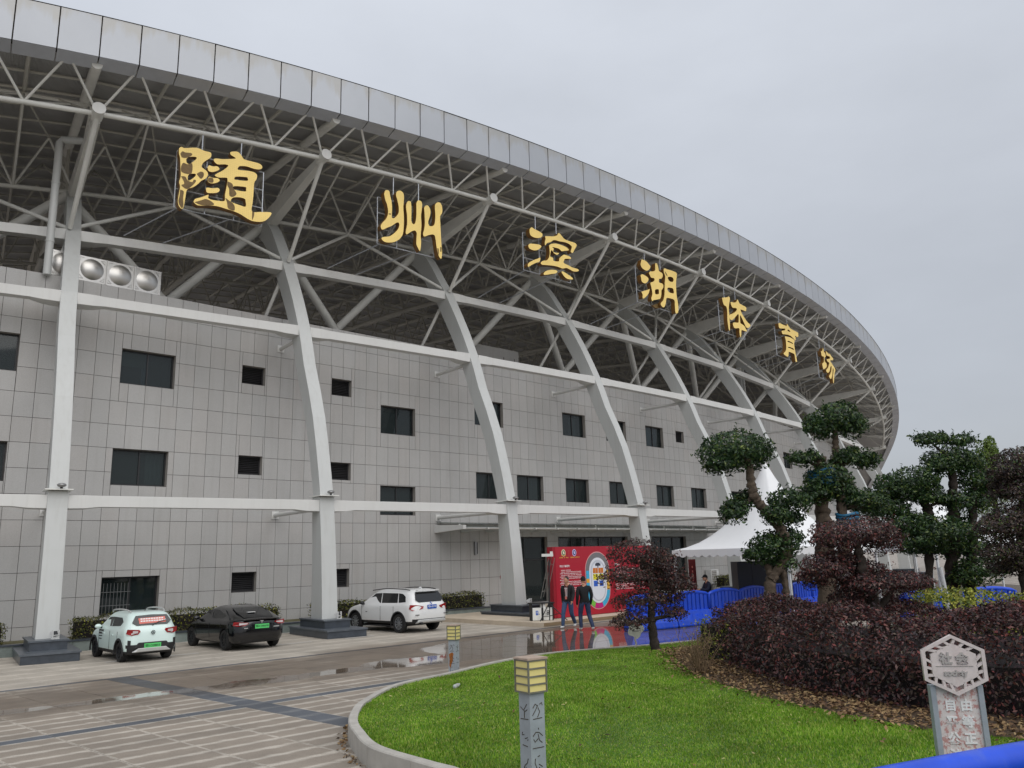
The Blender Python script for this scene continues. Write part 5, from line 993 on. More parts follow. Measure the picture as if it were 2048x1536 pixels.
# ================================================================== big gilt characters hung from the roof tube
GLYPHS = {'sui':{'q':-3.0,'gold':[[[(-1.32,16.92),(-1.24,16.99),(-1.14,16.97),(-0.74,17.1),(-0.45,17.06),(-0.24,17.06),(-0.21,16.95),(-0.25,16.84),(-0.45,16.63),(-0.53,16.44),(-0.46,16.37),(-0.33,16.29),(-0.29,16.17),(-0.36,16.01),(-0.51,15.88),(-0.63,15.71),(-0.78,15.56),(-0.97,15.42),(-1.01,15.12),(-1.04,14.82),(-1.08,14.67),(-1.17,14.69),(-1.25,14.86),(-1.24,15.15),(-1.21,15.47),(-1.25,15.64),(-1.21,15.87),(-1.24,16.22),(-1.27,16.55),(-1.32,16.72)],[(-1.06,16.57),(-0.98,16.67),(-0.76,16.74),(-0.71,16.69),(-0.81,16.55),(-0.94,16.41),(-1.04,16.44)],[(-0.97,15.94),(-0.92,16.03),(-0.73,16.09),(-0.72,16.0),(-0.91,15.78),(-0.97,15.82)]],[[(-0.32,16.46),(-0.26,16.55),(-0.13,16.54),(0.01,16.59),(0.1,16.51),(0.02,16.41),(-0.14,16.32),(-0.28,16.33)]],[[(-0.3,16.0),(-0.24,16.11),(-0.11,16.1),(0.05,16.13),(0.13,16.07),(0.06,15.97),(-0.12,15.88),(-0.26,15.89)]],[[(-0.33,15.61),(-0.3,15.67),(-0.09,15.7),(0.07,15.76),(0.15,15.7),(0.08,15.58),(-0.1,15.51),(-0.29,15.48)]],[[(-0.73,15.01),(-0.68,15.14),(-0.48,15.25),(-0.24,15.41),(-0.24,15.29),(-0.11,15.25),(0.14,15.27),(0.34,15.32),(0.34,15.55),(0.39,15.93),(0.4,16.21),(0.3,16.22),(0.09,16.17),(-0.05,16.21),(0.04,16.32),(0.24,16.5),(0.41,16.72),(0.28,16.74),(0.03,16.67),(-0.1,16.75),(-0.11,16.84),(-0.01,16.89),(0.18,16.92),(0.62,17.06),(0.64,17.11),(0.49,17.17),(0.45,17.26),(0.53,17.32),(0.72,17.37),(0.85,17.28),(0.97,17.14),(1.23,17.13),(1.56,17.12),(1.66,17.0),(1.57,16.9),(1.35,16.86),(1.09,16.88),(0.87,16.84),(0.79,16.79),(0.75,16.67),(0.92,16.68),(1.14,16.72),(1.36,16.72),(1.47,16.64),(1.46,16.47),(1.38,16.29),(1.37,15.84),(1.35,15.48),(1.34,15.15),(1.64,15.2),(2.01,15.28),(2.07,15.22),(1.93,14.99),(1.74,14.84),(1.43,14.78),(1.21,14.82),(0.93,14.94),(0.67,15.0),(0.36,15.03),(0.06,15.05),(-0.26,14.99),(-0.58,14.92)],[(0.65,16.28),(0.7,16.37),(1.08,16.45),(1.13,16.41),(1.11,16.31),(0.68,16.24)],[(0.62,15.9),(0.66,15.98),(1.06,16.05),(1.09,15.97),(1.06,15.87),(0.66,15.84)],[(0.55,15.37),(0.63,15.52),(0.86,15.59),(1.05,15.58),(1.09,15.51),(1.1,15.28),(0.87,15.29),(0.59,15.33)]]],'worn':[[[(-1.27,16.71),(-1.21,16.82),(-1.09,16.81),(-0.9,16.84),(-0.89,16.75),(-1.07,16.61),(-1.21,16.59)]],[[(-1.22,16.23),(-1.16,16.39),(-1.0,16.38),(-0.85,16.45),(-0.85,16.08),(-1.04,16.01),(-1.2,16.05)]],[[(-1.2,15.87),(-1.06,15.89),(-0.97,15.77),(-0.81,15.75),(-0.77,15.85),(-0.69,15.84),(-0.75,15.69),(-0.97,15.44),(-1.17,15.53),(-1.08,15.61),(-1.11,15.72)]],[[(-0.68,16.1),(-0.55,16.22),(-0.45,16.21),(-0.44,16.08),(-0.52,15.95),(-0.62,16.03)]],[[(-1.2,15.36),(-1.08,15.32),(-1.09,15.1),(-1.06,14.82),(-1.11,14.68),(-1.23,14.87),(-1.21,15.11)]],[[(0.41,16.1),(0.58,16.05),(0.63,15.88),(0.75,15.7),(0.63,15.55),(0.5,15.57),(0.48,15.82),(0.41,15.94)]],[[(0.36,15.44),(0.51,15.36),(0.68,15.25),(0.7,15.03),(0.48,15.06),(0.43,15.27)]],[[(-0.7,15.01),(-0.47,15.14),(-0.3,15.23),(-0.07,15.15),(-0.06,15.05),(-0.46,14.96)]],[[(1.35,15.14),(1.42,15.13),(1.42,14.99),(1.36,14.82)]],[[(-0.29,16.01),(-0.24,16.08),(-0.11,16.08),(-0.1,15.92),(-0.25,15.9)]]],'tan':[]},'zhou':{'q':-2.0,'gold':[[[(-1.57,17.29),(-1.52,17.46),(-1.42,17.51),(-1.32,17.48),(-1.29,17.31),(-1.23,17.12),(-1.19,16.81),(-1.2,16.5),(-1.2,16.36),(-1.13,16.32),(-1.02,16.41),(-0.88,16.63),(-0.87,16.9),(-0.94,17.2),(-1.0,17.39),(-0.97,17.56),(-0.84,17.65),(-0.71,17.64),(-0.62,17.52),(-0.62,17.28),(-0.65,16.95),(-0.62,16.54),(-0.62,16.22),(-0.65,15.85),(-0.71,15.65),(-0.88,15.43),(-1.16,15.26),(-1.46,15.19),(-1.62,15.23),(-1.68,15.31),(-1.6,15.39),(-1.32,15.48),(-1.1,15.66),(-0.91,15.89),(-0.84,16.09),(-0.88,16.2),(-0.99,16.16),(-1.21,15.97),(-1.44,15.83),(-1.57,15.73),(-1.68,15.71),(-1.72,15.85),(-1.63,16.02),(-1.49,16.19),(-1.4,16.39),(-1.38,16.6),(-1.43,16.86),(-1.51,17.04)]],[[(-0.51,17.1),(-0.45,17.25),(-0.36,17.31),(-0.28,17.28),(-0.25,17.06),(-0.25,16.74),(-0.25,16.42),(-0.16,16.31),(-0.06,16.39),(-0.01,16.69),(0.0,17.02),(0.0,17.29),(0.07,17.44),(0.18,17.47),(0.28,17.39),(0.27,17.09),(0.23,16.76),(0.25,16.38),(0.21,15.89),(0.23,15.58),(0.2,15.31),(0.16,15.17),(0.08,15.28),(-0.01,15.45),(-0.0,15.74),(0.01,15.95),(-0.08,16.04),(-0.25,15.96),(-0.48,15.77),(-0.53,15.88),(-0.49,16.07),(-0.46,16.32),(-0.47,16.68),(-0.51,16.94)]],[[(0.39,17.2),(0.46,17.31),(0.58,17.35),(0.68,17.25),(0.71,17.07),(0.67,16.84),(0.59,16.6),(0.63,16.45),(0.75,16.44),(0.89,16.53),(0.95,16.78),(0.96,17.05),(0.94,17.32),(0.97,17.53),(1.13,17.65),(1.27,17.6),(1.33,17.39),(1.31,17.19),(1.21,17.0),(1.22,16.62),(1.24,16.17),(1.26,15.77),(1.29,15.37),(1.25,15.07),(1.13,15.15),(1.05,15.37),(0.99,15.7),(0.95,15.96),(0.87,16.08),(0.63,16.01),(0.38,15.88),(0.33,16.0),(0.38,16.2),(0.42,16.48),(0.41,16.86)]]],'worn':[[[(1.05,15.5),(1.11,15.49),(1.12,15.22),(1.07,15.32)]],[[(1.2,15.59),(1.26,15.58),(1.25,15.39),(1.2,15.4)]],[[(-1.36,16.48),(-1.26,16.51),(-1.25,16.46),(-1.34,16.45)]]],'tan':[]},'bin':{'q':-1.0,'gold':[[[(-1.97,17.73),(-1.83,17.86),(-1.68,17.81),(-1.43,17.78),(-1.18,17.72),(-1.13,17.62),(-1.22,17.5),(-1.45,17.4),(-1.7,17.37),(-1.92,17.42),(-1.98,17.56)]],[[(-2.09,16.89),(-1.98,16.98),(-1.69,17.04),(-1.35,17.08),(-1.24,17.03),(-1.3,16.93),(-1.5,16.78),(-1.76,16.7),(-2.0,16.72),(-2.08,16.78)]],[[(-2.17,15.89),(-2.06,16.02),(-1.78,16.2),(-1.5,16.34),(-1.34,16.43),(-1.39,16.22),(-1.65,16.09),(-1.9,15.94),(-2.15,15.78)]],[[(-0.96,17.62),(-0.76,17.67),(-0.41,17.75),(-0.12,17.88),(-0.07,17.99),(0.04,18.02),(0.19,17.93),(0.36,17.81),(0.65,17.78),(1.11,17.78),(1.24,17.7),(1.17,17.55),(1.05,17.4),(0.95,17.23),(0.81,17.2),(0.8,17.3),(0.88,17.5),(0.82,17.57),(0.64,17.63),(0.35,17.64),(0.05,17.6),(-0.36,17.57),(-0.6,17.4),(-0.83,17.3),(-0.98,17.14),(-0.99,17.31),(-0.94,17.47)]],[[(-0.71,17.2),(-0.54,17.33),(-0.19,17.42),(0.22,17.43),(0.51,17.39),(0.66,17.31),(0.59,17.25),(0.32,17.17),(0.14,17.11),(-0.03,17.19),(-0.32,17.19),(-0.5,17.17),(-0.4,17.1),(-0.46,16.95),(-0.28,16.93),(-0.04,16.97),(-0.2,16.84),(-0.4,16.88),(-0.56,17.0),(-0.66,16.75),(-0.64,16.63),(-0.47,16.62),(-0.45,16.48),(-0.21,16.49),(-0.07,16.54),(-0.03,16.7),(0.19,16.89),(0.31,16.97),(0.55,16.97),(0.72,16.95),(0.79,16.86),(0.6,16.82),(0.36,16.76),(0.29,16.67),(0.24,16.55),(0.34,16.5),(0.58,16.47),(0.87,16.42),(1.26,16.42),(1.26,16.31),(0.92,16.23),(0.68,16.27),(0.42,16.3),(0.15,16.21),(-0.14,16.23),(-0.49,16.21),(-0.89,16.15),(-1.23,16.1),(-1.32,16.17),(-1.16,16.31),(-0.91,16.39),(-0.75,16.58),(-0.69,16.81),(-0.69,17.03)]],[[(-1.15,15.67),(-1.02,15.81),(-0.67,15.96),(-0.33,16.02),(-0.21,15.97),(-0.34,15.85),(-0.63,15.76),(-0.91,15.66),(-1.13,15.61)]],[[(0.06,16.01),(0.14,16.06),(0.29,16.04),(0.55,15.97),(0.78,15.89),(0.86,15.81),(0.68,15.76),(0.42,15.75),(0.22,15.84)]]],'worn':[],'tan':[]},'hu':{'q':0.0,'gold':[[[(-2.05,17.87),(-1.95,18.13),(-1.85,18.18),(-1.51,18.16),(-1.29,18.04),(-1.16,17.96),(-1.24,17.79),(-1.53,17.61),(-1.9,17.66),(-2.03,17.78)]],[[(-2.12,17.22),(-1.94,17.31),(-1.64,17.28),(-1.44,17.21),(-1.45,17.05),(-1.72,16.84),(-2.02,16.86),(-2.08,17.04)]],[[(-2.14,16.26),(-1.8,16.41),(-1.49,16.53),(-1.37,16.59),(-1.44,16.4),(-1.6,16.2),(-1.92,15.95),(-2.06,15.93),(-2.04,16.13)]],[[(-1.33,17.52),(-1.22,17.64),(-0.94,17.71),(-0.73,17.84),(-0.69,18.22),(-0.53,18.27),(-0.43,18.13),(-0.39,17.92),(-0.3,17.84),(-0.07,17.79),(-0.05,17.62),(-0.22,17.44),(-0.41,17.39),(-0.43,17.18),(-0.13,17.17),(-0.05,17.04),(-0.13,16.88),(-0.26,16.75),(-0.31,16.47),(-0.43,16.24),(-0.64,16.15),(-1.08,16.01),(-1.19,15.93),(-1.27,16.07),(-1.15,16.32),(-1.15,16.49),(-1.2,16.74),(-1.25,16.98),(-1.01,17.08),(-0.86,17.21),(-0.89,17.32),(-1.14,17.3),(-1.25,17.4)],[(-0.88,16.62),(-0.78,16.7),(-0.54,16.75),(-0.51,16.65),(-0.54,16.49),(-0.73,16.42),(-0.88,16.43)]],[[(0.09,18.08),(0.22,18.17),(0.38,18.15),(0.7,18.17),(1.16,18.18),(1.36,18.12),(1.34,17.93),(1.24,17.6),(1.19,17.19),(1.19,16.68),(1.27,16.32),(1.25,15.86),(1.11,15.68),(0.95,15.7),(0.94,16.12),(0.93,16.42),(0.55,16.45),(0.18,16.39),(0.09,16.13),(-0.04,15.88),(-0.21,15.77),(-0.4,15.86),(-0.4,15.98),(-0.16,16.2),(-0.0,16.56),(0.06,16.94),(0.12,17.33),(0.2,17.68),(0.1,17.88)],[(0.42,17.62),(0.53,17.73),(0.86,17.78),(1.0,17.68),(0.89,17.5),(0.58,17.48)],[(0.3,16.94),(0.41,17.06),(0.83,17.11),(0.92,17.03),(0.9,16.82),(0.47,16.8)]]],'worn':[[[(0.17,17.96),(0.29,17.92),(0.41,17.78),(0.37,17.73),(0.24,17.84)]]],'tan':[[[(-0.91,15.8),(-0.67,15.91),(-0.43,15.97),(-0.36,15.83),(-0.35,15.75),(-0.69,15.7)]]]},'ti':{'q':1.0,'gold':[[[(-2.17,17.69),(-1.87,17.77),(-1.46,17.88),(-1.32,17.95),(-1.18,17.9),(-1.21,17.72),(-1.34,17.46),(-1.42,17.21),(-1.45,16.91),(-1.42,16.74),(-1.45,16.44),(-1.46,16.15),(-1.53,15.74),(-1.65,15.74),(-1.7,16.02),(-1.73,16.35),(-1.69,16.69),(-1.66,16.99),(-1.73,17.21),(-2.0,17.26),(-2.12,17.46)]],[[(-1.14,17.61),(-1.0,17.67),(-0.71,17.69),(-0.45,17.77),(-0.29,17.9),(-0.25,18.0),(-0.09,17.94),(0.01,17.81),(0.3,17.76),(0.72,17.74),(0.9,17.68),(0.8,17.44),(0.41,17.42),(0.11,17.4),(0.2,17.2),(0.5,16.96),(0.84,16.74),(1.21,16.62),(1.23,16.54),(0.94,16.35),(0.64,16.34),(0.46,16.52),(0.25,16.76),(-0.02,17.0),(-0.09,16.5),(0.15,16.44),(0.43,16.36),(0.61,16.18),(0.7,16.08),(0.42,16.04),(-0.0,16.03),(-0.08,15.82),(-0.18,15.53),(-0.29,15.61),(-0.3,15.88),(-0.31,16.09),(-0.84,15.99),(-1.03,16.08),(-1.05,16.29),(-0.77,16.38),(-0.44,16.42),(-0.29,16.54),(-0.23,17.03),(-0.53,16.86),(-0.9,16.59),(-1.17,16.46),(-1.37,16.46),(-1.44,16.63),(-1.33,16.78),(-1.1,16.87),(-0.74,17.03),(-0.42,17.25),(-0.4,17.36),(-0.61,17.36),(-0.9,17.31),(-1.05,17.39)]]],'worn':[],'tan':[]},'yu':{'q':2.0,'gold':[[[(-2.87,17.55),(-2.63,17.62),(-2.2,17.61),(-1.67,17.63),(-1.48,17.65),(-1.35,17.82),(-1.13,17.7),(-0.82,17.59),(-0.26,17.56),(0.43,17.54),(0.52,17.45),(0.45,17.26),(0.22,17.17),(-0.12,17.2),(-0.09,17.09),(-0.12,16.87),(-0.42,16.91),(-0.85,17.02),(-1.4,17.03),(-1.97,16.95),(-2.31,16.9),(-2.43,16.99),(-2.43,17.11),(-1.96,17.22),(-1.8,17.33),(-1.82,17.38),(-2.33,17.3),(-2.83,17.24)],[(-1.41,17.36),(-1.25,17.44),(-0.93,17.38),(-1.0,17.31),(-1.39,17.31)]],[[(-2.01,16.8),(-1.56,16.86),(-0.99,16.9),(-0.43,16.86),(-0.3,16.81),(-0.45,16.55),(-0.44,16.24),(-0.39,15.9),(-0.3,15.58),(-0.25,15.29),(-0.52,15.26),(-0.56,15.54),(-0.62,15.76),(-1.04,15.8),(-1.57,15.77),(-1.63,15.63),(-1.74,15.43),(-1.92,15.37),(-2.29,15.41),(-2.51,15.49),(-2.16,15.7),(-1.98,15.9),(-1.91,16.19),(-1.9,16.56)],[(-1.61,16.53),(-1.4,16.59),(-0.73,16.57),(-0.7,16.49),(-1.09,16.5),(-1.59,16.48)],[(-1.6,16.1),(-1.39,16.16),(-0.72,16.17),(-0.66,16.06),(-1.19,16.08),(-1.59,16.05)]]],'worn':[],'tan':[]},'chang':{'q':3.0,'gold':[[[(-3.69,16.96),(-3.49,16.94),(-3.25,17.1),(-3.07,17.3),(-2.98,17.11),(-2.92,17.02),(-2.65,16.91),(-2.63,16.69),(-2.87,16.6),(-3.0,16.42),(-2.94,16.23),(-2.65,16.17),(-2.61,16.02),(-2.77,15.83),(-3.19,15.66),(-3.47,15.55),(-3.62,15.63),(-3.68,15.82),(-3.65,15.98),(-3.27,16.15),(-3.13,16.4),(-3.12,16.6),(-3.52,16.57),(-3.63,16.69)]],[[(-2.43,17.18),(-2.15,17.12),(-1.73,17.06),(-1.52,17.12),(-1.19,16.99),(-0.83,16.9),(-0.78,16.79),(-1.04,16.68),(-1.44,16.63),(-1.61,16.5),(-1.27,16.39),(-0.88,16.23),(-0.54,16.08),(-0.6,15.9),(-0.8,15.72),(-1.06,15.33),(-1.29,14.86),(-1.45,14.86),(-1.4,15.28),(-1.14,15.67),(-0.98,15.94),(-1.13,16.04),(-1.28,15.81),(-1.46,15.47),(-1.75,15.18),(-1.98,15.05),(-2.27,15.12),(-2.32,15.23),(-1.97,15.45),(-1.61,15.76),(-1.45,16.03),(-1.49,16.19),(-1.79,15.97),(-2.01,15.69),(-2.46,15.46),(-2.77,15.46),(-2.9,15.6),(-2.46,15.82),(-2.13,16.08),(-1.92,16.32),(-2.34,16.37),(-2.44,16.52),(-2.01,16.61),(-1.58,16.75),(-1.61,16.87),(-1.98,16.86),(-2.37,16.84),(-2.44,16.99)]]],'worn':[],'tan':[]}}
def gold_mat():
    m = pm('gilt_led_face', rgb((252, 220, 130)), .5, var=.06, vs=1.5)
    t = m.node_tree; b = t.nodes['Principled BSDF']; src = b.inputs['Base Color'].links[0].from_socket
    tcn = N('ShaderNodeTexCoord', t); v = N('ShaderNodeTexVoronoi', t); v.inputs['Scale'].default_value = 14; v.inputs['Randomness'].default_value = 0; t.links.new(tcn.outputs['Object'], v.inputs['Vector'])
    r = N('ShaderNodeMapRange', t); r.inputs[1].default_value = .18; r.inputs[2].default_value = .3; r.inputs[3].default_value = .82; r.inputs[4].default_value = 1; t.links.new(v.outputs['Distance'], r.inputs[0])
    s = N('ShaderNodeVectorMath', t, operation='SCALE'); t.links.new(src, s.inputs[0]); t.links.new(r.outputs[0], s.inputs['Scale']); t.links.new(s.outputs[0], b.inputs['Base Color']); return m
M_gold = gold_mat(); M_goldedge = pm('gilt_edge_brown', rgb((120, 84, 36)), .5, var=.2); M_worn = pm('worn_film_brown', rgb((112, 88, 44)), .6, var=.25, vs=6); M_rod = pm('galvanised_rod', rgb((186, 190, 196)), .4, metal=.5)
def smooth_ring(r):
    return [(p.x, p.y) for p in cr(r+[r[0]], 3)[:-1]] if len(r) > 3 else r
def flat_poly(name, rings, thick, mats, parent, M, zoff=0.0):
    cu = bpy.data.curves.new(name, 'CURVE'); cu.dimensions = '2D'; cu.fill_mode = 'BOTH'; cu.extrude = thick/2
    for r in rings:
        s = cu.splines.new('POLY'); s.points.add(len(r)-1)
        for k, (x, y) in enumerate(r): s.points[k].co = (x, y, 0, 1)
        s.use_cyclic_u = True
    tmp = bpy.data.objects.new('tmp', cu); COL.objects.link(tmp); dg = bpy.context.evaluated_depsgraph_get()
    me = bpy.data.meshes.new_from_object(tmp.evaluated_get(dg)); bpy.data.objects.remove(tmp); bpy.data.curves.remove(cu)
    me.materials.clear(); me.name = name
    for m in mats: me.materials.append(m)
    if len(mats) > 1:
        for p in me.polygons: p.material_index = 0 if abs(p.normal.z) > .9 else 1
    o = bpy.data.objects.new(name, me); return place(o, parent, M)
LBL = {'sui': ('随', 'patchy gilt character 随 with brown worn areas hanging under the roof edge'), 'zhou': ('州', 'gilt character 州 of three paired strokes hanging under the roof edge'),
       'bin': ('滨', 'gilt character 滨 with three dots at left hanging under the roof edge'), 'hu': ('湖', 'gilt character 湖 hanging under the roof edge between 滨 and 体'),
       'ti': ('体', 'gilt character 体 of a thin left stroke and wide right half, under the roof edge'), 'yu': ('育', 'gilt character 育 with two barred slots hanging under the roof edge'), 'chang': ('场', 'gilt character 场, smallest in view at the far end of the roof sign')}
FLIP = Matrix.Rotation(math.radians(90), 4, 'X')
for key, gd in GLYPHS.items():
    q = gd['q']; Fq = frame(q, -.9, 0); A = np.array([p for poly in gd['gold'] for p in poly[0]]); x0, z0 = A.min(0); x1, z1 = A.max(0)
    root = thing('sign_character', LBL[key][1], 'sign', Fq @ Vector(((x0+x1)/2, 0, z0)), 0, 'gilt characters along the roof edge')
    Mg = Fq @ FLIP
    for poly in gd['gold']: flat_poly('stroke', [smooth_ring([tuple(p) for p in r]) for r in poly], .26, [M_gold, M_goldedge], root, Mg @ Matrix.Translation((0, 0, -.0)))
    for poly in gd['worn']: flat_poly('worn_patch', [smooth_ring([tuple(p) for p in r]) for r in poly], .004, [M_worn], root, Mg @ Matrix.Translation((0, 0, .134)))
    for poly in gd['tan']: flat_poly('backing_stroke', [smooth_ring([tuple(p) for p in r]) for r in poly], .1, [M_worn, M_goldedge], root, Mg @ Matrix.Translation((0, 0, -.12)))
    fr = MB(); y = .2; a, b = x0+.02, x1-.25
    def slope(x): return 0
    for zz in np.linspace(z0+.12, z1-.4, 4): fr.tube((a, y, zz), (b, y, zz), .023, n=6)
    for xx in np.linspace(a, b, 4): fr.tube((xx, y, z0+.12), (xx, y, z1-.4), .023, n=6)
    fr.build('frame', M_rod, root, Fq)
    for xx in (a+(b-a)*.27, a+(b-a)*.72):
        qn = q+xx/8.4; zt = ZD-dD(qn); MB().tube((xx, y, z1-.4), (xx, y-.02, zt+.05), .026, n=8).build('hanger', M_rod, root, Fq)
    for xx in (a+.1, a+(b-a)*.62):
        p = Fq @ Vector((xx, y, z0+.12)); e = P(q-.28+(0 if xx < a+.2 else .17), -4.35, 15.25-dU(q-.2)); MB().tube(p, e, .022, n=6).build('back_stay', M_rod, root)
# ------------------------------------------------------------------ water tank, loudspeakers, lamps of the stadium
def tank():
    qm = -3.3; root = thing('water_tank', 'stainless steel panel water tank showing over the parapet', 'water tank', P(qm, dW(qm)-.8, 12.2), curve(qm)[2])
    w = .98
    for k in range(1, 5):
        F_ = WF(-29.72+k*w*1.0, 12.72, -.55)
        mb = MB(); mb.box((0, 0, .45), (w-.01, .02, .93)); pa = mb.build('tank_panel', M_steelshiny, root, F_)
        d = MB(); n, m_ = 24, 6; V = [(0, -.11, .46)]
        for i in range(1, m_+1):
            r = .4*i/m_
            for j in range(n): V.append((r*math.cos(2*math.pi*j/n), -.012-.1*(1-(i/m_)**2), .46+r*math.sin(2*math.pi*j/n)))
        Fs = [(0, 1+j, 1+(j+1) % n) for j in range(n)]+[(1+(i-1)*n+j, 1+(i-1)*n+(j+1) % n, 1+i*n+(j+1) % n, 1+i*n+j) for i in range(1, m_) for j in range(n)]
        d.add(V, Fs); d.build('dome', M_steelshiny, pa, F_, smooth=True)
        for sx in (-1, 1):
            for sz in (-1, 1):
                t = MB(); x, z = sx*.42, .46+sz*.4; t.path([(x, -.018, z), (x-sx*.13, -.018, z), (x, -.018, z-sz*.13), (x, -.018, z)], .008, 5); t.build('corner_rib', M_steelshiny, pa, F_)
        for sx in (-1, 1): MB().box((sx*(w/2-.03), -.018, .45), (.03, .03, .93)).build('rim', M_steelshiny, pa, F_)
    F_ = WF(-29.72+4.5*w, 12.72, -.55); MB().box((.01, .6, .45), (.02, 1.2, .93)).build('tank_side', M_steelshiny, root, F_)
    MB().box((-1.95, .6, .925), (4.0, 1.2, .02)).build('tank_lid', M_steelshiny, root, F_)
tank()
for q, d, z, lab in ((1.5, -5.1, 15.0, 'grey column loudspeaker under the roof left of the character 育'), (2.82, -5.1, 14.5, 'grey column loudspeaker under the roof below the character 育')):
    r = thing('loudspeaker', lab, 'loudspeaker', P(q, d, z), curve(q)[2]); bevel(MB().box((0, 0, .55), (.32, .3, 1.1)).build('cabinet', M_steel, r, local=True), .02); MB().box((0, -.156, .55), (.26, .01, 1.0)).build('grille', M_steelin, r, local=True); MB().tube((0, .2, -.3), (0, .2, .4), .04).build('bracket', M_steelin, r, local=True)
names_ = ['first', 'second', 'third', 'fourth', 'fifth', 'sixth']
fl_ = None; dm_ = None
where = ['by the mint green car', 'between the black and white cars', 'beside the recycling bins', 'behind the purple tree on the lawn']
for i, q in enumerate((-3.5, -2.5, -1.5, -.5)):
    M_ = frame(q, .66, .545) @ Matrix.Translation((.17, -.12, 0)) @ Matrix.Rotation(.5, 4, 'Z')
    if fl_ is None:
        fl_ = thing('floodlight', '', 'floodlight', M=M_, group='white floodlights at the column feet')
        a = MB(); a.box((-.09, 0, .12), (.015, .05, .24)); a.box((.09, 0, .12), (.015, .05, .24)); a.box((0, 0, .01), (.2, .08, .02)); a.build('bracket', M_lamp, fl_, local=True)
        h = MB(); h.box((0, 0, .15), (.16, .13, .14)); bevel(h.build('housing', M_lamp, fl_, Matrix.Rotation(-.5, 4, 'X'), True), .01)
        MB().box((0, -.068, .15), (.13, .006, .11)).build('lens', M_frame, fl_, Matrix.Rotation(-.5, 4, 'X'), True); f_ = fl_
    else: f_ = clone(fl_, None, M_)
    f_['label'] = 'small white floodlight on the column plinth '+where[i]
    M_ = frame(q, .18, 4.755) @ Matrix.Translation((.05, 0, 0))
    if dm_ is None:
        dm_ = thing('spot_lamp', '', 'lamp', M=M_, group='dome lamps on the column caps')
        s = MB(); s.sphere((0, 0, .1), .13, 14, 8, (1, 1, .5)); s.build('dome', M_dome, dm_, local=True, smooth=True); MB().tube((0, 0, 0), (0, 0, .06), .04).build('base', M_frame, dm_, local=True); d_ = dm_
    else: d_ = clone(dm_, None, M_)
    d_['label'] = 'metal dome lamp on the column cap '+where[i].replace('behind the purple tree on the lawn', 'behind the small purple tree')
# ================================================================== cars
def text_mesh(name, s, size, m, parent, M, local=True, ext=.002, align='CENTER', bold=0.0):
    cu = bpy.data.curves.new(name, 'FONT'); cu.body = s; cu.size = size; cu.extrude = ext; cu.align_x = align; cu.align_y = 'CENTER'; cu.offset = bold
    tmp = bpy.data.objects.new('tmp', cu); COL.objects.link(tmp); dg = bpy.context.evaluated_depsgraph_get(); me = bpy.data.meshes.new_from_object(tmp.evaluated_get(dg)); bpy.data.objects.remove(tmp); bpy.data.curves.remove(cu)
    me.name = name; me.materials.clear(); me.materials.append(m); return place(bpy.data.objects.new(name, me), parent, M, local)
M_tyre = pm('tyre_rubber', rgb((30, 30, 31)), .8); M_rimd = pm('dark_rim', rgb((60, 62, 66)), .35, metal=.7); M_rims = pm('silver_rim', rgb((190, 192, 195)), .3, metal=.8)
M_blackpl = pm('black_plastic', rgb((34, 34, 36)), .6); M_cglassd = pm('car_glass', rgb((18, 20, 22)), .05, spec=.7); M_red = pm('tail_light_red', rgb((150, 16, 20)), .15, spec=.7); M_silver = pm('silver_trim', rgb((196, 197, 195)), .35, metal=.3)
M_plg = pm('plate_green', rgb((88, 200, 110)), .5, var=0); M_plb = pm('plate_blue', rgb((24, 84, 178)), .5, var=0); M_black = pm('black_ink', rgb((18, 18, 18)), .5, var=0); M_white = pm('white_plain', rgb((232, 232, 230)), .5, var=.01); M_lampc = pm('clear_lamp', rgb((200, 190, 190)), .15, spec=.8)
def outline(lf, lr, w, rf, rr, ns=14, nc=6, ne=6):
    """plan outline, counter-clockwise from front-right; consistent point count. x forward, y left"""
    pts = []
    def arc(cx, cy, r, a0, a1):
        for k in range(nc): a = a0+(a1-a0)*k/(nc-1); pts.append((cx+r*math.cos(a), cy+r*math.sin(a)))
    h = math.pi/2
    arc(lf-rf, w-rf, rf, 0, h)
    for k in range(1, ns+1): x = (lf-rf)+(-(lr-rr)-(lf-rf))*k/(ns+1); pts.append((x, w))
    arc(-lr+rr, w-rr, rr, h, 2*h)
    for k in range(1, ne+1): pts.append((-lr, (w-rr)-2*(w-rr)*k/(ne+1)))
    arc(-lr+rr, -w+rr, rr, 2*h, 3*h)
    for k in range(1, ns+1): x = -(lr-rr)+((lf-rf)+(lr-rr))*k/(ns+1); pts.append((x, -w))
    arc(lf-rf, -w+rf, rf, 3*h, 4*h)
    for k in range(1, ne+1): pts.append((lf, -(w-rf)+2*(w-rf)*k/(ne+1)))
    return pts
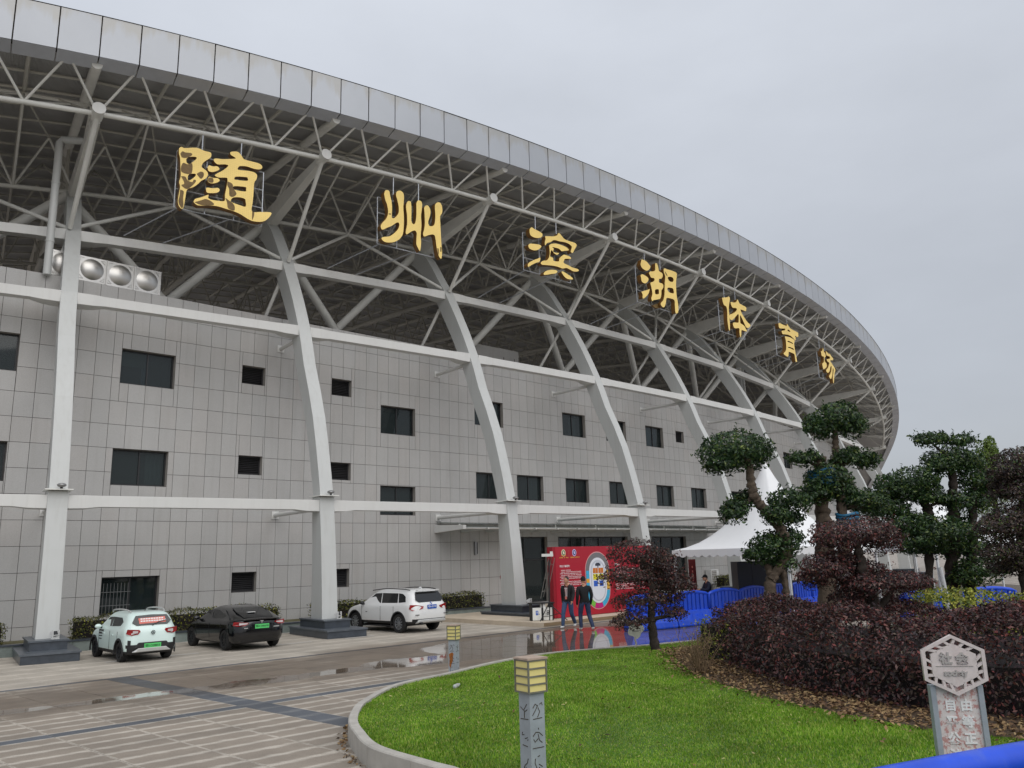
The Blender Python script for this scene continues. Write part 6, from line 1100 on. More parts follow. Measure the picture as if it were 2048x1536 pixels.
def car(spec, M):
    root = thing(spec['name'], spec['label'], 'car', M=M); rings = []
    for (lf, lr, w, rf, rr, zf) in spec['rings']:
        rings.append([(x, y, float(np.interp(x, [p[0] for p in zf], [p[1] for p in zf])) if not isinstance(zf, (int, float)) else zf) for x, y in outline(lf, lr, w, rf, rr)])
    b = MB(); b.loft(rings); me = b.mesh('body', [spec['paint'], M_blackpl]); o = bpy.data.objects.new('body', me); COL.objects.link(o)
    sb = o.modifiers.new('s', 'SUBSURF'); sb.levels = 1; sb.render_levels = 1
    xa, xr, R = spec['axf'], spec['axr'], spec['arch']; W_ = spec['w']
    cut = MB()
    for x in (xa, xr): cut.tube((x, -W_-.3, spec['wr']), (x, W_+.3, spec['wr']), R, n=28)
    cme = cut.mesh('cut', M_blackpl); co = bpy.data.objects.new('cut', cme); COL.objects.link(co)
    bo = o.modifiers.new('b', 'BOOLEAN'); bo.object = co; bo.operation = 'DIFFERENCE'; bo.solver = 'EXACT'
    try: bo.material_mode = 'TRANSFER'
    except Exception: pass
    dg = bpy.context.evaluated_depsgraph_get(); me2 = bpy.data.meshes.new_from_object(o.evaluated_get(dg)); bpy.data.objects.remove(o); bpy.data.objects.remove(co)
    me2.name = 'body'; 
    # lower cladding in black plastic, and dark wheel wells
    for p in me2.polygons:
        c = p.center
        well = any(abs(math.hypot(c.x-x, c.z-spec['wr'])-R) < .02 for x in (xa, xr)) and abs(c.y) < W_*.985
        p.material_index = 1 if (well or spec['clad'](c)) else 0
        p.use_smooth = True
    if len(me2.materials) < 2: me2.materials.append(M_blackpl)
    me2.materials[0] = spec['paint']; me2.materials[1] = M_blackpl
    me2.set_sharp_from_angle(angle=math.radians(38))
    place(bpy.data.objects.new('body', me2), root, Matrix.Identity(4), True)
    # glazing lies just outside the upper body, interpolated between two rings
    def surf(i, f, x, side):
        """point on the body side between ring i and i+1 at height fraction f, at lengthwise x"""
        out_ = []
        for r in (rings[i], rings[i+1]):
            pts = [p for p in r if p[1]*side > 0]; pts.sort(key=lambda p: p[0]); out_.append(Vector((x, float(np.interp(x, [p[0] for p in pts], [p[1] for p in pts])), float(np.interp(x, [p[0] for p in pts], [p[2] for p in pts])))))
        return out_[0].lerp(out_[1], f)
    gi = spec['glass_ring']
    for sd_ in (1, -1):
        for nm, poly in spec['side_windows']:
            V = []
            for (x, f) in poly: p = surf(gi, f, x, sd_); V.append((p.x, p.y+sd_*.008, p.z))
            V2 = [(v[0], v[1]-sd_*.02, v[2]) for v in V]; n = len(V)
            MB().add(V+V2, [tuple(range(n)), tuple(range(2*n-1, n-1, -1))]+[(k, (k+1) % n, n+(k+1) % n, n+k) for k in range(n)]).build(nm, M_cglassd, root, local=True)
    rg = spec['rear_window']; n = len(rg)
    V = [Vector(p) for p in rg]; nr = (V[1]-V[0]).cross(V[-1]-V[0]).normalized(); nr = nr if nr.x < 0 else -nr
    rw_o = MB().add([p+nr*.012 for p in V]+[p-nr*.02 for p in V], [tuple(range(n)), tuple(range(2*n-1, n-1, -1))]+[(k, (k+1) % n, n+(k+1) % n, n+k) for k in range(n)]).build('rear_window', M_cglassd, root, local=True)
    fw = spec.get('windscreen')
    if fw: MB().add([Vector(p) for p in fw], [(0, 1, 2, 3)]).build('windscreen', M_cglassd, root, local=True)
    # wheels
    for nmx, x in (('f', xa), ('r', xr)):
        for sd_ in (1, -1):
            r = spec['wr']; t = MB(); yo = sd_*(W_-.015); yi = sd_*(W_-.215); q = []
            prof = [(r*.66, yi), (r*.93, yi), (r, yi+sd_*.03), (r, yo-sd_*.03), (r*.94, yo), (r*.68, yo), (r*.64, yo-sd_*.035)]
            rr_ = [[(x+pr*math.cos(a), py, r+pr*math.sin(a)) for a in np.linspace(0, 2*math.pi, 29)[:-1]] for pr, py in prof]
            t.loft(rr_, caps=False); wh = t.build('wheel', M_tyre, root, local=True, smooth=True, sharp=50)
            rm = MB(); y1 = yo-sd_*.03; rm.tube((x, y1-sd_*.05, r), (x, y1-sd_*.02, r), r*.66, n=28)
            rm.build('rim_well', M_rimd if spec['rim'] is M_rims else M_blackpl, wh, local=True)
            sp_o = MB(); ns = spec['spokes']
            for k in range(ns):
                a = 2*math.pi*k/ns+.3; c_, s_ = math.cos(a), math.sin(a); w1, w2 = spec['spokew']
                P_ = lambda rad, off: (x+rad*c_-off*s_, y1, r+rad*s_+off*c_)
                f = [P_(r*.1, -w1), P_(r*.1, w1), P_(r*.64, w2), P_(r*.64, -w2)]; bk = [(p[0], p[1]-sd_*.025, p[2]) for p in f]; f = [(p[0], p[1]+sd_*.004, p[2]) for p in f]; sp_o.hexa(bk+f)
            sp_o.tube((x, y1-sd_*.03, r), (x, y1+sd_*.012, r), r*.17, n=16); ring = [[(x+pr*math.cos(a), py, r+pr*math.sin(a)) for a in np.linspace(0, 2*math.pi, 29)[:-1]] for pr, py in ((r*.6, y1-sd_*.02), (r*.6, y1+sd_*.006), (r*.665, y1+sd_*.01), (r*.665, y1-sd_*.02))]
            sp_o.loft(ring, caps=False); sp_o.build('rim', spec['rim'], wh, local=True)
    und = MB(); und.box(((xa+xr)/2, 0, .24), (xa-xr-.2, W_*1.7, .06)); und.build('underbody', M_blackpl, root, local=True)
    return root, rw_o, surf
def mirror(root, sd_, x, y, z, body=None):
    m = MB(); m.sphere((0, 0, 0), .1, 12, 8, (.75, 1.05, .72)); o = m.build('wing_mirror', body, root, Matrix.Translation((x, sd_*y, z)), True, smooth=True); MB().tube((0, 0, 0), (0, -sd_*.14, -.06), .03).build('mirror_arm', M_blackpl, o, local=True); return o
def lampshape(root, nm, poly, mat, sd_, th=.03, label=None):
    """closed polygon of 3-D points (right side mirrored), given slight thickness backwards"""
    V = [Vector((p[0], p[1]*sd_, p[2])) for p in poly]; n = len(V); o = MB().add(V+[v+Vector((.06, -sd_*.03, 0)) for v in V], [tuple(range(n)), tuple(range(2*n-1, n-1, -1))]+[(k, (k+1) % n, n+(k+1) % n, n+k) for k in range(n)]).build(nm, mat, root, local=True); return o
def place_car(x, y, heading, s, sx=1.0): return Matrix.Translation((x, y, 0)) @ Matrix.Rotation(math.radians(heading), 4, 'Z') @ Matrix.Diagonal((s*sx, s, s, 1))
REAR = Matrix.Rotation(math.radians(-90), 4, 'Z') @ Matrix.Rotation(math.radians(90), 4, 'X')   # text plane facing backwards
def rear_text(nm, s, size, m, root, x, y, z, tilt=0): return text_mesh(nm, s, size, m, root, Matrix.Translation((x, y, z)) @ Matrix.Rotation(tilt, 4, 'Y') @ REAR)
# --- mint green hatchback
P_mint = pm('mint_paint', rgb((214, 233, 228)), .3, var=.015, coat=.7)
belt = [(-1.9, 1.0), (-1.2, .98), (.7, .93), (1.1, .9), (1.5, .84), (1.8, .72)]
mint = dict(name='parked_car', label='mint green small hatchback parked beside the first column plinth', paint=P_mint, w=.775, wr=.3, arch=.355, axf=1.2, axr=-1.2, rim=M_rimd, spokes=5, spokew=(.02, .07),
    rings=[(1.72, 1.7, .66, .25, .22, .2), (1.8, 1.8, .74, .32, .25, .24), (1.86, 1.88, .775, .38, .28, .42), (1.85, 1.86, .785, .42, .28, .62), (1.78, 1.83, .785, .45, .3, [(-1.9, .9), (1.2, .8), (1.8, .68)]), (1.72, 1.78, .765, .46, .3, belt), (.98, 1.74, .74, .25, .28, [(-1.8, 1.03), (.6, .98), (1.0, .95)]), (.62, 1.66, .66, .22, .26, [(-1.7, 1.26), (.3, 1.24), (.6, 1.2)]), (.28, 1.5, .58, .22, .25, 1.43), (.1, 1.3, .46, .2, .3, 1.475)],
    glass_ring=6, side_windows=[('front_window', [(.62, .1), (-.28, .12), (-.22, 1.25), (.16, 1.2)]), ('side_window', [(-.34, .12), (-1.12, .2), (-1.22, .7), (-.95, 1.2), (-.27, 1.25)])],
    rear_window=[(-1.735, .46, 1.07), (-1.735, -.46, 1.07), (-1.69, -.58, 1.17), (-1.6, -.47, 1.355), (-1.59, 0, 1.375), (-1.6, .47, 1.355), (-1.69, .58, 1.17)], clad=lambda c: c.z < .3 or (c.x < -1.72 and c.z < .5 and abs(c.y) < .8 and c.z < .44+.1*abs(c.y)))
r, rw, surf = car(mint, place_car(-10.78, 23.46, 133, .86))
for sd_ in (1, -1):
    lampshape(r, 'tail_light', [(-1.79, .74, .98), (-1.86, .42, .955), (-1.865, .38, .9), (-1.86, .44, .82), (-1.84, .62, .8), (-1.74, .76, .85)], M_red, sd_); lampshape(r, 'tail_light_lens', [(-1.862, .6, .93), (-1.872, .45, .92), (-1.872, .45, .86), (-1.862, .6, .85)], M_lampc, sd_)
    pth = [(.35, .52*sd_, 1.44), (.2, .535*sd_, 1.5), (-.5, .545*sd_, 1.535), (-1.1, .53*sd_, 1.51), (-1.3, .5*sd_, 1.45)]; MB().path([tuple(p) for p in cr(pth, 4)], .024, 8).build('roof_rail', M_silver, r, local=True, smooth=True)
    mirror(r, sd_, .6, .87, 1.0, P_mint)
    lampshape(r, 'bumper_vent', [(-1.79, .715, .66), (-1.845, .64, .65), (-1.85, .64, .5), (-1.79, .715, .5)], M_blackpl, sd_)
    # arch cladding
    for x in (1.2, -1.2):
        ar = [[(x+pr*math.cos(a), sd_*yy, .3+pr*math.sin(a)) for a in np.linspace(-.25, math.pi+.25, 19)] for pr, yy in ((.345, .77), (.345, .805), (.41, .8), (.41, .76))]; MB().loft(ar, closed=False, caps=False).build('arch_trim', M_blackpl, r, local=True, smooth=True, sharp=40)
    MB().box((-.55, sd_*.79, .78), (.16, .03, .03)).build('door_handle', P_mint, r, local=True); MB().box((.3, sd_*.79, .8), (.16, .03, .03)).build('door_handle', P_mint, r, local=True)
    for x in (-.3, -1.02, .75): MB().box((x, sd_*.7855, .62), (.012, .006, .55)).build('door_seam', M_blackpl, r, local=True)
MB().box((-1.885, 0, .47), (.02, .5, .15)).build('number_plate', M_plg, r, local=True); rear_text('plate_text', '鄂S·D58853', .088, M_black, r, -1.897, 0, .47)
bp = MB(); bp.hexa([(-1.885, .5, .3), (-1.885, -.5, .3), (-1.8, -.62, .3), (-1.8, .62, .3), (-1.905, .42, .42), (-1.905, -.42, .42), (-1.82, -.42, .42), (-1.82, .42, .42)]); bevel(bp.build('skid_plate', M_silver, r, local=True), .02)
bb = MB(); bb.hexa([(-1.895, .52, .42), (-1.895, -.52, .42), (-1.8, -.6, .42), (-1.8, .6, .42), (-1.892, .42, .58), (-1.892, -.42, .58), (-1.8, -.42, .58), (-1.8, .42, .58)]); bevel(bb.build('bumper_trim', M_blackpl, r, local=True), .02)
em = MB(); rg_ = [[(-1.868-o_, rr_*math.cos(a), .86+rr_*math.sin(a)) for a in np.linspace(0, 6.283, 21)[:-1]] for rr_, o_ in ((.045, 0), (.045, .012), (.06, .012), (.06, 0))]; em.loft(rg_, caps=False); em.path([(-1.875, .03, .89), (-1.875, .0, .86), (-1.875, .02, .825)], .01, 5); em.path([(-1.875, -.03, .83), (-1.875, .0, .86), (-1.875, -.02, .895)], .01, 5); em.build('badge', M_rimd, r, local=True)
MB().tube((-1.0, 0, 1.46), (-1.13, 0, 1.6), .008).build('aerial', M_blackpl, r, local=True); MB().path([(-1.755, .0, 1.06), (-1.72, -.2, 1.15), (-1.70, -.42, 1.19)], .014, 6).build('rear_wiper', M_blackpl, r, local=True)
M_poster = pm('salmon_poster', rgb((214, 120, 108)), .6, var=.05); po = MB(); nrm = Vector((-1.735, .46, 1.07)), Vector((-1.6, .47, 1.355)); u_ = (nrm[1]-nrm[0]).normalized()
def rwp(y, h, o_=.02): return Vector((-1.735-o_, y, 1.07))+Vector((.135/.285*h, 0, h))
po.add([rwp(.38, .05), rwp(-.42, .07), rwp(-.4, .235), rwp(.4, .215)], [(0, 1, 2, 3)]); pst = po.build('window_poster', M_poster, r, local=True)
for row, n_ in ((.17, 9), (.105, 10)):
    for k in range(n_):
        y0 = .34-k*.078; tb = MB(); tb.add([rwp(y0, row, .024), rwp(y0-.062, row+.003, .024), rwp(y0-.062, row+.04, .024), rwp(y0, row+.037, .024)], [(0, 1, 2, 3)]); tb.build('poster_print', M_white, pst, local=True)
for row in range(4):
    for k in range(7 if row < 2 else 5):
        z = .88-row*.085; MB().box((.72-k*.062-(0 if row % 2 else .02), .7895, z), (.045, .003, .055 if row < 2 else .03)).build('door_print', M_blackpl, r, local=True)
# --- black electric saloon
P_blk = pm('black_paint', rgb((10, 11, 15)), .14, var=0, coat=.5, spec=.5)
belt = [(-2.35, .95), (-1.6, .96), (.8, .9), (1.4, .84), (2.0, .72), (2.4, .6)]
black = dict(name='parked_car', label='glossy black saloon car parked between the mint green car and second column', paint=P_blk, w=.925, wr=.335, arch=.385, axf=1.42, axr=-1.45, rim=M_rimd, spokes=10, spokew=(.012, .03),
    rings=[(2.05, 2.1, .78, .4, .3, .2), (2.22, 2.22, .87, .5, .4, .24), (2.32, 2.33, .915, .6, .45, .42), (2.28, 2.35, .925, .66, .5, .6), (2.15, 2.32, .925, .7, .52, [(-2.4, .84), (1.3, .74), (2.3, .6)]), (2.02, 2.3, .905, .72, .52, belt), (1.1, 2.16, .84, .3, .5, [(-2.2, 1.0), (-1.5, .99), (.6, .97), (1.1, .93)]), (.72, 1.7, .76, .25, .4, [(-1.7, 1.14), (-.8, 1.2), (.2, 1.2), (.7, 1.14)]), (.2, 1.15, .62, .25, .4, [(-1.2, 1.31), (-.3, 1.39), (.2, 1.35)]), (-.05, .75, .45, .2, .35, [(-.8, 1.4), (-.3, 1.43), (0, 1.41)])],
    glass_ring=6, side_windows=[('front_window', [(.85, .08), (-.2, .1), (-.15, 1.45), (.3, 1.35)]), ('side_window', [(-.25, .1), (-1.15, .14), (-1.5, .3), (-1.1, .95), (-.65, 1.35), (-.2, 1.45)])],
    rear_window=[(-2.04, .5, 1.03), (-2.04, -.5, 1.03), (-1.55, -.56, 1.215), (-1.1, -.5, 1.335), (-1.1, .5, 1.335), (-1.55, .56, 1.215)], clad=lambda c: c.z < .27 or (c.x < -2.2 and c.z < .36))
r, rw, surf = car(black, place_car(-8.81, 25.91, 134, .9, .9) @ Matrix.Diagonal((1, 1, .965, 1)))
for sd_ in (1, -1):
    lampshape(r, 'tail_light', [(-2.12, .88, .93), (-2.28, .72, .92), (-2.335, .5, .9), (-2.34, .46, .86), (-2.33, .58, .8), (-2.26, .8, .79), (-2.1, .9, .82)], M_red, sd_); lampshape(r, 'lamp_strip', [(-2.27, .76, .895), (-2.345, .5, .885), (-2.345, .5, .85), (-2.28, .76, .82)], M_lampc, sd_)
    mirror(r, sd_, .78, .98, 1.0, P_blk); MB().path([(-.0, sd_*.905, .84), (-.2, sd_*.91, .84)], .012).build('door_handle', P_blk, r, local=True)
    for x in (-.2, .95, -1.15): MB().box((x, sd_*.926, .62), (.01, .006, .5)).build('door_seam', M_blackpl, r, local=True)
MB().box((-2.345, 0, .76), (.02, .48, .14)).build('number_plate', M_plg, r, local=True); rear_text('plate_text', '鄂A·D86698', .085, M_black, r, -2.358, 0, .76)
tb = MB(); tb.box((-2.31, 0, .93), (.01, .12, .02)); tb.box((-2.318, 0, .9), (.01, .025, .07)); tb.build('badge', M_silver, r, local=True)
MB().box((-1.66, .1, 1.2), (.16, .25, .012)).build('window_card', M_white, rw, Matrix.Rotation(-.0, 4, 'Y'), True)
for y, w_ in ((.55, .12), (-.5, .2)): MB().box((-2.345, y, .72), (.006, w_, .025)).build('lettering', M_silver, r, local=True)
sp_ = MB(); sp_.hexa([(-2.34, .6, .97), (-2.34, -.6, .97), (-2.2, -.6, .98), (-2.2, .6, .98), (-2.36, .58, .995), (-2.36, -.58, .995), (-2.2, -.58, .992), (-2.2, .58, .992)]); sp_.build('spoiler', P_blk, r, local=True)
# --- white four-wheel-drive
P_wht = pm('white_car_paint', rgb((226, 227, 226)), .25, var=.01, coat=.8)
belt = [(-2.3, 1.07), (-1.6, 1.07), (.8, 1.02), (1.2, 1.0), (1.8, .94), (2.3, .82)]
white = dict(name='parked_car', label='white four-wheel-drive car parked between the second and third columns', paint=P_wht, w=.94, wr=.36, arch=.42, axf=1.4, axr=-1.4, rim=M_rims, spokes=10, spokew=(.016, .022),
    rings=[(2.1, 2.08, .8, .35, .25, .3), (2.22, 2.22, .89, .42, .3, .34), (2.3, 2.32, .93, .5, .35, .52), (2.28, 2.32, .94, .55, .36, .72), (2.2, 2.3, .94, .58, .38, [(-2.35, .95), (1.3, .88), (2.25, .76)]), (2.1, 2.27, .925, .6, .38, belt), (1.15, 2.23, .88, .3, .36, [(-2.3, 1.1), (.8, 1.07), (1.2, 1.04)]), (.78, 2.1, .8, .26, .32, [(-2.1, 1.36), (.3, 1.34), (.7, 1.3)]), (.3, 1.92, .7, .25, .3, [(-1.9, 1.585), (-.3, 1.6), (.3, 1.56)]), (.1, 1.7, .55, .2, .3, 1.645)],
    glass_ring=6, side_windows=[('front_window', [(.86, .08), (-.25, .1), (-.18, 1.55), (.2, 1.5)]), ('side_window', [(-.31, .1), (-1.3, .12), (-1.2, 1.5), (-.24, 1.55)]), ('quarter_window', [(-1.36, .12), (-1.78, .25), (-1.7, 1.0), (-1.5, 1.4), (-1.26, 1.5)])],
    rear_window=[(-2.22, .56, 1.14), (-2.22, -.56, 1.14), (-2.17, -.69, 1.25), (-2.01, -.58, 1.52), (-2.01, .58, 1.52), (-2.17, .69, 1.25)], clad=lambda c: c.z < .41 or (c.x < -2.15 and c.z < .56))
r, rw, surf = car(white, place_car(-4.46, 30.15, 137, .88))
for sd_ in (1, -1):
    lampshape(r, 'tail_light', [(-2.12, .925, 1.06), (-2.26, .72, 1.05), (-2.33, .42, .99), (-2.33, .45, .92), (-2.3, .62, .86), (-2.2, .86, .84), (-2.08, .945, .9)], M_red, sd_)
    pth = [(.5, .7*sd_, 1.585), (-.4, .715*sd_, 1.655), (-1.4, .7*sd_, 1.635), (-1.8, .66*sd_, 1.6)]; MB().path([tuple(p) for p in cr(pth, 4)], .018, 6).build('roof_rail', M_blackpl, r, local=True)
    mirror(r, sd_, .82, 1.0, 1.1, M_blackpl); MB().path([(.0, sd_*.925, .93), (-.2, sd_*.935, .93)], .014).build('door_handle', P_wht, r, local=True); MB().path([(-1.0, sd_*.925, .95), (-1.2, sd_*.93, .95)], .014).build('door_handle', P_wht, r, local=True)
    for x in (-.28, .95, -1.1): MB().box((x, sd_*.9415, .72), (.01, .006, .55)).build('door_seam', M_blackpl, r, local=True)
    MB().box((.62, sd_*.942, .76), (.12, .006, .025)).build('side_badge', M_blackpl, r, local=True)
    MB().box((-2.31, sd_*.72, .68), (.02, .2, .025)).build('reflector', M_blackpl, r, local=True)
    for x in (1.4, -1.4):
        ar = [[(x+pr*math.cos(a), sd_*yy, .36+pr*math.sin(a)) for a in np.linspace(-.2, math.pi+.2, 19)] for pr, yy in ((.41, .93), (.41, .955), (.46, .952), (.46, .925))]; MB().loft(ar, closed=False, caps=False).build('arch_trim', M_blackpl, r, local=True, smooth=True, sharp=40)
MB().box((-2.315, -.02, .96), (.02, .46, .15)).build('number_plate', M_plb, r, local=True); rear_text('plate_text', '鄂A·829Y8', .09, M_white, r, -2.328, -.02, .96)
for k in range(4):
    a0 = k*math.pi/2; q = [(-2.275, .055*math.cos(a), 1.095+.055*math.sin(a)) for a in np.linspace(a0, a0+math.pi/2, 6)]; MB().add([(-2.275, 0, 1.095)]+q, [(0,)+tuple(range(1, 7))]).build('badge_quarter', M_white if k % 2 else M_plb, r, local=True)
sk = MB(); sk.hexa([(-2.34, .72, .4), (-2.34, -.72, .4), (-2.15, -.72, .34), (-2.15, .72, .34), (-2.345, .66, .5), (-2.345, -.66, .5), (-2.2, -.66, .5), (-2.2, .66, .5)]); bevel(sk.build('skid_plate', M_silver, r, local=True), .02)
for y in (.55,): 
    MB().tube((-2.4, y, .36), (-2.1, y, .36), .05, n=14).build('exhaust', M_blackpl, r, local=True)
MB().box((-2.06, 0, 1.585), (.16, 1.1, .03)).build('roof_spoiler', P_wht, r, Matrix.Identity(4), True)
fin = MB(); fin.hexa([(-1.5, .02, 1.64), (-1.5, -.02, 1.64), (-1.7, -.02, 1.63), (-1.7, .02, 1.63), (-1.62, .01, 1.71), (-1.62, -.01, 1.71), (-1.68, -.01, 1.71), (-1.68, .01, 1.71)]); fin.build('roof_fin', P_wht, r, local=True)
# ================================================================== red event board on the entrance step
M_step = pm('entrance_step_stone', rgb((196, 182, 162)), .7, var=.1, vs=2, bump=.1, bs=60)
stp = MB(); A_ = Vector((-.2, 31.5)); tg = Vector((math.cos(math.radians(43.8)), math.sin(math.radians(43.8)))); nm_ = Vector((tg.y, -tg.x))
step = bpy.data.objects.new('entrance_step', None); place(step); tag(step, kind='structure')
B0 = Vector((1.34, 31.13))
for k in range(16):
    a = B0+tg*(-1.6+k*.9)+nm_*1.0; b = a+tg*.893; c = b-nm_*9.3; d = a-nm_*9.3
    MB().hexa([(*a, -.01), (*b, -.01), (*c, -.01), (*d, -.01), (*a, .148), (*b, .148), (*c, .148), (*d, .148)]).build('step_stone', M_step, step)
MB().hexa([(*(B0+tg*-1.6+nm_*1.03), .05), (*(B0+tg*12.8+nm_*1.03), .05), (*(B0+tg*12.8+nm_*1.0), .05), (*(B0+tg*-1.6+nm_*1.0), .05), (*(B0+tg*-1.6+nm_*1.03), .149), (*(B0+tg*12.8+nm_*1.03), .149), (*(B0+tg*12.8+nm_*1.0), .149), (*(B0+tg*-1.6+nm_*1.0), .149)]).build('step_nosing', pm('nosing_stone', rgb((150, 128, 98)), .7), step)
BM = Matrix.Translation((B0.x, B0.y, 0)) @ Matrix.Rotation(math.radians(43.8), 4, 'Z')
M_redb = pm('red_board_print', rgb((172, 26, 46)), .45, var=.02); M_redd = pm('red_board_side', rgb((150, 18, 36)), .5)
brd = thing('event_board', 'big red event board with an oval seating plan standing on the entrance step', 'board', M=BM)
bevel(MB().box((3.05, .14, 1.46), (6.1, .28, 2.6)).build('board_body', M_redd, brd, local=True), .005)
MB().box((3.11, -.006, 1.46), (5.94, .006, 2.58)).build('print_sheet', M_redb, brd, local=True)
def stad_ring(rx, rz0, rz1, cx, cz0, cz1, n=24):
    o = []
    for k in range(n+1): a = math.pi*k/n; o.append((cx+rx*math.cos(a), cz1+rz1*math.sin(a)))
    for k in range(n+1): a = math.pi+math.pi*k/n; o.append((cx+rx*math.cos(a), cz0+rz0*math.sin(a)))
    return o
XZ = Matrix.Rotation(math.radians(90), 4, 'X')
def layer(nm, ring, col, lev, parent=brd, holes_=[]):
    return flat_poly(nm, [ring]+holes_, .004, [pm('print_'+nm, rgb(col), .5, var=0) if not isinstance(col, bpy.types.Material) else col], parent, BM @ Matrix.Translation((0, -.0105-.0045*lev, 0)) @ XZ)
layer('plan_outline', stad_ring(.735, .73, .73, 2.53, 1.07, 1.82), (226, 160, 160), 0)
layer('stand_ring', stad_ring(.71, .7, .7, 2.53, 1.07, 1.82), (120, 118, 120), 1)
def seat(a0, a1, col, lev=2):
    """coloured block of the stand between two angles of the oval"""
    def pt(a, r):
        x, z = 2.53+r*math.cos(a), (1.82 if math.sin(a) > 0 else 1.07)+r*math.sin(a); return (x, z)
    n = 8; layer('stand_block', [pt(a0+(a1-a0)*k/n, .69) for k in range(n+1)]+[pt(a1-(a1-a0)*k/n, .5) for k in range(n+1)], col, lev)
def rect(x0, x1, z0, z1, col, lev, nm='plan_block'): return layer(nm, [(x0, z0), (x1, z0), (x1, z1), (x0, z1)], col, lev)
for x0, x1 in ((1.845, 2.02), (3.04, 3.215)):
    lft = x0 < 2.5
    for k, c in enumerate(((66, 176, 216), (66, 176, 216), (228, 170, 50), (66, 176, 216), (66, 176, 216)) if lft else ((226, 176, 60), (226, 176, 60), (230, 196, 60), (226, 176, 60), (226, 176, 60))): rect(x0, x1, 1.83-.153*(k+1), 1.825-.153*k, c, 2)
D_ = math.radians
for a0, a1, c in ((181, 212, (66, 176, 216)), (213, 247, (120, 190, 70)), (248, 269, (196, 20, 120)), (271, 292, (196, 20, 120)), (293, 327, (66, 176, 216)), (328, 359, (66, 176, 216))): seat(D_(a0), D_(a1), c)
layer('track', stad_ring(.51, .5, .5, 2.53, 1.08, 1.82), (226, 228, 234), 3); layer('track_inner', stad_ring(.43, .43, .43, 2.53, 1.08, 1.8), (196, 200, 210), 4); layer('pitch', stad_ring(.37, .38, .36, 2.53, 1.08, 1.78), (224, 228, 236), 5)
rect(2.38, 2.69, 2.0, 2.09, (60, 62, 76), 6); rect(2.44, 2.63, 2.085, 2.12, (60, 62, 76), 6); rect(2.51, 2.56, 1.93, 2.0, (60, 62, 76), 6)
for k in range(4): rect(2.225+k*.155+(0.02 if k > 1 else 0), 2.365+k*.155+(0.02 if k > 1 else 0), 1.72, 1.92, (206, 118, 40), 6)
for x in (2.225, 2.555): rect(x, x+.295, 1.47, 1.69, (226, 214, 40), 6)
for x in (2.25, 2.6): rect(x, x+.23, 1.22, 1.43, (48, 100, 200), 6)
for x0, x1, z0, z1 in ((2.27, 2.33, 1.56, 1.58), (2.42, 2.48, 1.56, 1.58), (2.6, 2.66, 1.56, 1.58), (2.74, 2.8, 1.56, 1.58), (2.33, 2.4, 1.32, 1.335), (2.68, 2.75, 1.32, 1.335)): rect(x0, x1, z0, z1, (90, 80, 40), 7)
for i, (xc, c1, c2) in enumerate(((.6, (236, 226, 190), (40, 90, 80)), (1.21, (200, 196, 232), (40, 40, 110)))):
    circ = lambda r, dz=0: [(xc+r*math.cos(a), 2.53+dz+r*1.15*math.sin(a)) for a in np.linspace(0, 6.283, 25)[:-1]]
    layer('emblem', circ(.115), c1, 0); layer('emblem_core', circ(.085), c2, 1); layer('emblem_mark', [(xc-.02, 2.47), (xc+.05, 2.49), (xc+.03, 2.57), (xc-.03, 2.6), (xc-.045, 2.54)], c1, 2)
    if i == 0: layer('emblem_scroll', [(xc-.13, 2.42), (xc+.13, 2.42), (xc+.1, 2.45), (xc-.1, 2.45)], (214, 170, 70), 1)
rect(.895, .9, 2.33, 2.63, (214, 120, 110), 0)
M_pw = pm('white_print', rgb((238, 226, 226)), .5, var=0); M_py = pm('gold_print', rgb((230, 180, 80)), .5, var=0)
def glyph_row(x0, x1, z, h, m, gap=.22, rows_seed=0, fill=1.0):
    rg = random.Random(rows_seed); mb = MB(); x = x0
    while x < x1*fill:
        w = h*rg.uniform(.8, .95)
        for _ in range(3):   # strokes of an illegible small character
            zz = z+rg.uniform(-.35, .35)*h; mb.box((x+w/2, -.0125, zz), (w, .003, h*.2))
        mb.box((x+w*rg.uniform(.2, .8), -.0128, z), (h*.18, .003, h)); x += w+h*gap
        if rg.random() < .06: x += h*.8
    return mb.build('printed_line', m, brd, local=True)
text_mesh('board_title', '观众入场须知：', .088, M_pw, brd, Matrix.Translation((.36, -.0125, 2.03)) @ XZ, ext=.002, align='LEFT', bold=.003)
for k in range(15): glyph_row(.42 if k in (0, 1, 3, 5, 7, 9, 11, 12) else .36, 1.55, 1.88-k*.0605, .036, M_pw, rows_seed=k, fill=.62 if k == 0 else (.5 if k in (6, 10, 14) else 1))
glyph_row(.36, .84, 2.355, .05, M_py, rows_seed=90); glyph_row(.97, 1.47, 2.355, .05, M_py, rows_seed=91)
text_mesh('board_title', '温馨提示', .088, M_pw, brd, Matrix.Translation((3.58, -.0125, 2.02)) @ XZ, ext=.002, align='LEFT', bold=.003)
for k in range(14): glyph_row(3.62, 5.5, 1.9-k*.065, .036, M_pw, rows_seed=40+k, fill=1 if k % 3 else .8)
for x, c in ((3.74, (120, 20, 30)), (4.05, (120, 20, 30)), (4.35, (236, 220, 214))): layer('notice_mark', [(x-.09, .33), (x+.09, .33), (x+.1, .55), (x, .6), (x-.1, .55)], c, 0)
for k in range(4): glyph_row(3.66+k*.3, 3.86+k*.3, .22, .035, M_pw, rows_seed=70+k)
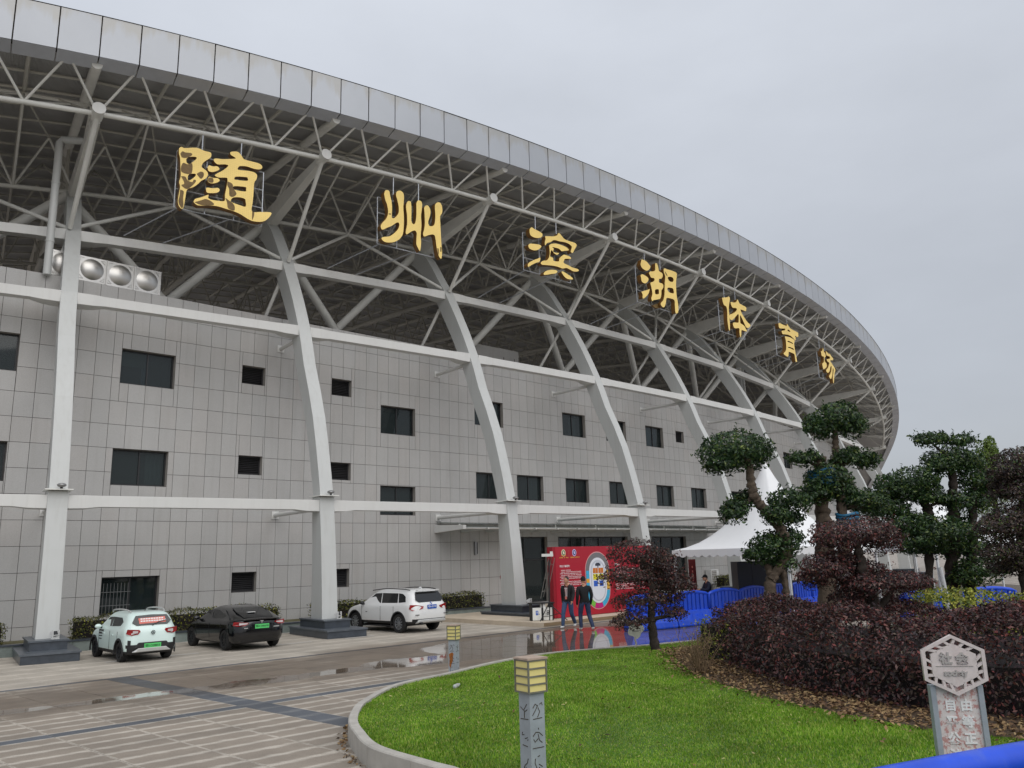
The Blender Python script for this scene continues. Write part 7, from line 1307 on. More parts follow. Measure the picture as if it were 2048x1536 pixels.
# ================================================================== people
M_skin = pm('skin', rgb((196, 146, 118)), .55, var=.03); M_hair = pm('dark_hair', rgb((28, 24, 24)), .6); M_jacket = pm('dark_jacket', rgb((26, 27, 30)), .8, var=.15, vs=8); M_jacket2 = pm('black_pullover', rgb((18, 19, 22)), .85, var=.15, vs=8); M_navy = pm('navy_jacket', rgb((24, 30, 52)), .8); M_jeans = pm('blue_jeans', rgb((62, 84, 118)), .85, var=.2, vs=10); M_jeans2 = pm('dark_jeans', rgb((44, 58, 88)), .85, var=.25, vs=10); M_shoe = pm('white_shoe', rgb((214, 214, 212)), .6); M_shirt = pm('pale_shirt', rgb((206, 196, 196)), .8)
def person(label, M, J, mats, cap=None, brim=0.0, headyaw=0.0, lanyard=False):
    """J: joints in metres, local frame x right, y forward(-y is where the person faces... +y), z up"""
    root = thing('person', label, 'person', M=M)
    vs = []; ed = []; rad = []; reg = []
    def v(p, r, g, par=None):
        vs.append(Vector(p)); rad.append(r); reg.append(g)
        if par is not None: ed.append((par, len(vs)-1))
        return len(vs)-1
    g = lambda n: Vector(J[n])
    pel = v(g('pelvis'), .135, 'leg'); wa = v(g('pelvis').lerp(g('chest'), .45), .135, 'top', pel); ch = v(g('chest'), .165, 'top', wa); nk = v(g('neck'), .062, 'skin', ch); hd = v(g('neck').lerp(g('head'), .5), .058, 'skin', nk)
    for s in ('l', 'r'):
        sh = v(g('sh_'+s), .075, 'top', ch); el = v(g('el_'+s), .056, 'top', sh); wr = v(g('wr_'+s), .042, 'top', el); hn = v(g('wr_'+s)+(g('wr_'+s)-g('el_'+s)).normalized()*.085, .03, 'skin', wr)
        hp = v(g('hip_'+s), .105, 'leg', pel); kn = v(g('kn_'+s), .073, 'leg', hp); an = v(g('an_'+s), .058, 'leg', kn); f = g('toe_'+s)-g('an_'+s); he = v(g('an_'+s)+Vector((0, 0, -.055)), .05, 'shoe', an); to = v(g('toe_'+s), .038, 'shoe', he)
    me = bpy.data.meshes.new('body'); me.from_pydata(vs, ed, []); o = bpy.data.objects.new('body', me); COL.objects.link(o)
    md = o.modifiers.new('skin', 'SKIN'); md.use_smooth_shade = True; md.branch_smoothing = .6
    for i, sv in enumerate(me.skin_vertices[0].data): sv.radius = (rad[i]*1.1, rad[i]*1.1) if reg[i] in ('top', 'leg') else (rad[i], rad[i]); sv.use_root = i == 0
    # broaden the trunk sideways
    for i in (0, 1, 2): me.skin_vertices[0].data[i].radius = (rad[i]*1.24, rad[i]*.92)
    ss = o.modifiers.new('s', 'SUBSURF'); ss.levels = 2
    dg = bpy.context.evaluated_depsgraph_get(); m2 = bpy.data.meshes.new_from_object(o.evaluated_get(dg)); bpy.data.objects.remove(o)
    # head, nose, ears, fingers are joined into the same mesh
    bm = bmesh.new(); bm.from_mesh(m2); ex = MB(); hc = g('head'); ry = Matrix.Translation(hc) @ Matrix.Rotation(headyaw, 4, 'Z')
    hb = MB(); hb.sphere((0, 0, 0), .1, 16, 12, (.76, .95, 1.2)); hb.sphere((0, .045, -.055), .06, 12, 8, (.85, .8, .95)); hb.sphere((0, .1, -.015), .017, 8, 6, (.8, 1, 1.3))
    for s in (-1, 1): hb.sphere((s*.077, -.005, -.005), .024, 8, 6, (.4, .8, 1.3)); hb.sphere((s*.03, .088, .018), .009, 6, 4)
    hb.box((0, .094, -.06), (.04, .008, .007))
    nhead = len(hb.f)
    for s in ('l', 'r'):
        d = (g('wr_'+s)-g('el_'+s)).normalized(); sd_ = 1 if s == 'r' else -1; fwd = Vector((0, 1, 0)); fwd = (fwd-d*fwd.dot(d)).normalized(); base = g('wr_'+s)+d*.075
        for k, L_ in enumerate((.062, .07, .066, .052)):
            b0 = base+fwd*(.026-k*.017); ex.path([b0-d*.02, b0+d*L_*.5, b0+d*L_*.82+Vector((-sd_*.012, 0, 0)), b0+d*L_+Vector((-sd_*.025, 0, 0))], [.0095, .009, .008, .006], 6)
        b0 = base-d*.03+fwd*.025; ex.path([b0, b0+fwd*.025+d*.02, b0+fwd*.032+d*.05], [.011, .01, .007], 6)
    base_faces = len(bm.faces)
    tmp = bpy.data.meshes.new('t'); tmp.from_pydata([tuple(ry @ Vector(p)) for p in hb.v]+ex.v, [], hb.f+[tuple(len(hb.v)+i for i in f) for f in ex.f]); bm.from_mesh(tmp); bm.to_mesh(m2); bm.free()
    m2.name = 'body'; m2.materials.clear(); order = ['top', 'leg', 'skin', 'shoe']
    for k in order: m2.materials.append(mats[k])
    segs = [(vs[a], vs[b], reg[b], rad[a], rad[b]) for a, b in ed]
    for i, p in enumerate(m2.polygons):
        p.use_smooth = True
        if i >= base_faces: p.material_index = 2; continue
        c = p.center; best = (9, 0)
        for a, b, r_, ra, rb in segs:
            ra = min(ra, rb) if r_ == 'skin' else ra; d = b-a; t = max(0, min(1, (c-a).dot(d)/max(d.length_squared, 1e-9))); dist = (c-a-d*t).length/(ra+(rb-ra)*t)
            if dist < best[0]: best = (dist, r_)
        rg_ = best[1]
        if rg_ == 'leg' and c.z > J['pelvis'][2]-.07: rg_ = 'top'
        if rg_ == 'top' and c.z < J['pelvis'][2]-.07 and abs(c.x) < .15: rg_ = 'leg'
        if rg_ in ('leg',) and c.z < .075: rg_ = 'shoe'
        p.material_index = order.index(rg_)
    place(bpy.data.objects.new('body', m2), root, Matrix.Identity(4), True)
    hr = MB(); n, m_ = 18, 7; V = [(0, 0, .128)]
    for i in range(1, m_+1):
        t = math.radians(100)*i/m_
        for k in range(n):
            a = 2*math.pi*k/n; fr = max(0, math.sin(a)); tt = t*(1-.52*fr); V.append((.083*math.sin(tt)*math.cos(a), .102*math.sin(tt)*math.sin(a)-.004, .128*math.cos(tt)+.002))
    hr.add(V, [(0, 1+k, 1+(k+1) % n) for k in range(n)]+[(1+(i-1)*n+k, 1+(i-1)*n+(k+1) % n, 1+i*n+(k+1) % n, 1+i*n+k) for i in range(1, m_) for k in range(n)])
    hr.build('hair', M_hair, root, ry, True, smooth=True)
    if cap:
        c = MB(); V = [(0, 0, .142)]
        for i in range(1, 6):
            t = math.radians(78)*i/5
            for k in range(n): a = 2*math.pi*k/n; V.append((.094*math.sin(t)*math.cos(a), .115*math.sin(t)*math.sin(a), .142*math.cos(t)))
        c.add(V, [(0, 1+k, 1+(k+1) % n) for k in range(n)]+[(1+(i-1)*n+k, 1+(i-1)*n+(k+1) % n, 1+i*n+(k+1) % n, 1+i*n+k) for i in range(1, 5) for k in range(n)]); co = c.build('cap', cap, root, ry, True, smooth=True)
        b = MB(); b.loft([[(.075*math.cos(a), .09+brim*math.sin(a), .036-.02*math.sin(a)+dz) for a in np.linspace(0, math.pi, 9)] for dz in (0, .008)], closed=False, caps=False); b.add([(.075*math.cos(a), .085+brim*math.sin(a), .04-.02*math.sin(a)) for a in np.linspace(0, math.pi, 9)], [tuple(range(9))]); b.build('brim', cap, co, local=False, M=WORLD[root.name] @ ry)
    if lanyard:
        sh_ = MB(); c = g('chest'); w = g('pelvis').lerp(g('chest'), .3)
        sh_.hexa([(-.05, c.y+.128, c.z+.1), (.05, c.y+.128, c.z+.1), (.05, c.y+.1, c.z+.1), (-.05, c.y+.1, c.z+.1), (-.03, w.y+.118, w.z), (.03, w.y+.118, w.z), (.03, w.y+.09, w.z), (-.03, w.y+.09, w.z)]); sh_.build('shirt_front', M_shirt, root, local=True)
        l = MB(); l.path([(-.06, c.y+.06, c.z+.2), (-.03, c.y+.15, c.z), (0, w.y+.14, w.z+.05), (.03, c.y+.15, c.z), (.06, c.y+.06, c.z+.2)], .006, 5); lo = l.build('lanyard', M_redd, root, local=True); MB().box((0, w.y+.145, w.z-.02), (.07, .006, .1)).build('badge_card', M_poster, lo, WORLD[root.name], False)
    return root
walkA = dict(pelvis=(0, 0, .93), chest=(0, .01, 1.24), neck=(0, .02, 1.45), head=(0, .05, 1.6), sh_l=(-.2, .0, 1.38), el_l=(-.25, .06, 1.1), wr_l=(-.26, .22, .9), sh_r=(.2, 0, 1.38), el_r=(.24, -.09, 1.11), wr_r=(.23, -.08, .86),
    hip_l=(-.1, 0, .88), kn_l=(-.11, -.02, .48), an_l=(-.11, -.3, .14), toe_l=(-.12, -.17, .05), hip_r=(.1, 0, .88), kn_r=(.1, .2, .49), an_r=(.1, .26, .09), toe_r=(.11, .43, .045))
walkB = dict(pelvis=(0, 0, .95), chest=(0, .015, 1.26), neck=(0, .02, 1.47), head=(0, .04, 1.62), sh_l=(-.21, .0, 1.4), el_l=(-.25, -.05, 1.12), wr_l=(-.24, .05, .87), sh_r=(.21, 0, 1.4), el_r=(.25, -.04, 1.12), wr_r=(.24, .08, .87),
    hip_l=(-.1, 0, .9), kn_l=(-.12, .14, .5), an_l=(-.12, .1, .1), toe_l=(-.13, .27, .045), hip_r=(.1, 0, .9), kn_r=(.15, .04, .49), an_r=(.2, -.2, .12), toe_r=(.22, -.05, .045))
person('man in dark open jacket with a lanyard walking towards the camera beside the red board', Matrix.Translation((1.72, 28.95, 0)) @ Matrix.Rotation(math.radians(152), 4, 'Z') @ Matrix.Scale(1.0, 4), walkA, dict(top=M_jacket, leg=M_jeans, skin=M_skin, shoe=M_shoe), headyaw=-.3, lanyard=True)
person('man in black top and dark cap seen from behind before the red board', Matrix.Translation((2.2, 27.8, 0)) @ Matrix.Rotation(math.radians(12), 4, 'Z') @ Matrix.Scale(.99, 4), walkB, dict(top=M_jacket2, leg=M_jeans2, skin=M_skin, shoe=M_shoe), cap=M_jacket2, brim=.07)
stand = dict(walkB); stand.update(an_l=(-.12, .03, .1), toe_l=(-.13, .2, .045), an_r=(.12, 0, .1), toe_r=(.13, .17, .045), kn_r=(.12, .06, .5), kn_l=(-.12, .06, .5), el_l=(-.27, .1, 1.14), wr_l=(-.14, .34, 1.16), el_r=(.27, .1, 1.14), wr_r=(.1, .36, 1.14), head=(0, .08, 1.6))
person('man in navy jacket and black cap standing behind the blue barriers', Matrix.Translation((7.05, 31.0, 0)) @ Matrix.Rotation(math.radians(100), 4, 'Z') @ Matrix.Scale(.92, 4), stand, dict(top=M_navy, leg=M_jeans2, skin=M_skin, shoe=M_shoe), cap=M_jacket2, brim=.06)
# ================================================================== bins and light stand
bn_ = thing('recycling_bin', 'silver double recycling bin with black frame beside the third column', 'bin', M=Matrix.Translation((.84, 30.55, 0)) @ Matrix.Rotation(math.radians(14), 4, 'Z') @ Matrix.Scale(.76, 4))
for s, m_, tx in ((-1, M_plb, None), (1, M_blackpl, None)):
    bx_ = MB().box((s*.27, 0, .5), (.44, .36, .58)); bo = bevel(bx_.build('bin_box', M_steel, bn_, local=True), .015); MB().box((s*.27, -.183, .56), (.12, .006, .2)).build('bin_sign', m_, bo, WORLD[bn_.name]); MB().box((s*.27-.1*s, -.186, .5), (.02, .012, .06)).build('bin_lock', M_blackpl, bo, WORLD[bn_.name])
    MB().box((s*.27, -.187, .6), (.05, .004, .05)).build('bin_symbol', M_white, bo, WORLD[bn_.name]); MB().box((s*.27, -.187, .52), (.06, .004, .02)).build('bin_symbol', M_white, bo, WORLD[bn_.name])
fr = MB()
for x in (-.52, 0, .52): fr.box((x, .02, .5), (.05, .4, .95))
fr.box((0, .02, 1.0), (1.2, .5, .05)); fr.box((0, .02, .14), (1.1, .4, .06)); fr.build('bin_frame', M_blackpl, bn_, local=True)
MB().box((.05, -.05, .88), (.22, .2, .2)).build('ash_tray', M_steel, bn_, local=True)
ls = thing('light_stand', 'black tripod work light with leaning silver lattice boom beside the red board', 'light stand', (1.12, 30.5, 0), 0)
lb_ = MB(); R0_, R1_ = Vector((.95, 31.0, .9)), Vector((1.28, 30.4, 2.35))
for o_ in ((-.11, 0, 0), (.11, 0, 0), (0, .12, .05)): lb_.tube(R0_+Vector(o_), R1_+Vector(o_), .012, n=6)
for k in range(3):
    c = R0_.lerp(R1_, (k+.5)/3); pts = [c+Vector(o_) for o_ in ((-.11, 0, 0), (.11, 0, 0), (0, .12, .05), (-.11, 0, 0))]; lb_.path(pts, .007, 4)
lb_.build('boom', M_conc, ls); tp = MB(); tp.tube((1.12, 30.5, .1), (1.18, 30.5, 2.3), .03); tp.build('mast', M_blackpl, ls)
for e in ((1.75, 30.2, .16), (.7, 30.1, .02), (1.05, 31.1, .16)): l = MB(); l.tube((1.12, 30.5, .75), e, .018); l.tube((1.12, 30.5, .3), Vector((1.12, 30.5, .75)).lerp(Vector(e), .6), .012); l.build('leg', M_blackpl, ls)
h = MB(); h.box((1.12, 30.4, 2.46), (.42, .2, .1)); h.box((1.27, 30.38, 2.5), (.1, .14, .18)); h.build('lamp_head', M_steel, ls)
# ================================================================== blue water barriers
M_bar = pm('blue_plastic', rgb((16, 72, 204)), .42, var=.12, vs=3, streak=.22, streakcol=rgb((110, 130, 180)), bump=.1, bs=60); 
def barrier(label, M, group):
    r = thing('water_barrier', label, 'barrier', M=M, group=group); L = 1.94
    b = MB(); rings = [[(-L/2+e, -w, z), (L/2-e, -w, z), (L/2-e, w, z), (-L/2+e, w, z)] for z, w, e in ((.0, .24, .02), (.06, .25, 0), (.2, .22, 0), (.38, .13, 0), (.5, .1, 0))]; b.loft(rings); bevel(b.build('base', M_bar, r, local=True), .025, 3)
    for k in range(7):
        t = MB(); x = -L/2+.14+k*.277; t.hexa([(x, -.232, .09), (x+.05, -.232, .09), (x+.17, -.14, .37), (x+.12, -.14, .37), (x, -.245, .09), (x+.05, -.245, .09), (x+.17, -.155, .37), (x+.12, -.155, .37)]); t.build('base_rib', M_bar, r, local=True)
    top = [(x, 0, .98+.11*math.cos(x/(L/2)*math.pi/2)**.8) for x in np.linspace(-L/2+.02, L/2-.02, 17)]
    a = MB(); a.path([(-L/2+.05, 0, .45)]+top+[(L/2-.05, 0, .45)], .062, 10); a.build('top_rail', M_bar, r, local=True, smooth=True)
    for k in range(8):
        x = -L/2+.2+k*(L-.4)/7; zt = .98+.11*math.cos(x/(L/2)*math.pi/2)**.8; s = MB(); s.box((x, 0, (.45+zt)/2), (.17, .085, zt-.45)); bevel(s.build('slat', M_bar, r, local=True), .02, 2)
    return r
b0 = barrier('blue plastic water barrier at the left end of the far row, by the red board', Matrix.Translation((4.3, 27.35, 0)) @ Matrix.Rotation(math.radians(33), 4, 'Z'), 'blue water barriers')
rowl = ['second blue plastic water barrier from the left in the row behind the hedge', 'blue plastic water barrier in front of the man in navy jacket', 'blue plastic water barrier behind the third lamp post', 'blue plastic water barrier behind the leaning bonsai trunk', 'blue plastic water barrier at the foot of the bound bonsai trunk', 'blue plastic water barrier farthest right in the row behind the trees']
p = Vector((4.3, 27.35)); ang = 33
for i, lab in enumerate(rowl):
    a1 = (40, 43, 45, 46, 46, 46)[i]; p = p+Vector((math.cos(math.radians(ang)), math.sin(math.radians(ang))))*.98+Vector((math.cos(math.radians(a1)), math.sin(math.radians(a1))))*.98; ang = a1
    c_ = clone(b0, None, Matrix.Translation((p.x, p.y, 0)) @ Matrix.Rotation(math.radians(ang), 4, 'Z')); c_['label'] = lab
# the near one at the lower right corner, lying nearest the camera
def near_barrier():
    nb = thing('water_barrier', 'blue plastic water barrier close to the camera at the lower right', 'barrier', (3.2, 5.7, 0), math.radians(23.5), 'blue water barriers')
    L = 2.7; top = [(x, 0, 1.01+.01*math.cos(x/(L/2)*math.pi/2)) for x in np.linspace(-L/2, L/2, 17)]
    a = MB(); a.path([(-L/2-.03, 0, .4), (-L/2-.02, 0, .88)]+top+[(L/2+.02, 0, .88), (L/2+.03, 0, .4)], .1, 14); a.build('top_rail', M_bar, nb, local=True, smooth=True)
    b = MB(); rings = [[(-L/2, -w, z), (L/2, -w, z), (L/2, w, z), (-L/2, w, z)] for z, w in ((.0, .26), (.2, .24), (.38, .14), (.5, .11))]; b.loft(rings); bevel(b.build('base', M_bar, nb, local=True), .03, 3)
    for k in range(9): x = -L/2+.2+k*(L-.4)/8; s = MB(); s.box((x, 0, .76), (.17, .1, .6)); bevel(s.build('slat', M_bar, nb, local=True), .02, 2)
near_barrier()
for i, (x, y, a, lab) in enumerate(((12.1, 24.9, 20, 'blue plastic water barrier seen over the golden hedge beside the tiered tree'), (14.4, 25.6, 15, 'blue plastic water barrier seen over the golden hedge near the right edge'))):
    c_ = clone(b0, None, Matrix.Translation((x, y, 0)) @ Matrix.Rotation(math.radians(a), 4, 'Z')); c_['label'] = lab
# ================================================================== tents
M_pvc = pm('white_tent_cloth', rgb((232, 233, 234)), .6, var=.02, vs=1.2); M_alu = pm('white_pole', rgb((206, 208, 210)), .4)
def tent(label, cx, cy, rz, half, eave, peak):
    r = thing('tent', label, 'tent', (cx, cy, 0), math.radians(rz), 'white peaked tents'); N_ = 14; K = 9
    V = []; idx_ = {}
    ang_ = []
    per = []
    for s in range(4):
        for k in range(N_): t = -1+2*k/N_; per.append(((t, -1), (1, t), (-t, 1), (-1, -t))[s])
    rings = []
    for j in range(K+1):
        f = j/K; rr_ = (1-f)**1.0; z = eave+(peak-eave)*(f**1.9*.86+.14*f)
        sc = rr_*half+.02; ring = []
        for i, (px, py) in enumerate(per):
            corner = max(abs(px), abs(py)); q = math.hypot(px, py); rnd = 1/(1+(q-1)*f*.9); fold = .025*math.sin(i*2.9)*math.sin(math.pi*f)
            ring.append((px*sc*rnd, py*sc*rnd, z+fold-(.1*(1-f)*(1-min(1, (q-1)/.41))*1.0 if j < 3 else 0)*0))
        rings.append(ring)
    c = MB(); c.loft(rings, caps=False); o = c.build('canopy_cloth', M_pvc, r, local=True, smooth=True)
    v = MB(); n = 4*N_*2
    VV = []
    for i in range(4*N_*4):
        s = i/(4*N_*4)*4; sd_ = int(s); t = -1+2*(s-sd_); px, py = ((t, -1), (1, t), (-t, 1), (-1, -t))[sd_]; h_ = .2+.07*abs(math.sin(i*math.pi/4)); VV += [(px*(half+.02), py*(half+.02), eave+.01), (px*(half+.025), py*(half+.025), eave-h_)]
    m_ = len(VV)//2; v.add(VV, [(2*i, 2*((i+1) % m_), 2*((i+1) % m_)+1, 2*i+1) for i in range(m_)]); v.build('valance', M_pvc, r, local=True)
    for sx in (-1, 1):
        for sy in (-1, 1): MB().box((sx*(half-.05), sy*(half-.05), eave/2), (.075, .075, eave)).build('pole', M_alu, r, local=True)
    fr = MB()
    for sy in (-1, 1): fr.box((0, sy*(half-.05), eave-.06), (2*half, .05, .05)); fr.box((sy*(half-.05), 0, eave-.06), (.05, 2*half, .05))
    fr.build('eave_frame', M_alu, r, local=True); MB().sphere((0, 0, peak), .05, 8, 6).build('finial', M_pvc, r, local=True)
tent('big white peaked tent behind the leaning bonsai tree', 9.65, 31.2, 35, 2.62, 2.5, 5.75)
tent('white peaked tent behind the wide tiered green tree', 18.8, 37.5, 20, 3.3, 2.45, 5.2)
tent('far white peaked tent between the tall bonsai and the tiered tree', 22.5, 47, 20, 3.0, 2.8, 5.6)
# dark cabinets under the tent, air conditioner, banner
cb = thing('cabinet', 'dark grey double-door cabinet under the big white tent', 'cabinet', (9.35, 33.2, 0), math.radians(6)); M_cab = pm('cabinet_grey', rgb((52, 56, 66)), .5)
bevel(MB().box((.55, .4, 1.0), (2.2, .8, 2.0)).build('carcass', M_cab, cb, local=True), .01)
for s in (-1, 1): d = MB().box((s*.3, -.012, 1.0), (.585, .02, 1.92)); do = d.build('door', M_cab, cb, local=True); MB().box((s*.05, -.03, .95), (.03, .03, .12)).build('handle', M_blackpl, do, WORLD[cb.name])
MB().box((1.2, -.012, 1.0), (.85, .02, 1.92)).build('side_panel', M_blackpl, cb, local=True)
ac = thing('air_conditioner', 'white outdoor air conditioner unit on the wall below the tent edge', 'air conditioner', M=WF(10.7, .4, .28))
bevel(MB().box((0, 0, .45), (1.0, .42, .9)).build('casing', M_lamp, ac, local=True), .02); MB().box((-.12, -.213, .48), (.62, .01, .7)).build('grille', M_conc, ac, local=True); MB().box((.38, -.213, .72), (.16, .008, .1)).build('label_plate', M_white, ac, local=True)
for k in range(6): MB().box((-.12, -.22, .2+k*.11), (.62, .008, .02)).build('grille_bar', M_lamp, ac, local=True)
MB().box((0, .02, -.05), (.9, .3, .06)).build('bracket', M_steel, ac, local=True)
bnr = thing('banner_stand', 'narrow dark red banner standing at the edge of the big white tent', 'banner', (6.95, 33.0, 0), math.radians(10)); MB().box((0, 0, 1.1), (.3, .02, 2.1)).build('banner', pm('dark_red_cloth', rgb((104, 26, 28)), .7), bnr, local=True); MB().box((0, .1, .03), (.4, .4, .05)).build('foot', M_steel, bnr, local=True); MB().tube((0, .02, 0), (0, .02, 2.2), .015).build('pole', M_steel, bnr, local=True)
for k in range(9): MB().box((.0, -.013, 1.85-k*.17), (.05, .004, .08)).build('print', M_poster, bnr, local=True)
lp_ = thing('leaning_pole', 'white leaning pole in the dark below the tiered green tree', 'pole', (10.9, 21.0, .3)); MB().tube((10.79, 21, .38), (10.66, 21, 1.87), .06, n=10).build('shaft', M_alu, lp_, smooth=True, sharp=50); MB().tube((10.79, 21, .34), (10.79, 21, .4), .075, n=10).build('cap', M_blackpl, lp_)
# ================================================================== bollard lamps
M_post = pm('weathered_zinc', rgb((158, 166, 172)), .5, metal=.15, var=.12, vs=4, bump=.1, bs=40); M_lampy = pm('yellow_lamp_shade', rgb((226, 212, 138)), .5, var=.04, vs=6); M_lampf = pm('lamp_frame_grey', rgb((112, 112, 100)), .55, var=.15, vs=9); M_rust = pm('rust', rgb((150, 92, 40)), .9, var=.35, vs=30); M_cutout = pm('cut_slot_dark', rgb((62, 54, 40)), .8, var=.2)
PICT = [[[(-.04, .02), (-.02, .045), (.005, .03)], [(.0, .03), (-.02, .0), (-.045, -.03)], [(.005, .02), (.02, -.01), (.0, -.045)], [(.02, .04), (.04, .05), (.045, .03)], [(-.04, -.055), (.04, -.052)]],
        [[(-.045, .02), (-.02, .045), (.01, .04), (.04, .015)], [(.0, .03), (.01, -.01), (.035, -.03)], [(.0, .0), (-.03, -.02), (-.04, -.0)], [(.005, .06), (.005, .072)], [(-.05, -.06), (.05, -.06)]],
        [[(-.03, .06), (-.035, .03), (-.02, .0)], [(.0, .02), (.03, .0)], [(-.02, .0), (-.035, -.03), (-.03, -.06)], [(.0, .0), (.02, -.03), (.03, -.06)], [(-.01, .07), (.01, .075)]],
        [[(-.045, .02), (-.01, .0), (.03, .045)], [(0, .0), (0, -.05)], [(.01, -.005), (.035, .01)], [(-.045, -.06), (.045, -.055)]],
        [[(-.03, .04), (-.035, .02), (-.01, .025)], [(.0, .0), (.03, .01)], [(.03, -.01), (.035, .0)], [(-.03, -.045), (.03, -.05)]],
        [[(.03, .06), (.02, .03), (-.01, .01)], [(-.01, .01), (-.03, -.03)], [(0, 0), (.02, -.03), (.0, -.055)], [(-.04, -.06), (.04, -.062)]]]
def bollard(label, M, group, h=1.255):
    r = thing('bollard_lamp', label, 'bollard lamp', M=M, group=group); w = .165; LH = .285
    bevel(MB().box((0, 0, (h-LH)/2), (w, w, h-LH)).build('post', M_post, r, local=True), .004)
    lw = .215; z0 = h-LH
    MB().box((0, 0, z0+LH/2), (lw-.03, lw-.03, LH-.02)).build('lamp_box', M_lampy, r, local=True)
    for sx in (-1, 1):
        for sy in (-1, 1): MB().box((sx*(lw/2-.007), sy*(lw/2-.007), z0+LH/2), (.014, .014, LH)).build('corner_bar', M_lampf, r, local=True)
    for k in range(5):
        b = MB(); zz = z0+.007+k*(LH-.014)/4; t = .007
        for sx in (-1, 1): b.box((sx*(lw/2-.006), 0, zz), (.012, lw-.028, .013)); b.box((0, sx*(lw/2-.006), zz), (lw-.028, .012, .013))
        b.build('lamp_band', M_lampf, r, local=True)
    for sx, a in ((0, 0), (1, math.pi/2), (2, math.pi), (3, -math.pi/2)):
        for k in range(4): MB().box((0, -(lw/2-.012), z0+.007+(k+.5)*(LH-.014)/4), (lw-.03, .006, .054)).build('shade', M_lampy, r, Matrix.Rotation(a, 4, 'Z'), True)
    MB().box((0, 0, h+.008), (lw+.012, lw+.012, .016)).build('lamp_lid', pm('lid_metal', rgb((176, 156, 140)), .5, var=.2, vs=12), r, local=True)
    for a in (0, -math.pi/2, math.pi/2, math.pi):
        for k in range(3):
            p = MB(); pic = PICT[(k+(3 if a else 0)) % 6]
            for st in pic: p.path([(x*1.25, -w/2-.0005, .82-k*.235+z*1.25) for x, z in st], .0042, 5)
            p.build('cut_figure', M_cutout, r, Matrix.Rotation(a, 4, 'Z'), True)
    return r
bl_ = bollard('nearest weathered bollard lamp standing on the lawn', Matrix.Translation((.096, 7.75, lz(.096, 7.75)-.01)) @ Matrix.Rotation(math.radians(36), 4, 'Z'), 'bollard lamps with yellow lanterns')
c2_ = clone(bl_, None, Matrix.Translation((-1.36, 17.55, -.2)) @ Matrix.Rotation(math.radians(-25), 4, 'Z')); c2_['label'] = 'bollard lamp with a rusty patch at the far lawn edge'
c3_ = clone(bl_, None, Matrix.Translation((5.35, 20, -.03)) @ Matrix.Rotation(math.radians(5), 4, 'Z')); c3_['label'] = 'bollard lamp showing only its lantern above the purple hedge'
WORLD[c2_.name] = c2_.matrix_basis.copy()
layer_r = flat_poly('rust_patch', [[(-.05, .26), (-.02, .22), (.0, .3), (.03, .36), (.035, .44), (.05, .5), (.02, .53), (-.03, .51), (-.06, .49), (-.045, .4), (-.05, .33)]], .002, [M_rust], c2_, Matrix.Translation((-.01, -.0845, .2)) @ XZ); layer_r.matrix_parent_inverse = Matrix.Identity(4)
# ================================================================== hexagonal sign, plaque, bottle
M_sgn = pm('worn_sign_paint', rgb((206, 196, 192)), .6, var=.1, vs=16, streak=.25, streakcol=rgb((180, 132, 124)))
def mottled(name):
    m = pm(name, rgb((212, 204, 200)), .65, var=.05, vs=8); t = m.node_tree; b = t.nodes['Principled BSDF']; src = b.inputs['Base Color'].links[0].from_socket
    g = N('ShaderNodeNewGeometry', t); n = N('ShaderNodeTexNoise', t); n.inputs['Scale'].default_value = 26; n.inputs['Detail'].default_value = 6; n.inputs['Roughness'].default_value = .7; t.links.new(g.outputs['Position'], n.inputs['Vector'])
    r = N('ShaderNodeMapRange', t); r.inputs[1].default_value = .5; r.inputs[2].default_value = .56; t.links.new(n.outputs[0], r.inputs[0]); mx = N('ShaderNodeMix', t, data_type='RGBA'); t.links.new(r.outputs[0], mx.inputs[0]); t.links.new(src, mx.inputs[6]); mx.inputs[7].default_value = rgb((186, 140, 134))+(1,); t.links.new(mx.outputs[2], b.inputs['Base Color']); return m
M_mot = mottled('peeling_pink_panel'); M_mot2 = pm('white_plaque_stone', rgb((226, 222, 212)), .6, var=.12, vs=14)
sy_ = 7.45; sx_ = 3.77; sg = thing('sign_post', 'weathered hexagonal sign on a wide post beside the near blue barrier', 'sign', (sx_, sy_, lz(sx_, sy_)), math.radians(-10)); zl = lz(sx_, sy_)
HC = 1.03; HR = .3
hexa_ = lambda r: [(r*math.sin(a)*.98, HC+r*math.cos(a)*.84) for a in np.linspace(0, 2*math.pi, 7)[:-1]]
def sgl(nm, rings, th, m, y): return flat_poly(nm, rings, th, [m], sg, WORLD[sg.name] @ Matrix.Translation((0, y, 0)) @ XZ)
sgl('hex_frame', [hexa_(HR), hexa_(HR-.035)], .04, M_sgn, -.06); sgl('hex_plate', [hexa_(HR-.085)], .03, M_sgn, -.06)
H0, H1 = hexa_(HR-.03), hexa_(HR-.09)
for k in range(6):
    for f in (.12, .42, .72):
        a = Vector(H0[k]).lerp(Vector(H0[(k+1) % 6]), f); b = Vector(H1[k]).lerp(Vector(H1[(k+1) % 6]), f+(.16 if k % 2 else -.1)); d = (b-a).normalized(); n_ = Vector((-d.y, d.x))*.0105; sgl('hex_spoke', [[tuple(a+n_), tuple(a-n_), tuple(b-n_), tuple(b+n_)]], .03, M_sgn, -.06)
M_let = pm('grey_raised_letter', rgb((172, 167, 163)), .6, var=.1)
text_mesh('sign_text', '社 会', .1, M_let, sg, Matrix.Translation((0, -.08, HC+.05)) @ XZ, ext=.006, bold=.004); text_mesh('sign_text', 'society', .066, M_let, sg, Matrix.Translation((0, -.08, HC-.065)) @ XZ, ext=.005, bold=.003); MB().box((0, -.077, HC-.008), (.3, .006, .005)).build('sign_rule', M_let, sg, local=True)
bevel(MB().box((0, 0, .43), (.34, .06, .86)).build('post_panel', M_mot, sg, local=True), .004)
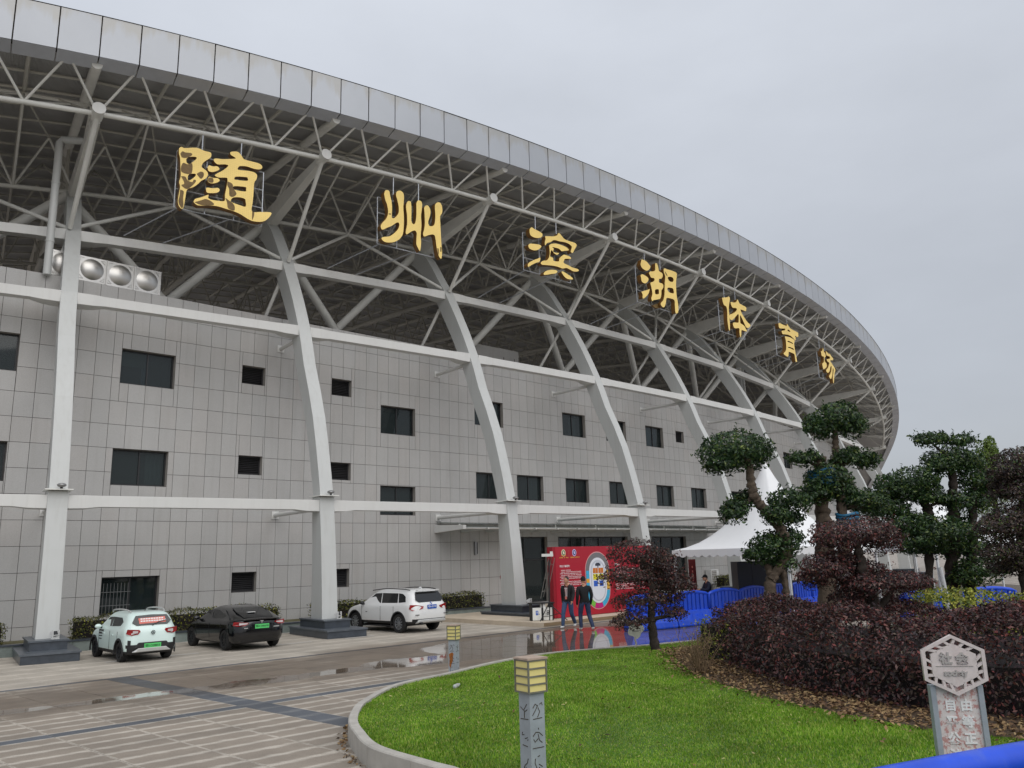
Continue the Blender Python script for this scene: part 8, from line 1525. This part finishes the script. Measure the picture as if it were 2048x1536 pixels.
for s in (-1, 1): bevel(MB().box((s*.19, -.005, .43), (.045, .09, .86)).build('post_edge', M_post, sg, local=True), .004)
for k, s in enumerate(('自由', '平等', '公正', '法治')): text_mesh('post_text', s[0]+' '+s[1], .1, M_white, sg, Matrix.Translation((0, -.032, .69-k*.135)) @ XZ, ext=.004, bold=.003)
MB().box((.09, -.033, .1), (.08, .005, .05)).build('small_label', M_white, sg, local=True)
px_, py_ = 2.76, 20.05; pq = thing('garden_plaque', 'small white flower-shaped plaque on a stake at the lawn edge', 'plaque', (px_, py_, lz(px_, py_)), math.radians(8))
ring = [(.17*(1+.13*math.cos(5*a+.6))*math.cos(a), .44+.21*(1+.13*math.cos(5*a+.6))*math.sin(a)) for a in np.linspace(0, 6.283, 41)[:-1]]
flat_poly('plaque_face', [ring], .03, [M_mot2], pq, WORLD[pq.name] @ XZ); flat_poly('plaque_back', [[(x*.98+.05, z+.02) for x, z in ring]], .02, [M_white], pq, WORLD[pq.name] @ Matrix.Translation((0, .04, 0)) @ XZ)
for k in range(2): MB().box((0, -.018, .49-k*.1), (.16, .004, .035)).build('plaque_print', M_let, pq, local=True)
MB().path([(-.02, 0, .0), (.01, 0, .1), (-.015, 0, .2), (.0, 0, .26)], .022, 8).build('stake', M_sgn, pq, local=True)
bx0, by0 = -1.1, 14.25; bz = lz(bx0, by0)+.045; bt = thing('plastic_bottle', 'small empty plastic bottle lying on the lawn', 'bottle', (bx0, by0, bz), math.radians(75))
pr = [(0, .03), (.01, .034), (.1, .033), (.12, .03), (.14, .033), (.18, .03), (.21, .014), (.225, .013)]; b = MB(); b.loft([[(x, r*math.cos(a), r*math.sin(a)) for a in np.linspace(0, 6.283, 15)[:-1]] for x, r in pr]); b.build('body', pm('clear_plastic', rgb((222, 228, 226)), .15, var=0, trans=.5), bt, local=True, smooth=True); MB().tube((.222, 0, 0), (.245, 0, 0), .016, n=12).build('cap', M_white, bt, local=True); MB().tube((.05, 0, 0), (.1, 0, 0), .0345, n=16, caps=False).build('wrapper', M_let, bt, local=True)
# bare shrub at the hedge foot
sx, sy = 3.05, 14.5; sh = thing('bare_shrub', 'leafless twiggy shrub at the lawn edge before the purple hedge', 'shrub', (sx, sy, lz(sx, sy)))
tw = MB(); rg = random.Random(5)
for k in range(46):
    a = rg.uniform(0, 6.283); t = rg.uniform(.1, .75); L_ = rg.uniform(.5, 1.0); p0 = Vector((sx+rg.uniform(-.08, .08), sy+rg.uniform(-.08, .08), lz(sx, sy)-.02)); d = Vector((math.cos(a)*t, math.sin(a)*t, 1)).normalized(); pts = [p0, p0+d*L_*.35, p0+d*L_*.7+Vector((rg.uniform(-.06, .06), rg.uniform(-.06, .06), 0)), p0+d*L_+Vector((rg.uniform(-.12, .12), rg.uniform(-.12, .12), -.03))]
    tw.path(pts, [.009, .007, .005, .002], 4)
    for j in range(3):
        q = pts[1].lerp(pts[3], rg.uniform(.1, .8)); tw.path([q, q+Vector((rg.uniform(-.18, .18), rg.uniform(-.18, .18), rg.uniform(.03, .2)))], [.004, .0015], 3)
tw.build('twigs', pm('pale_twig', rgb((120, 100, 76)), .9, var=.2, vs=20), sh)
nn_ = 90; C = np.stack([sx+RNG.normal(0, .25, nn_), sy+RNG.normal(0, .25, nn_), lz(sx, sy)+RNG.uniform(.2, .9, nn_)], 1); place(bpy.data.objects.new('leaves', leaves_mesh('leaves', C, np.tile([0, 0, 1.0], (nn_, 1)), .05, M_hedge)), sh)
print('objects', len(bpy.data.objects), 'tris', sum(sum(len(p.vertices)-2 for p in m.polygons) for m in bpy.data.meshes))
